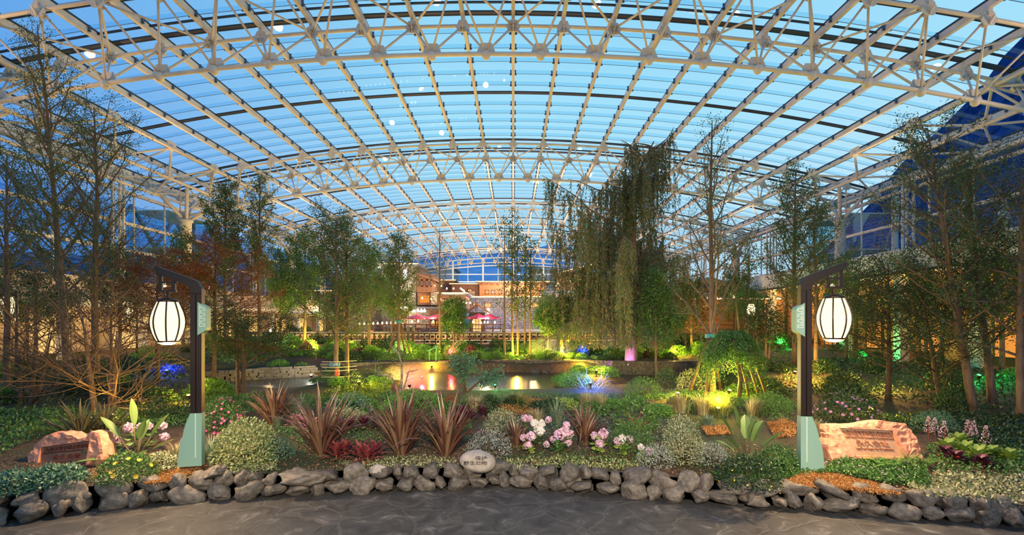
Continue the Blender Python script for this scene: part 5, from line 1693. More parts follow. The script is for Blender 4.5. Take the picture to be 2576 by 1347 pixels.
# white barked small trees by the pond
def crook(label, base, pts_list, leaf, nl, ls, seed, bark='whitebark'):
    rng = np.random.default_rng(seed)
    t = thing('pond_tree', label, 'tree', base)
    tw, cr = MB(), MB()
    ends = []
    for pts, r0, leafy in pts_list:
        pts = np.array(pts, dtype=float)
        tw.tube(pts, np.linspace(r0, 0.012, len(pts)), 7)
        for k in range(10):
            p, d = lerp(pts, rng.uniform(0.4, 1))
            q = wander(p, d + rng.normal(size=3) * np.linalg.norm(d), 0.45, 4, rng, 0.2, 0.1)
            tw.tube(q, np.linspace(0.010, 0.003, 5), 4, cap=False)
            if leafy:
                ends.append(q)
    tw.build('trunk', M[bark], t, True)
    if nl and ends:
        e_ = np.concatenate(ends)
        p = e_[rng.integers(0, len(e_), nl)] + rng.normal(size=(nl, 3)) * 0.10
        cr.leaves(p, rnd_dirs(rng, nl) - np.array((0, 0, 0.3)), rnd_dirs(rng, nl, 1.0), ls, ls * 0.35)
        cr.build('crown', LM[leaf], t)
    return t
b = tb(1006, Y=15.8)
crook('white-barked forked little tree in front of the red lit water', b, [([(0, 0, -0.1), (-0.15, 0, 0.35), (-0.3, 0, 0.62), (-0.7, 0, 0.66), (-0.95, 0, 0.82)], 0.05, 1), ([(0, 0, -0.1), (0.06, 0, 0.5), (0.07, 0, 1.0), (-0.05, 0, 1.4), (-0.35, 0, 1.65)], 0.05, 1), ([(0, 0, -0.1), (0.15, 0, 0.3), (0.28, 0, 0.75), (0.6, 0, 0.85)], 0.04, 0)], 'mid', 500, 0.07, 1)
b = tb(1172, Y=17.0)
crook('low leaning tree with drooping dark leaves over the green lit water', b, [([(0, 0, -0.1), (0.35, 0, 0.25), (0.8, 0.1, 0.5), (1.0, 0, 0.55)], 0.05, 1), ([(0, 0, -0.1), (-0.15, 0, 0.3), (-0.3, 0, 0.8), (-0.5, 0, 1.0)], 0.05, 1), ([(0, 0, 0), (-0.1, 0, 0.6), (0.1, 0, 1.0)], 0.04, 1)], 'blue', 1500, 0.13, 2, 'barebark')
b = tb(1095, Y=27.3)
crook('gnarled grey branch arching over the red lit water', b, [([(0.6, 0, -0.1), (0.75, 0, 0.5), (1.2, 0, 1.0), (1.7, 0, 1.25)], 0.07, 0), ([(0.7, 0, 0.3), (1.1, 0, 0.55), (1.5, 0.2, 1.1)], 0.05, 0)], 'mid', 0, 0.1, 3)
b = tb(1100, Y=25.5)
# yellow lit twin trunk and smaller trees behind the pond
for i, (px, Y, tp, wd, r_, lf, nl, lb, ld) in enumerate((
        (1412, 27.0, 742, 1.1, 0.10, 'ginkgo', 4500, 'yellow-lit twin trunk tree with a light crown behind the pond', 2),
        (1462, 30.0, 690, 1.3, 0.10, 'ginkgo', 4000, 'slim yellow-lit tree between twin trunk and willow', 2),
        (1652, 23.0, 690, 1.5, 0.09, 'mid', 7500, 'leafy tree in front of the willow beside the purple lit trunk', 1),
        (1380, 33.0, 760, 1.6, 0.12, 'bright', 6500, 'bright green bushy tree in front of the village stair', 1),
        (1740, 30.0, 720, 2.0, 0.14, 'maple', 6500, 'dark bronze tree behind the sparse ginkgo', 1),
        (1142, 34.0, 760, 1.5, 0.12, 'mid', 6500, 'dense green tree in front of the red parasols', 1),
        (1870, 31.0, 600, 1.1, 0.10, 'ginkgo', 2500, 'group of slim poles of a thin tree beside the boardwalk end', 3),
        (1925, 22.0, 760, 1.4, 0.08, 'dark', 3500, 'dark multi-stemmed shrub tree beside the green lit ball', 3),
        (768, 30.0, 590, 2.2, 0.14, 'mid', 8000, 'green ginkgo-like tree over the boardwalk nearest the red maple', 1),
        (705, 31.0, 640, 2.2, 0.13, 'mid', 7000, 'green tree over the far boardwalk behind the dark maple', 1),
        (930, 33.0, 620, 2.3, 0.14, 'mid', 8000, 'broad green tree between the islet ginkgo and the tower', 1),
        (985, 37.0, 680, 1.9, 0.12, 'mid', 5500, 'green tree close before the stone tower', 1),
        (1548, 33.0, 730, 2.0, 0.12, 'mid', 6500, 'green tree behind the willow curtain', 1),
        (1850, 34.0, 690, 2.0, 0.12, 'ginkgo', 5500, 'green tree behind the sparse ginkgo', 1),
        (300, 22.0, 640, 2.2, 0.13, 'dark', 7500, 'dark tree behind the two tall ginkgo trees', 1),
        (90, 21.0, 690, 2.4, 0.13, 'dark', 7500, 'dark bushy tree in front of the bank building lights', 1),
        (2330, 22.0, 690, 2.2, 0.13, 'dark', 7000, 'dark bushy tree in front of the amber canopy wall', 1),
        (2520, 19.0, 640, 2.2, 0.13, 'ginkgo', 7000, 'green bushy tree in front of the amber canopy wall', 1),
        (460, 27.0, 600, 2.0, 0.12, 'mid', 6000, 'green tree behind the red maples near the branching column', 1))):
    b = tb(px, Y=Y)
    tree('leafy_tree', lb, 'tree', b, top(tp, b), r_, lambda t: wd * (1.04 - t) ** 0.5 * min(1, 0.4 + 2 * t), 32, 0.3, 0.55, leaf=lf, nl=nl, ls=0.10 if Y < 26 else 0.13, seed=400 + i, lift=0.4, leaders=ld, bark='barebark' if i < 2 else 'bark', spread=0.14)
# dark conifer outside the glass
t = thing('conifer', 'dark conifer standing outside the glass beside the white branching column', 'tree', (X(478, 44), 44, -0.3))
mb = MB(); mb.tube([(0, 0, 0), (0, 0, 12.5)], (0.2, 0.03), 7); mb.build('trunk', M['darkbark'], t, True)
rng = np.random.default_rng(8)
n = 5000
z = rng.uniform(2, 12.8, n); a = rng.uniform(0, 6.28, n); r = (13.2 - z) * 0.16 * (0.6 + 0.4 * np.sin(z * 7)) * np.sqrt(rng.random(n))
mb = MB(); mb.leaves(np.column_stack([r * np.cos(a), r * np.sin(a), z]), np.column_stack([np.cos(a), np.sin(a), np.full(n, -0.3)]), rnd_dirs(rng, n, 1), 0.4, 0.10)
mb.build('crown', LM['dark'], t)
# ================================================================ shrubs behind the pond and along the boardwalk
protos = []
for i, (lf, ls_) in enumerate((('mid', 0.09), ('bright', 0.09), ('dark', 0.08), ('ginkgo', 0.10), ('mid', 0.12), ('plum', 0.09))):
    protos.append((lf, ls_))
rr = random.Random(99)
names = {'mid': 'mid green', 'bright': 'bright green', 'dark': 'dark green', 'ginkgo': 'olive green', 'plum': 'plum-leaved'}
pm_cache = {}
def bed_shrub(px, py, Y, lf, w_, h, where):
    x = X(px, Y)
    if abs(x) > 23.5:
        return
    key = (lf, rr.randrange(2))
    lab = f'low {names[lf]} shrub {where}'
    grp = f'{names[lf]} shrubs {where}'
    if key not in pm_cache:
        o = shrub('low_shrub', lab, 'shrub', (x, Y, g1(x, Y) - 0.04), 1.0, 0.6, lf, 0.075, 1100, 500 + len(pm_cache), grp, shell=0.6)
        pm_cache[key] = o
    else:
        o = dup(pm_cache[key], loc=(x, Y, g1(x, Y) - 0.04), rz=rr.uniform(0, 6.28), label=lab, group=grp)
    o.scale = (w_, w_ * 0.85, h / 0.6)
for px in range(400, 2080, 30):               # in front of the boardwalk
    Y = rr.uniform(34.5, 38.2)
    bed_shrub(px + rr.uniform(-12, 12), 0, Y, rr.choice(('mid', 'bright', 'dark', 'ginkgo')), rr.uniform(1.2, 2.4), rr.uniform(0.5, 1.0), 'in front of the boardwalk')
for px in range(560, 1960, 36):               # on the bank behind the pond
    Y = rr.uniform(28, 32.5)
    bed_shrub(px + rr.uniform(-14, 14), 0, Y, rr.choice(('mid', 'bright', 'mid', 'dark', 'plum')), rr.uniform(0.9, 1.9), rr.uniform(0.4, 0.85), 'on the bank behind the pond')
for px in range(600, 1900, 60):
    Y = rr.uniform(43.5, 47)
    bed_shrub(px + rr.uniform(-14, 14), 0, Y, rr.choice(('mid', 'bright', 'dark')), rr.uniform(1.6, 3), rr.uniform(0.8, 1.5), 'behind the boardwalk')
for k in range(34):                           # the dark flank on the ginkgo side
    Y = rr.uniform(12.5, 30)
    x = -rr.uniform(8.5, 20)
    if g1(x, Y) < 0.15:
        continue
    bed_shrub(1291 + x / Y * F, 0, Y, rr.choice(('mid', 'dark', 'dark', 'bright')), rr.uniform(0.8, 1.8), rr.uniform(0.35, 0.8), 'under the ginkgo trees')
for k in range(36):
    Y = rr.uniform(11, 30)
    x = rr.uniform(7.5, 19)
    if g1(x, Y) < 0.15:
        continue
    bed_shrub(1291 + x / Y * F, 0, Y, rr.choice(('mid', 'dark', 'dark', 'ginkgo')), rr.uniform(0.8, 1.8), rr.uniform(0.35, 0.8), 'around the leaning trunks')
carpet('leaf_carpet', 'green ground cover on the bank behind the pond', [(560, 935), (700, 905), (1000, 897), (1300, 896), (1600, 900), (1900, 905), (2000, 930), (2000, 885), (1500, 878), (900, 878), (500, 890)], 'bright', 0.13, 9000, 0.22, 30)
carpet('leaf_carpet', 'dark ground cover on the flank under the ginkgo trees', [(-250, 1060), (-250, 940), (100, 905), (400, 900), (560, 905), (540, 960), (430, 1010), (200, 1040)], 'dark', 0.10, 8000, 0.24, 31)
carpet('leaf_carpet', 'dark ground cover on the flank around the leaning trunks', [(1900, 985), (2000, 925), (2100, 905), (2300, 920), (2750, 960), (2850, 1090), (2500, 1060), (2200, 1010)], 'dark', 0.09, 9000, 0.22, 32)
# ================================================================ boardwalk
M['deck'] = pm('weathered_deck_wood', (0.20, 0.11, 0.06), 0.7, col2=(0.32, 0.19, 0.11), scale=3, stretch=(0.3, 6, 6), bump=0.3)
M['rail'] = pm('brown_railing_wood', (0.13, 0.065, 0.038), 0.6, col2=(0.22, 0.12, 0.07), scale=4, stretch=(1, 1, 6))
M['slate'] = pm('blue_grey_slate', (0.12, 0.13, 0.16), 0.7, col2=(0.22, 0.23, 0.27), scale=6)
M['led'] = emitm('warm_led_strip', (1.0, 0.60, 0.22), 6.0)
M['ledw'] = emitm('pale_warm_led_strip', (1.0, 0.72, 0.38), 1.8)
M['lit'] = emitm('lit_window_pane', (1.0, 0.56, 0.18), 1.3)
M['litorange'] = emitm('amber_lit_interior', (1.0, 0.36, 0.06), 0.9)
M['white_lit'] = emitm('white_lit_panel', (0.90, 0.93, 1.0), 4.0)
M['brownpanel'] = pm('dark_brown_panel', (0.05, 0.025, 0.015), 0.6)
M['globe'] = emitm('warm_globe_bulb', (1.0, 0.70, 0.34), 9.0)
M['cool'] = emitm('cool_white_bulb', (0.86, 0.93, 1.0), 9.0)
BZ, BY = 0.92, 40.0
t = thing('boardwalk', 'long wooden boardwalk crossing behind the garden', 'boardwalk', (0, BY, 0))
mb = MB()
for k in range(10):
    mb.bb(-24, 24, 0.05 + k * 0.26, 0.29 + k * 0.26, BZ - 0.06, BZ)
mb.build('deck', M['deck'], t)
mb = MB(); mb.bb(-24, 24, 0.0, 0.12, BZ - 0.34, BZ - 0.02); mb.build('fascia_beam', M['rail'], t)
for x in np.arange(-23, 24, 3.1):
    mb = MB(); mb.bb(x - 0.12, x + 0.12, 0.2, 0.44, 0.2, BZ - 0.06); mb.build('pier', M['rail'], t)
for yy, side in ((BY + 0.05, 'near'), (BY + 2.6, 'far')):
    for n_, (x0, x1) in enumerate(((-24, -8.6), (-8.4, 4.8), (5.0, 13), (13.2, 24))):
        where = ('under the ginkgo trees', 'in front of the terrace', 'behind the willow', 'towards the canopy building')[n_]
        t = thing('railing', f'wooden rail with glowing strips, {side} side of boardwalk, {where}', 'railing', ((x0 + x1) / 2, yy, BZ))
        w_ = (x1 - x0) / 2
        mb = MB(); mb.bb(-w_, w_, -0.13, 0.13, 0.90, 0.97); mb.build('top_rail', M['slate'], t)
        mb = MB(); mb.bb(-w_, w_, -0.05, 0.05, 0.78, 0.88); mb.build('upper_rail', M['rail'], t)
        mb = MB(); mb.bb(-w_, w_, -0.05, 0.05, 0.34, 0.44); mb.build('lower_rail', M['rail'], t)
        for hz in (0.765, 0.325):
            mb = MB(); mb.bb(-w_, w_, -0.03, 0.03, hz, hz + 0.02); mb.build('light_strip', M['led'], t)
        x = -w_
        k = 0
        while x <= w_ + 0.01:
            mb = MB()
            if k % 4 == 0:
                mb.bb(x - 0.10, x + 0.10, -0.10, 0.10, -0.1, 1.1)
                mb.build('newel_post', M['rail'], t)
                if k % 8 == 0 and side == 'near':
                    mb = MB(); mb.lathe([(0.001, 1.10), (0.15, 1.10), (0.17, 1.2), (0.12, 1.28), (0.17, 1.36), (0.15, 1.44), (0.10, 1.5), (0.001, 1.52)], 12, (x, 0, 0)); mb.build('post_cap', M['slate'], t, True)
            else:
                mb.bb(x - 0.06, x + 0.06, -0.05, 0.05, -0.02, 0.92)
                mb.build('baluster', M['rail'], t)
            mb = MB(); mb.bb(x + 0.38, x + 0.52, -0.04, 0.04, 0.44, 0.78); mb.build('filler_block', M['rail'], t)
            x += 0.95
            k += 1
for x in (-18, -12, -6, 0, 6, 12, 18):
    point('deck_strip_glow', (x, BY + 1.3, BZ + 0.6), (1.0, 0.58, 0.22), 420, 0.4)

# ================================================================ the stone village
def stonemat(name, c1, c2, sc=3.6):
    m, t_, N, L = new_mat(name)
    o = N.new('ShaderNodeOutputMaterial'); b = N.new('ShaderNodeBsdfPrincipled'); L.new(b.outputs[0], o.inputs[0])
    g = N.new('ShaderNodeTexCoord'); mp = N.new('ShaderNodeMapping'); mp.inputs['Scale'].default_value = (sc, sc, sc * 3.2); L.new(g.outputs['Object'], mp.inputs[0])
    v = N.new('ShaderNodeTexVoronoi'); v.inputs['Scale'].default_value = 1.0; L.new(mp.outputs[0], v.inputs['Vector'])
    v2 = N.new('ShaderNodeTexVoronoi'); v2.feature = 'DISTANCE_TO_EDGE'; v2.inputs['Scale'].default_value = 1.0; L.new(mp.outputs[0], v2.inputs['Vector'])
    s_ = N.new('ShaderNodeSeparateColor'); L.new(v.outputs['Color'], s_.inputs[0])
    r = N.new('ShaderNodeValToRGB'); r.color_ramp.elements[0].color = (*c1, 1); r.color_ramp.elements[1].color = (*c2, 1); L.new(s_.outputs[0], r.inputs[0])
    mr_ = N.new('ShaderNodeMapRange'); mr_.inputs['From Max'].default_value = 0.12; L.new(v2.outputs['Distance'], mr_.inputs['Value'])
    mx_ = N.new('ShaderNodeMix'); mx_.data_type = 'RGBA'; mx_.inputs['A'].default_value = (c1[0] * 0.3, c1[1] * 0.3, c1[2] * 0.3, 1); L.new(mr_.outputs[0], mx_.inputs['Factor']); L.new(r.outputs[0], mx_.inputs['B'])
    L.new(mx_.outputs['Result'], b.inputs['Base Color']); b.inputs['Roughness'].default_value = 0.85
    bm2 = N.new('ShaderNodeBump'); bm2.inputs['Strength'].default_value = 0.8; bm2.inputs['Distance'].default_value = 0.08; L.new(mr_.outputs[0], bm2.inputs['Height']); L.new(bm2.outputs[0], b.inputs['Normal'])
    return m
M['stone'] = stonemat('stacked_grey_tan_stone', (0.20, 0.17, 0.14), (0.46, 0.40, 0.34))
M['bluestone'] = stonemat('stacked_blue_grey_stone', (0.13, 0.14, 0.17), (0.34, 0.35, 0.42))
M['timber'] = pm('red_brown_timber', (0.13, 0.050, 0.026), 0.65, col2=(0.23, 0.10, 0.052), scale=3, stretch=(0.4, 0.4, 8), bump=0.2)
M['orange_timber'] = pm('orange_timber_boards', (0.30, 0.11, 0.04), 0.6, col2=(0.42, 0.17, 0.065), scale=3, stretch=(0.3, 0.3, 9), bump=0.2)
M['plum_canvas'] = pm('crimson_parasol_canvas', (0.60, 0.035, 0.10), 0.75)
def building(label, px0, px1, pt, pb, Y, depth, mat, name='stone_house', roof=None, led=True, leds='ledw', overh=0.35):
    x0, x1, z0, z1 = X(px0, Y), X(px1, Y), Z(pb, Y), Z(pt, Y)
    t = thing(name, label, 'building', ((x0 + x1) / 2, Y, z0))
    w_, h = (x1 - x0) / 2, z1 - z0
    mb = MB(); mb.bb(-w_, w_, 0, depth, 0, h); mb.build('wall', M[mat], t)
    if roof:
        mb = MB(); mb.bb(-w_ - overh, w_ + overh, -overh, depth + overh, h, h + 0.16); mb.bb(-w_ - overh * 0.6, w_ + overh * 0.6, -overh * 0.6, depth, h - 0.12, h)
        mb.build('roof', M[roof], t)
    if led:
        mb = MB(); mb.bb(-w_ - overh, w_ + overh, -overh - 0.06, -overh, h + 0.10, h + 0.24); mb.build('light_strip', M[leds], t)
    return t, (lambda px: X(px, Y) - (x0 + x1) / 2), (lambda py: Z(py, Y) - z0), w_, h
def win(t, fx, fz, px0, px1, pt, pb, mat='lit', frame='timber', y=0.0, bars=2):
    a, b, c, d = fx(px0), fx(px1), fz(pb), fz(pt)
    mb = MB()
    mb.bb(a - 0.12, b + 0.12, y - 0.10, y - 0.01, d, d + 0.14); mb.bb(a - 0.12, b + 0.12, y - 0.10, y - 0.01, c - 0.14, c)
    mb.bb(a - 0.12, a, y - 0.10, y - 0.01, c, d); mb.bb(b, b + 0.12, y - 0.10, y - 0.01, c, d)
    for k in range(1, bars):
        xx = a + (b - a) * k / bars
        mb.bb(xx - 0.04, xx + 0.04, y - 0.09, y - 0.01, c, d)
    f = mb.build('window', M[frame], t)
    mb = MB(); mb.bb(a, b, y - 0.03, y - 0.005, c, d); mb.build('pane', M[mat], f)
    return f
# tower and its wooden room
t, fx, fz, w_, h = building('tall stone tower with a glowing white slit and lit roof edge', 960, 1047, 668, 850, 62, 7, 'stone', roof='slate')
f = MB(); f.bb(fx(1015), fx(1024), -0.06, 0.02, fz(703), fz(679)); f.build('light_slit', M['white_lit'], t)
win(t, fx, fz, 985, 990, 715, 700, 'outwin', bars=1)
for k in range(2):
    win(t, fx, fz, 975 + 30 * k, 983 + 30 * k, 775, 760, 'lit', bars=1)
mb = MB(); mb.bb(-w_ - 5.0, -w_, 1.5, 7, 0, h * 0.86); mb.build('side_wing', M['stone'], t)
mb = MB(); mb.beam((-w_ - 5.0, 1.3, h * 0.80), (-w_, 1.3, h * 1.02), 0.1, 0.14); mb.build('roof_light_strip', M['ledw'], t)
t, fx, fz, w_, h = building('timber room with pitched roof jutting from the stone tower', 1048, 1088, 690, 736, 61, 6, 'timber', 'timber_house', led=False)
mb = MB(); mb.prism([(-w_ - 0.4, h), (w_ + 0.5, h - 0.9), (w_ + 0.5, h - 0.65), (-w_ - 0.4, h + 0.3)], (0, -0.5, 0), (1, 0, 0), (0, 0, 1), (0, 6.5, 0)); mb.build('roof', M['rail'], t)
for k in range(3):
    win(t, fx, fz, 1053 + 12 * k, 1059 + 12 * k, 722, 704, 'outwin', bars=2)
t, fx, fz, w_, h = building('open storey with amber light under the timber room', 1050, 1098, 737, 768, 61.5, 5, 'timber', 'timber_house', led=False)
f = MB(); f.bb(fx(1056), fx(1080), -0.1, -0.02, fz(762), fz(744)); f.build('lit_opening', M['litorange'], t)
f = MB(); f.bb(fx(1086), fx(1099), -0.5, 0.2, 0, h); f.build('stone_pillar', M['stone'], t)
t, fx, fz, w_, h = building('timber terrace house with two glowing roof edges', 1100, 1172, 741, 774, 64, 6, 'timber', 'timber_house', roof='slate')
f = MB(); f.bb(fx(1117), fx(1166), -0.9, -0.8, fz(741), fz(738.5)); f.build('second_light_strip', M['led'], t)
for px in (1110, 1140, 1150):
    win(t, fx, fz, px, px + 7, 762, 752, 'lit', bars=2)
# long timber hall at the back
t, fx, fz, w_, h = building('low timber wing with glowing roof edge before the gable', 1086, 1142, 708, 745, 80, 6, 'timber', 'timber_house', roof='rail')
win(t, fx, fz, 1118, 1126, 728, 716, 'outwin')
t, fx, fz, w_, h = building('timber hall section with white balcony and glowing roof edge', 1136, 1207, 717, 747, 79, 7, 'timber', 'timber_house', roof='rail')
win(t, fx, fz, 1178, 1186, 735, 727, 'lit')
mb = MB()
for k in range(7):
    mb.bb(fx(1182) + k * 0.13, fx(1182) + k * 0.13 + 0.03, -0.8, -0.76, fz(746), fz(736))
mb.bb(fx(1181), fx(1195), -0.82, -0.74, fz(736.5), fz(735.5)); mb.build('balcony_railing', M['steel'], t)
t, fx, fz, w_, h = building('long orange-lit timber hall with wide overhanging roof', 1206, 1374, 712, 748, 78, 8, 'orange_timber', 'timber_house', roof='rail', overh=0.6)
for k, px in enumerate((1222, 1238, 1256, 1285, 1300, 1318, 1345, 1356, 1366)):
    win(t, fx, fz, px, px + 6, 741, 730, 'lit' if k % 3 != 1 else 'outwin')
for k in range(12):
    mb = MB(); mb.box((-w_ + 0.5 + k * (2 * w_ - 1) / 11, -0.35, h - 0.25), (0.16, 0.9, 0.2)); mb.build('rafter_end', M['timber'], t)
# stone storey below
t, fx, fz, w_, h = building('blue-grey stone storey below the timber hall with lit windows', 1180, 1385, 750, 838, 77, 6, 'bluestone', roof='slate', leds='led')
for px0, px1, bars in ((1191, 1200, 2), (1221, 1234, 3), (1276, 1283, 2), (1334, 1357, 4)):
    win(t, fx, fz, px0, px1, 775, 762, 'lit', bars=bars)
mb = MB(); mb.bb(fx(1226), fx(1231), -0.4, -0.1, fz(790), fz(776)); mb.build('hanging_lamp', M['globe'], t)
mb = MB(); mb.bb(fx(1286), fx(1289), -0.4, -0.1, fz(790), fz(778)); mb.build('hanging_lamp', M['globe'], t)
mb = MB(); mb.prism([(-w_, h * 0.52), (-w_ + 3, h * 0.45), (-w_ + 3, h * 0.49), (-w_, h * 0.58)], (0, -2.5, 0), (1, 0, 0), (0, 0, 1), (0, 2.5, 0)); mb.build('lean_to_roof', M['slate'], t)
# low building with slate roof, behind the parasols
t, fx, fz, w_, h = building('low stone building with long slate eave behind the parasols', 1010, 1152, 776, 826, 58, 6, 'stone', roof='slate', led=False, overh=0.8)
f = MB(); f.bb(fx(1080), fx(1150), -0.15, -0.02, 0, h * 0.85); f.build('timber_front', M['timber'], t)
for k in range(5):
    win(t, fx, fz, 1086 + 12 * k, 1094 + 12 * k, 822, 806, 'litorange' if k % 2 else 'lit', y=-0.15)
# gatehouse with gable
t = thing('timber_porch', 'small timber porch with carved gable and lit door behind the parasols', 'building', P(1200, 838, 60))
mb = MB(); mb.bb(-1.0, 1.0, 0, 2, 0, 2.6); mb.build('wall', M['timber'], t)
mb = MB(); mb.prism([(-1.6, 2.4), (0, 3.5), (1.6, 2.4), (1.6, 2.6), (0, 3.75), (-1.6, 2.6)], (0, -0.5, 0), (1, 0, 0), (0, 0, 1), (0, 2.8, 0)); mb.build('gable_roof', M['orange_timber'], t)
mb = MB(); mb.bb(-0.5, 0.5, -0.05, 0.01, 0.1, 1.9); mb.build('lit_door', M['lit'], t)
# buildings on the willow side
t, fx, fz, w_, h = building('pale stone house beside the long hall, partly behind the willow', 1374, 1500, 735, 838, 66, 8, 'stone', roof='slate', led=False)
for px in (1420, 1462):
    win(t, fx, fz, px, px + 8, 764, 748, 'lit')
t, fx, fz, w_, h = building('timber upper storey with glowing slanted roof edge behind the willow', 1412, 1520, 690, 733, 67, 7, 'timber', 'timber_house', led=False)
mb = MB(); mb.prism([(-w_ - 0.5, h - 0.2), (w_, h + 1.4), (w_, h + 1.7), (-w_ - 0.5, h + 0.1)], (0, -0.7, 0), (1, 0, 0), (0, 0, 1), (0, 8, 0)); mb.build('roof', M['rail'], t)
mb = MB(); mb.beam((-w_ - 0.5, -0.75, h + 0.1), (w_, -0.75, h + 1.7), 0.08, 0.16); mb.build('light_strip', M['ledw'], t)
t, fx, fz, w_, h = building('dim timber house behind the willow curtain', 1520, 1760, 740, 838, 68, 8, 'timber', 'timber_house', roof='rail')
for k in range(6):
    win(t, fx, fz, 1535 + 36 * k, 1545 + 36 * k, 790, 772, 'lit' if k % 2 else 'litorange')
t, fx, fz, w_, h = building('dim timber house behind the green trees on the tower side', 700, 950, 735, 845, 66, 8, 'timber', 'timber_house', roof='rail')
for k in range(6):
    win(t, fx, fz, 720 + 36 * k, 730 + 36 * k, 800, 782, 'lit' if k % 2 else 'litorange')
# terrace
TZ = Z(838, 52)
t = thing('terrace', 'raised stone terrace carrying the parasols', 'terrace', (0, 52, 0))
mb = MB(); mb.bb(-23, 22, 0, 40, 0, TZ); mb.build('plinth', M['stone'], t)
mb = MB(); mb.bb(-23, 22, -0.15, 0.4, TZ, TZ + 0.08); mb.build('coping', M['slate'], t)
for px, wpx in ((1018, 46), (1050, 64), (1103, 86), (1160, 60), (1204, 64), (1232, 54)):
    Y = 54.5
    t = thing('parasol', 'crimson parasol in the row on the terrace', 'parasol', (X(px, Y), Y + R.uniform(-0.8, 0.8), TZ), 0, 'crimson parasols on the terrace')
    r_ = mwid(wpx, Y) / 2
    zt = Z(790, Y) - TZ
    mb = MB(); mb.lathe([(0.001, zt + 0.05), (0.25 * r_, zt - 0.14), (0.62 * r_, zt - 0.34), (r_, zt - 0.5), (r_, zt - 0.60), (0.99 * r_, zt - 0.5), (0.001, zt)], 8); mb.build('canopy', M['plum_canvas'], t)
    mb = MB(); mb.tube([(0, 0, 0), (0, 0, zt)], 0.035, 8); mb.build('pole', M['rail'], t)
    mb = MB(); mb.lathe([(0.001, 0.7), (0.45, 0.7), (0.45, 0.75), (0.001, 0.75)], 12); mb.build('table_top', M['rail'], t)
# terrace fence and its globes
t = thing('terrace_fence', 'timber fence along the terrace edge below the parasols', 'fence', (0, 51.9, TZ))
mb = MB(); mb.bb(-15.5, -1.0, -0.05, 0.05, 0.85, 0.95); mb.build('top_rail', M['timber'], t)
mb = MB(); mb.bb(-15.5, -1.0, -0.04, 0.04, 0.4, 0.48); mb.build('mid_rail', M['timber'], t)
for x in np.arange(-15.4, -0.9, 1.2):
    mb = MB(); mb.bb(x - 0.07, x + 0.07, -0.07, 0.07, 0, 1.05); mb.build('post', M['timber'], t)
def globes(pts, Y, label, group, mat='globe', r=0.10):
    me = None
    mb = MB()
    ps = sorted(pts)
    ends = [(ps[0][0] - 14, ps[0][1] - 6)] + ps + [(ps[-1][0] + 14, ps[-1][1] - 6)]
    mb.tube([P(a, b, Y) + np.array((0, 0, r * 1.6)) for a, b in ends], 0.012, 4)
    cb = thing('bulb_cable', 'thin dark cable on two poles carrying the ' + group, 'cable')
    mb.build('cable', M['brownpanel'], cb)
    for a, b in (ends[0], ends[-1]):
        q = P(a, b, Y)
        mc = MB(); mc.tube([(q[0], q[1], g1(q[0], Y) if Y < 51.9 else TZ - 0.02), (q[0], q[1], q[2] + r * 1.6)], 0.03, 6); mc.build('pole', M['brownpanel'], cb)
    for px, py in pts:
        if me is None:
            mb = MB(); mb.ball((0, 0, 0), r, 10, 8); mb.lathe([(0.001, r * 1.7), (0.05, r * 1.6), (0.05, r * 0.9)], 8)
            me = mb.mesh('globe_bulb', M[mat], True)
        o = link('globe_bulb', me)
        o.location = P(px, py, Y)
        tag(o, label, 'light bulb', group)
globes([(905 + 11.3 * k, 816 - 0.4 * k) for k in range(10)], 51.5, 'warm globe bulb on the string before the tower', 'globe bulbs of the string before the tower')
globes([(1036, 810), (1052, 809), (1090, 810), (1158, 811), (1190, 811), (1210, 813), (1219, 812), (1227, 812), (1245, 812), (985, 813)], 51.5, 'warm globe bulb along the terrace fence below the parasols', 'globe bulbs along the terrace fence')
globes([(994, 757), (1008, 752), (1018, 754), (1027, 751), (1062, 751), (1085, 753), (1108, 754), (1130, 756), (1166, 762), (1173, 763), (1183, 763)], 57, 'warm globe bulb on the string across the village front', 'globe bulbs across the village front')
globes([(1091, 724), (1095, 719), (1110, 720), (1106, 727), (1124, 727), (1141, 727), (1159, 727), (1163, 730), (1166, 732), (1168, 734)], 62.5, 'warm globe bulb over the roof terrace of the timber house', 'globe bulbs over the roof terrace')
globes([(1434, 708), (1450, 705), (1460, 706), (1470, 706), (1398, 718), (1404, 714)], 64, 'warm globe bulb under the eave behind the willow', 'globe bulbs under the eave behind the willow')
globes([(1042, 782), (1051, 782), (1060, 783), (1068, 783)], 54, 'cool white bulb in the short row above the crimson parasols', 'cool white bulbs above the parasols', 'cool', 0.16)
globes([(1428, 755), (1448, 753), (1340, 752), (1300, 752), (1320, 752)], 64, 'warm globe bulb before the stone house', 'globe bulbs before the stone house')
for x_, y_, z_, wt, c_ in ((-13, 57, 4.5, 700, (1, 0.72, 0.42)), (-8, 59.5, 5.5, 550, (1, 0.65, 0.35)), (-4, 72, 7.6, 800, (1, 0.62, 0.30)), (3, 74.0, 7.8, 900, (1, 0.55, 0.22)), (-2, 70, 4, 600, (0.72, 0.68, 1.0)), (4, 70, 4, 600, (0.78, 0.70, 1.0)),
                           (7.5, 62, 6.5, 600, (0.90, 0.86, 1.0)), (9, 63, 9, 350, (1, 0.66, 0.34)), (-9, 53, 3.2, 300, (1, 0.62, 0.34)), (-3, 53, 3.2, 300, (1, 0.7, 0.5)), (-24, 60, 4, 500, (1, 0.6, 0.3)), (16, 62, 5, 500, (1, 0.6, 0.3)), (-14.8, 60.5, 7, 350, (1, 0.85, 0.65))):
    point('village_glow', (x_, y_, z_), c_, wt * 2.0, 0.3)
for x_ in (-9, 0, 9):
    spot('gable_uplight', (x_, 91.5, 10.5), (x_, 96, 14), (1.0, 0.92, 0.82), 1500, 130, 0.8, 0.2)
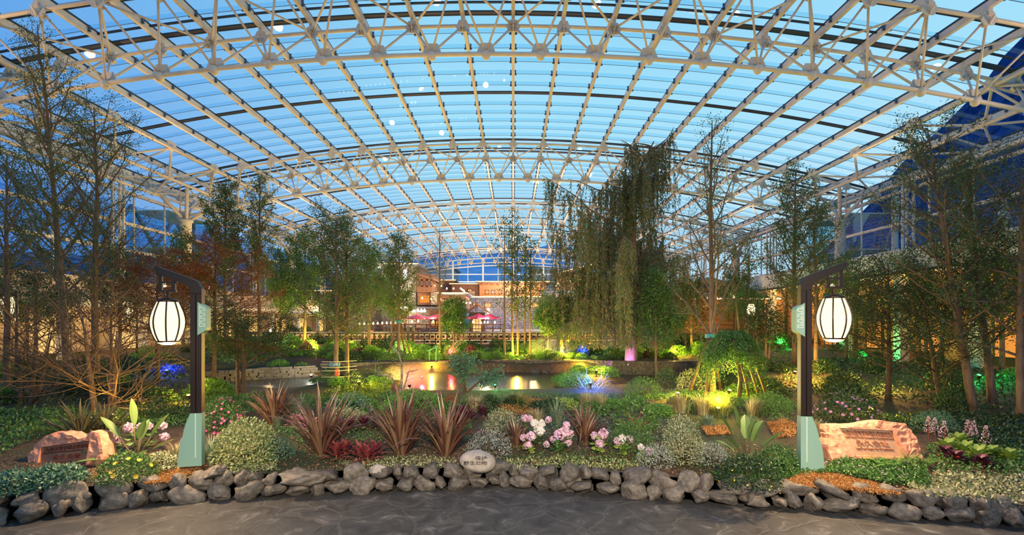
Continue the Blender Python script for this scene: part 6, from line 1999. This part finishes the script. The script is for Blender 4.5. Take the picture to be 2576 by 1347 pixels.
# bare white-lit tree in the village
b = (X(1288, 55), 55, TZ)
tree('bare_tree', 'bare pale-lit tree among the parasols in the village', 'tree', b, Z(745, 55) - TZ, 0.12, lambda t: 2.6 * (1.02 - t) ** 0.3, 30, 0.15, 0.7, nl=200, ls=0.12, seed=600, bark='whitebark', sub=6, lift=0.4)
point('tree_uplight', (X(1270, 54), 54, TZ + 0.6), (0.92, 0.90, 1.0), 260, 0.1)

# ================================================================ canopy building and the building on the ginkgo side
M['fascia'] = pm('white_fascia', (0.66, 0.63, 0.60), 0.6)
M['amberwall'] = pm('amber_plaster_wall', (0.52, 0.26, 0.09), 0.7, col2=(0.62, 0.34, 0.13), scale=1.2)
M['tanwall'] = pm('tan_plaster_wall', (0.50, 0.36, 0.25), 0.7)
M['brownpanel'] = pm('dark_brown_panel', (0.05, 0.025, 0.015), 0.6)
t = thing('canopy_building', 'long white-roofed building with amber lit front along the glass wall', 'building', (19.0, 0, 0))
mb = MB(); mb.bb(0, 7.4, 6, 46, EYE + 2.55, EYE + 2.7); mb.build('ceiling_soffit', M['fascia'], t)
mb = MB(); mb.bb(-0.1, 0.15, 6, 46, EYE + 2.45, EYE + 3.45); mb.build('fascia', M['fascia'], t)
mb = MB(); mb.bb(-0.14, 0.05, 6, 46, EYE + 2.36, EYE + 2.47); mb.build('fascia_edge', M['brownpanel'], t)
mb = MB(); mb.bb(0, 7.4, 6, 46, EYE + 3.4, EYE + 3.5); mb.build('roof_slab', M['fascia'], t)
mb = MB(); mb.bb(3.4, 3.6, 6, 46, 0.3, EYE + 2.55); mb.build('front_wall', M['amberwall'], t)
for y in np.arange(8, 46, 4.0):
    mb = MB(); mb.bb(0.3, 0.75, y - 0.22, y + 0.22, 0.3, EYE + 2.55); mb.build('column', M['fascia'], t)
    mb = MB(); mb.bb(3.3, 3.42, y + 0.8, y + 2.2, 0.4, 3.4); q = mb.build('door', M['brownpanel'], t)
    mb = MB(); mb.bb(3.27, 3.31, y + 0.95, y + 2.05, 1.2, 3.2); mb.build('lit_glazing', M['litorange'], q)
    mb = MB(); mb.bb(3.3, 3.42, y - 1.0, y - 0.8, 0.4, EYE + 2.5); mb.build('pilaster', M['brownpanel'], t)
    mb = MB(); mb.lathe([(0.001, EYE + 2.53), (0.12, EYE + 2.53), (0.12, EYE + 2.55)], 10, (2.0, y + 1, 0)); mb.build('downlight', M['globe'], t)
for y in (11, 17, 23, 29, 35, 42):
    point('canopy_downlight', (20.9, y, EYE + 2.2), (1.0, 0.55, 0.18), 270, 0.15)
t = thing('bank_building', 'tan building with lit canopy along the glass wall beyond the ginkgo trees', 'building', (-21.5, 0, 0))
mb = MB(); mb.bb(-5, -3, 6, 60, 0.3, EYE + 2.6); mb.build('wall', M['tanwall'], t)
mb = MB(); mb.bb(-3.4, 0.2, 6, 60, EYE + 0.85, EYE + 1.1); mb.build('canopy_slab', M['fascia'], t)
for y in np.arange(8, 60, 5.0):
    mb = MB(); mb.bb(-0.4, -0.1, y - 0.15, y + 0.15, 0.3, EYE + 0.85); mb.build('column', M['fascia'], t)
    mb = MB(); mb.bb(-3.02, -2.95, y + 1, y + 3.4, 1.0, EYE + 0.5); q = mb.build('window', M['brownpanel'], t)
    mb = MB(); mb.bb(-2.96, -2.93, y + 1.1, y + 3.3, 1.1, EYE + 0.4); mb.build('pane', M['lit'], q)
for y in (12, 19, 26, 34, 44, 54):
    point('bank_downlight', (-22.5, y, EYE + 0.6), (1.0, 0.68, 0.36), 130, 0.15)
    point('bank_wallwash', (-22.5, y, EYE + 1.6), (1.0, 0.70, 0.42), 60, 0.15)
# timber pavilion on the far flank
t = thing('timber_pavilion', 'dark timber pavilion with warm lamps beyond the sparse ginkgo', 'building', (14.5, 37, 0.6))
mb = MB(); mb.bb(-4, 5, 0, 5, 0, 4.0); mb.build('wall', M['timber'], t)
mb = MB(); mb.prism([(-4.8, 4.0), (0.5, 5.4), (5.8, 4.0), (5.8, 4.15), (0.5, 5.6), (-4.8, 4.15)], (0, -0.8, 0), (1, 0, 0), (0, 0, 1), (0, 6.5, 0)); mb.build('roof', M['slate'], t)
for k in range(9):
    mb = MB(); mb.bb(-4, 5, -0.05, -0.01, 0.2 + 0.36 * k, 0.32 + 0.36 * k); mb.build('board', M['rail'], t)
mb = MB(); mb.bb(-4.8, 5.8, -0.9, -0.84, 3.9, 4.0); mb.build('light_strip', M['led'], t)
point('pavilion_glow', (14.5, 35.8, 4.0), (1, 0.55, 0.2), 260, 0.2)
# round lanterns of the far paths
def path_lantern(px, py, Y, label):
    p = P(px, py, Y)
    z0 = g1(p[0], Y)
    t = thing('path_lantern', label, 'lantern', (p[0], Y, z0))
    h = p[2] - z0
    mb = MB(); mb.tube([(0.35, 0, -0.05), (0.35, 0, h + 0.55), (0, 0, h + 0.6)], 0.05, 8); mb.build('post', M['bronze'], t)
    mb = MB(); mb.tube([(0, 0, h + 0.6), (0, 0, h + 0.3)], 0.015, 6); mb.build('hanger', M['bronze'], t)
    mb = MB(); mb.lathe([(0.14, h - 0.3), (0.22, h - 0.1), (0.23, h + 0.05), (0.14, h + 0.32), (0.001, h + 0.32)], 16); mb.build('shade', M['lantern'], t, True)
    for k in range(8):
        a = k * math.pi / 4
        mb = MB(); mb.tube([(r * math.cos(a), r * math.sin(a), z) for r, z in ((0.145, h - 0.3), (0.225, h - 0.1), (0.235, h + 0.05), (0.145, h + 0.32))], 0.01, 4); mb.build('rib', M['bronze'], t)
    point('lantern_light', (0, 0, h - 0.45), (1.0, 0.68, 0.34), 160, 0.1, t)
path_lantern(18, 770, 17.5, 'round ribbed lantern on a post near the picture edge ginkgo')
path_lantern(327, 790, 24, 'round ribbed lantern glowing behind the bare shrub')
path_lantern(1890, 780, 27, 'round ribbed lantern glowing beside the timber pavilion')
for i, (px, py, Y, lb) in enumerate(((413, 718, 22, 'small bare bulb glinting above the lantern over the monument'), (718, 747, 36, 'small bare bulb glinting in the trees behind the dark maple'), (2094, 720, 26, 'small bare bulb glinting above the lantern of the strelitzia lamp'), (1846, 747, 34, 'small bare bulb beside the sparse ginkgo trunk'), (681, 833, 30, 'small bare bulb low behind the dark maple'))):
    p = P(px, py, Y)
    t = thing('bulb_post', lb, 'lamp', (p[0], Y, g1(p[0], Y)))
    h = p[2] - g1(p[0], Y)
    mb = MB(); mb.tube([(0, 0, -0.05), (0, 0, h - 0.08)], 0.03, 6); mb.build('post', M['bronze'], t)
    mb = MB(); mb.ball((0, 0, h), 0.10, 10, 8); mb.build('bulb', M['globe'], t, True)
    point('bulb_light', (0, -0.2, h), (1.0, 0.66, 0.3), 45, 0.1, t)

# ================================================================ garden spotlights
YEL, AMB, RED, GRN, BLU, PUR, WHT = (1.0, 0.72, 0.05), (1.0, 0.55, 0.10), (1.0, 0.03, 0.06), (0.03, 1.0, 0.18), (0.05, 0.16, 1.0), (0.72, 0.28, 1.0), (1.0, 0.95, 0.80)
lens_m = {}
def garden_light(px, py, Y, col, watt, label, h=0.16, cast=True, dy=0.0, lh=0.30):
    x = X(px, Y)
    z = g1(x, Y)
    z = max(z, 0.10)
    t = thing('garden_spotlight', label, 'spotlight', (x, Y, z))
    mb = MB(); mb.tube([(0, 0, -0.12), (0, 0, h - 0.03)], 0.012, 6); mb.build('spike', M['bronze'], t)
    mb = MB(); mb.lathe([(0.05, -0.07), (0.062, 0.0), (0.062, 0.05), (0.052, 0.05), (0.05, 0.04)], 12); o = mb.build('housing', M['bronze'], t, True); o.location = (0, 0, h + 0.04); o.rotation_euler = (0.35, 0, 0)
    if col not in lens_m:
        lens_m[col] = emitm('spot_lens_%d' % len(lens_m), col, 22.0)
    mb = MB(); mb.ball((0, 0, 0.03), 0.05, 10, 6, (1, 1, 0.6)); mb.build('lens', lens_m[col], o, True)
    if cast:
        point('spot_beam', (0, dy, h + lh), col, watt * 2.6, 0.06, t)
    return t
for a in ((790, 915, 29.5, YEL, 304, 'yellow garden spotlight below the green tree beyond the islet'), (932, 962, 19.2, YEL, 260, 'bright yellow garden spotlight on the mossy islet beside the ball shrub'),
          (905, 940, 21.5, YEL, 120, 'yellow garden spotlight behind the ball shrub'), (903, 985, 16.4, YEL, 60, 'yellow garden spotlight inside the ball shrub'), (1086, 938, 25.6, YEL, 70, 'yellow garden spotlight by the gnarled grey branch'),
          (1418, 906, 27.0, YEL, 230, 'yellow garden spotlight at the foot of the twin trunk'), (1300, 905, 27.6, YEL, 210, 'yellow garden spotlight at the foot of the slim trunk clump'), (1464, 922, 25.7, YEL, 60, 'yellow garden spotlight on the dry stone wall'),
          (1500, 955, 19.6, YEL, 110, 'yellow garden spotlight on the islet beside the blue twigs'), (1622, 912, 25.4, AMB, 170, 'amber garden spotlight behind the purple lit trunk'), (1835, 985, 15.5, YEL, 120, 'yellow garden spotlight under the weeping mound tree'),
          (1806, 1040, 11.6, YEL, 75, 'yellow garden spotlight inside the glowing grass tuft'), (2000, 945, 19.5, AMB, 130, 'amber garden spotlight behind the strelitzia lamp'), (2028, 960, 18.0, YEL, 90, 'yellow garden spotlight at a trunk behind the strelitzia lamp'),
          (1022, 890, 29.5, YEL, 240, 'yellow garden spotlight beside the staked ginkgo'), (1705, 1000, 14.6, YEL, 70, 'yellow garden spotlight under the round shrub pair'), (692, 905, 32, WHT, 110, 'white garden spotlight beneath the green trees'),
          (1138, 912, 28.0, YEL, 176, 'yellow garden spotlight in the shrubs below the slim trunk clump'), (1355, 885, 33, YEL, 240, 'yellow garden spotlight in front of the boardwalk, by the bright bush'), (1560, 880, 33.5, YEL, 240, 'yellow garden spotlight in front of the boardwalk, behind the willow'),
          (1690, 890, 29, YEL, 272, 'yellow garden spotlight behind the acrylic sign'), (280, 1078, 10.6, AMB, 34, 'amber garden spotlight at the foot of the wide leafless shrub'), (475, 1015, 14.0, YEL, 60, 'yellow garden spotlight behind the gold-green shrub lamp'),
          (2230, 985, 15.0, AMB, 70, 'amber garden spotlight behind the lilac azalea'), (2190, 1040, 11.2, YEL, 36, 'yellow garden spotlight among twigs behind the long monument'), (1060, 885, 33, YEL, 208, 'yellow garden spotlight in front of the boardwalk, by the staked ginkgo'),
          (880, 880, 34, YEL, 208, 'yellow garden spotlight in front of the boardwalk, behind the islet ginkgo'), (740, 880, 34.5, YEL, 240, 'yellow garden spotlight in front of the boardwalk, behind the green trees'), (620, 890, 30, AMB, 192, 'amber garden spotlight behind the umbrella maple'),
          (1245, 985, 18.6, GRN, 90, 'green garden spotlight in the pond by the leaning tree'), (1962, 868, 30.0, GRN, 180, 'green garden spotlight at the round ball shrub'), (2462, 985, 15.5, GRN, 70, 'green garden spotlight between the leaning trunks'), (2186, 830, 24, GRN, 60, 'green garden spotlight near the canopy building column'),
          (1135, 912, 27.2, RED, 90, 'red garden spotlight at the gnarled grey branch'), (1062, 965, 21.4, RED, 90, 'red garden spotlight in the pond behind the forked little tree'), (1030, 985, 18.8, RED, 80, 'red garden spotlight at the near edge of the pond'),
          (1468, 895, 28.8, BLU, 40, 'blue garden spotlight below the blue lit bush'), (1485, 985, 17.4, BLU, 90, 'blue garden spotlight inside the blue lit twigs'), (420, 965, 18.5, BLU, 34, 'blue garden spotlight under the ginkgo trees'),
          (1572, 916, 25.0, PUR, 90, 'purple-white garden spotlight at the foot of the willow'), (1008, 892, 33.5, WHT, 70, 'white garden spotlight in the shrubs before the boardwalk'), (783, 960, 22.0, WHT, 60, 'pale garden spotlight under water at the far pond arm')):
    garden_light(*a)
# coloured lit bushes and twigs
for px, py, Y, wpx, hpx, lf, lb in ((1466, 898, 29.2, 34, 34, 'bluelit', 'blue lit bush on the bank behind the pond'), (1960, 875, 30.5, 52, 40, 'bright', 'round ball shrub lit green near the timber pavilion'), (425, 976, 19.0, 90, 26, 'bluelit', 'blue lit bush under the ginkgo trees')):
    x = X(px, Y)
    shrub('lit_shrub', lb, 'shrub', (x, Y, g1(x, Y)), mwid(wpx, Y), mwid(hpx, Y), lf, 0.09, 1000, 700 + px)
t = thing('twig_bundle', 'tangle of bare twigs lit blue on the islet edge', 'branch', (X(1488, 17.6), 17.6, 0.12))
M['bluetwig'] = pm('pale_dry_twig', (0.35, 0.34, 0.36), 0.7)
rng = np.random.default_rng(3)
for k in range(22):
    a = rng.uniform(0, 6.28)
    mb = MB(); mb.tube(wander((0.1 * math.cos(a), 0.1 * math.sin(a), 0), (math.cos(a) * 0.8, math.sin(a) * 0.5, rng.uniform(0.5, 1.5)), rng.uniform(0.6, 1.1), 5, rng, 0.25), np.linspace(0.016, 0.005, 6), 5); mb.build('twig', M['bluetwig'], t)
# ================================================================ signs, stakes
M['tealpaint'] = pm('teal_painted_metal', (0.02, 0.22, 0.28), 0.5)
M['bluesign'] = pm('blue_printed_sign', (0.04, 0.13, 0.30), 0.5, col2=(0.30, 0.36, 0.42), scale=14, lo=0.55, hi=0.6)
M['redsign'] = pm('red_sign_board', (0.70, 0.05, 0.05), 0.5)
Y = 26.8
t = thing('lectern_sign', 'teal slanted information sign on two legs beside the staked ginkgo', 'sign', (X(1088, Y), Y, g1(X(1088, Y), Y)))
mb = MB(); mb.beam((-0.22, 0, 0.55), (0.24, 0, 0.78), 0.42, 0.04); mb.build('panel', M['tealpaint'], t)
for x in (-0.18, 0.2):
    mb = MB(); mb.bb(x - 0.02, x + 0.02, -0.02, 0.02, -0.08, 0.62 + x * 0.4); mb.build('leg', M['tealpaint'], t)
Y = 16.9
b = P(842, 918, Y)
t = thing('hanging_sign', 'blue sign box hung on wires beside the islet ginkgo trunk', 'sign', (b[0], Y, b[2]))
mb = MB(); mb.box((0, 0, 0), (0.34, 0.05, 0.13)); mb.build('panel', M['bluesign'], t)
mb = MB(); mb.box((0.10, 0.02, -0.28), (0.10, 0.04, 0.22)); mb.build('red_pendant', M['redsign'], t)
for z in (0.10, -0.10, -0.22, -0.44):
    mb = MB(); mb.tube([(-0.46, 0, z), (0.15, 0, z), (0.62, 0.5, z)], 0.008, 5); mb.build('wire', M['steel'], t)
Y = 24.0
t = thing('acrylic_sign', 'clear acrylic sign with a yellow warning triangle beside the purple lit trunk', 'sign', (X(1668, Y), Y, g1(X(1668, Y), Y)))
mb = MB(); mb.bb(-0.24, 0.24, -0.012, 0.012, -0.05, 0.50); mb.build('panel', glassm('clear_acrylic', (0.8, 0.82, 0.8), 0.08), t)
mb = MB(); mb.prism([(-0.07, 0.2), (0.07, 0.2), (0, 0.33)], (0, -0.03, 0), (1, 0, 0), (0, 0, 1), (0, 0.01, 0)); mb.build('triangle', pm('yellow_sign_paint', (0.85, 0.55, 0.03), 0.5), t)
def stakes(label, base, H, tops, rad=0.045, strap=True):
    t = thing('tree_stake', label, 'stake', base)
    for dx, dy, col in tops:
        mb = MB(); mb.tube([(dx, dy, -0.1), (dx * 0.08, dy * 0.08, H)], (rad, rad * 0.8), 7); mb.build('pole', M['barebark'], t, True)
    mb = MB(); mb.lathe([(0.20, H - 0.12), (0.22, H - 0.12), (0.22, H + 0.02), (0.20, H + 0.02)], 12); mb.build('strap', M['tealpaint'], t)
    return t
b = tb(1790, Y=16.3)
stakes('tripod of timber stakes with teal strap bracing the sparse ginkgo', b, Z(842, 16.3) - b[2], ((-0.85, -0.1, 0), (-0.75, -1.3, 0), (0.7, 0.9, 0)), 0.055)
b = tb(1004, Y=27.5)
stakes('tripod of timber stakes with teal strap bracing the ginkgo before the tower', b, Z(808, 27.5) - b[2], ((-0.75, 0.1, 0), (0.72, 0.2, 0), (0.2, 0.9, 0)), 0.06)
# waterfall lip and mist
M['foam'] = pm('white_falling_water', (0.5, 0.58, 0.66), 0.3)
t = MB()
for k in range(16):
    x = X(1243, 26) + (k - 8) * 0.035
    t.tube([(x, 26.3, 0.62), (x, 26.1, 0.58), (x + R.uniform(-.02, .02), 26.0, 0.1)], 0.014, 5)
tag(t.build('waterfall', M['foam']), 'thin white waterfall over the stone wall behind the pond', 'waterfall', kind='stuff')

for k in range(26):                           # green mounds on the near bank of the pond
    px = 560 + k * 52 + rr.uniform(-14, 14)
    Y = rr.uniform(11.6, 14.2)
    x = X(px, Y)
    if g1(x, Y) < 0.2:
        continue
    bed_shrub(px, 0, Y, rr.choice(('mid', 'bright', 'dark', 'mid')), rr.uniform(0.7, 1.3), rr.uniform(0.25, 0.5), 'on the near bank of the pond')
for k in range(44):
    px = rr.uniform(560, 2000)
    Y = rr.uniform(27.4, 36)
    bed_shrub(px, 0, Y, rr.choice(('mid', 'bright', 'mid', 'ginkgo')), rr.uniform(1.0, 2.0), rr.uniform(0.5, 1.0), 'on the bank behind the pond')

# drifting mist over the water
def mist(label, px, py, Y, sx_, sy_, sz_, dens):
    m, t_, N, L = new_mat('pale_mist')
    o = N.new('ShaderNodeOutputMaterial'); v = N.new('ShaderNodeVolumeScatter')
    v.inputs['Density'].default_value = dens
    v.inputs['Color'].default_value = (0.9, 0.93, 1, 1)
    g = N.new('ShaderNodeTexCoord'); ln = N.new('ShaderNodeVectorMath'); ln.operation = 'LENGTH'; L.new(g.outputs['Object'], ln.inputs[0])
    mr_ = N.new('ShaderNodeMapRange'); mr_.inputs['From Min'].default_value = 1.0; mr_.inputs['From Max'].default_value = 0.1; mr_.inputs['To Max'].default_value = dens
    L.new(ln.outputs['Value'], mr_.inputs['Value']); L.new(mr_.outputs[0], v.inputs['Density'])
    L.new(v.outputs[0], o.inputs['Volume'])
    mb = MB(); mb.ball((0, 0, 0), 1.0, 16, 10)
    ob = mb.build('mist', m, None, True)
    ob.location = P(px, py, Y)
    ob.scale = (sx_, sy_, sz_)
    tag(ob, label, 'mist', kind='stuff')
mist('patch of pale mist drifting before the yellow-lit twin trunk', 1385, 880, 28.5, 1.5, 0.9, 0.9, 0.7)
mist('patch of pale mist over the water by the mossy islet', 1035, 945, 19.5, 1.3, 0.9, 0.6, 0.6)

for k in range(40):                           # low growth hanging over the far bank of the pond
    px = 545 + k * 27 + rr.uniform(-8, 8)
    Y = rr.uniform(26.6, 28.0)
    if g1(X(px, Y), Y) < 0.2:
        continue
    bed_shrub(px, 0, Y, rr.choice(('mid', 'bright', 'ginkgo', 'mid')), rr.uniform(0.8, 1.5), rr.uniform(0.35, 0.6), 'hanging over the far bank of the pond')
for px, Y in ((1420, 19.6), (1500, 20.4), (1455, 21.0), (1530, 19.8), (850, 17.0), (950, 17.6), (990, 18.4), (820, 18.2), (760, 24.0), (700, 23.8), (640, 22.5), (600, 21.0), (560, 19.0), (1640, 24.6), (1690, 22), (1590, 24.9)):
    bed_shrub(px, 0, Y, rr.choice(('mid', 'bright', 'bright')), rr.uniform(0.9, 1.5), rr.uniform(0.3, 0.5), 'around the pond islets')
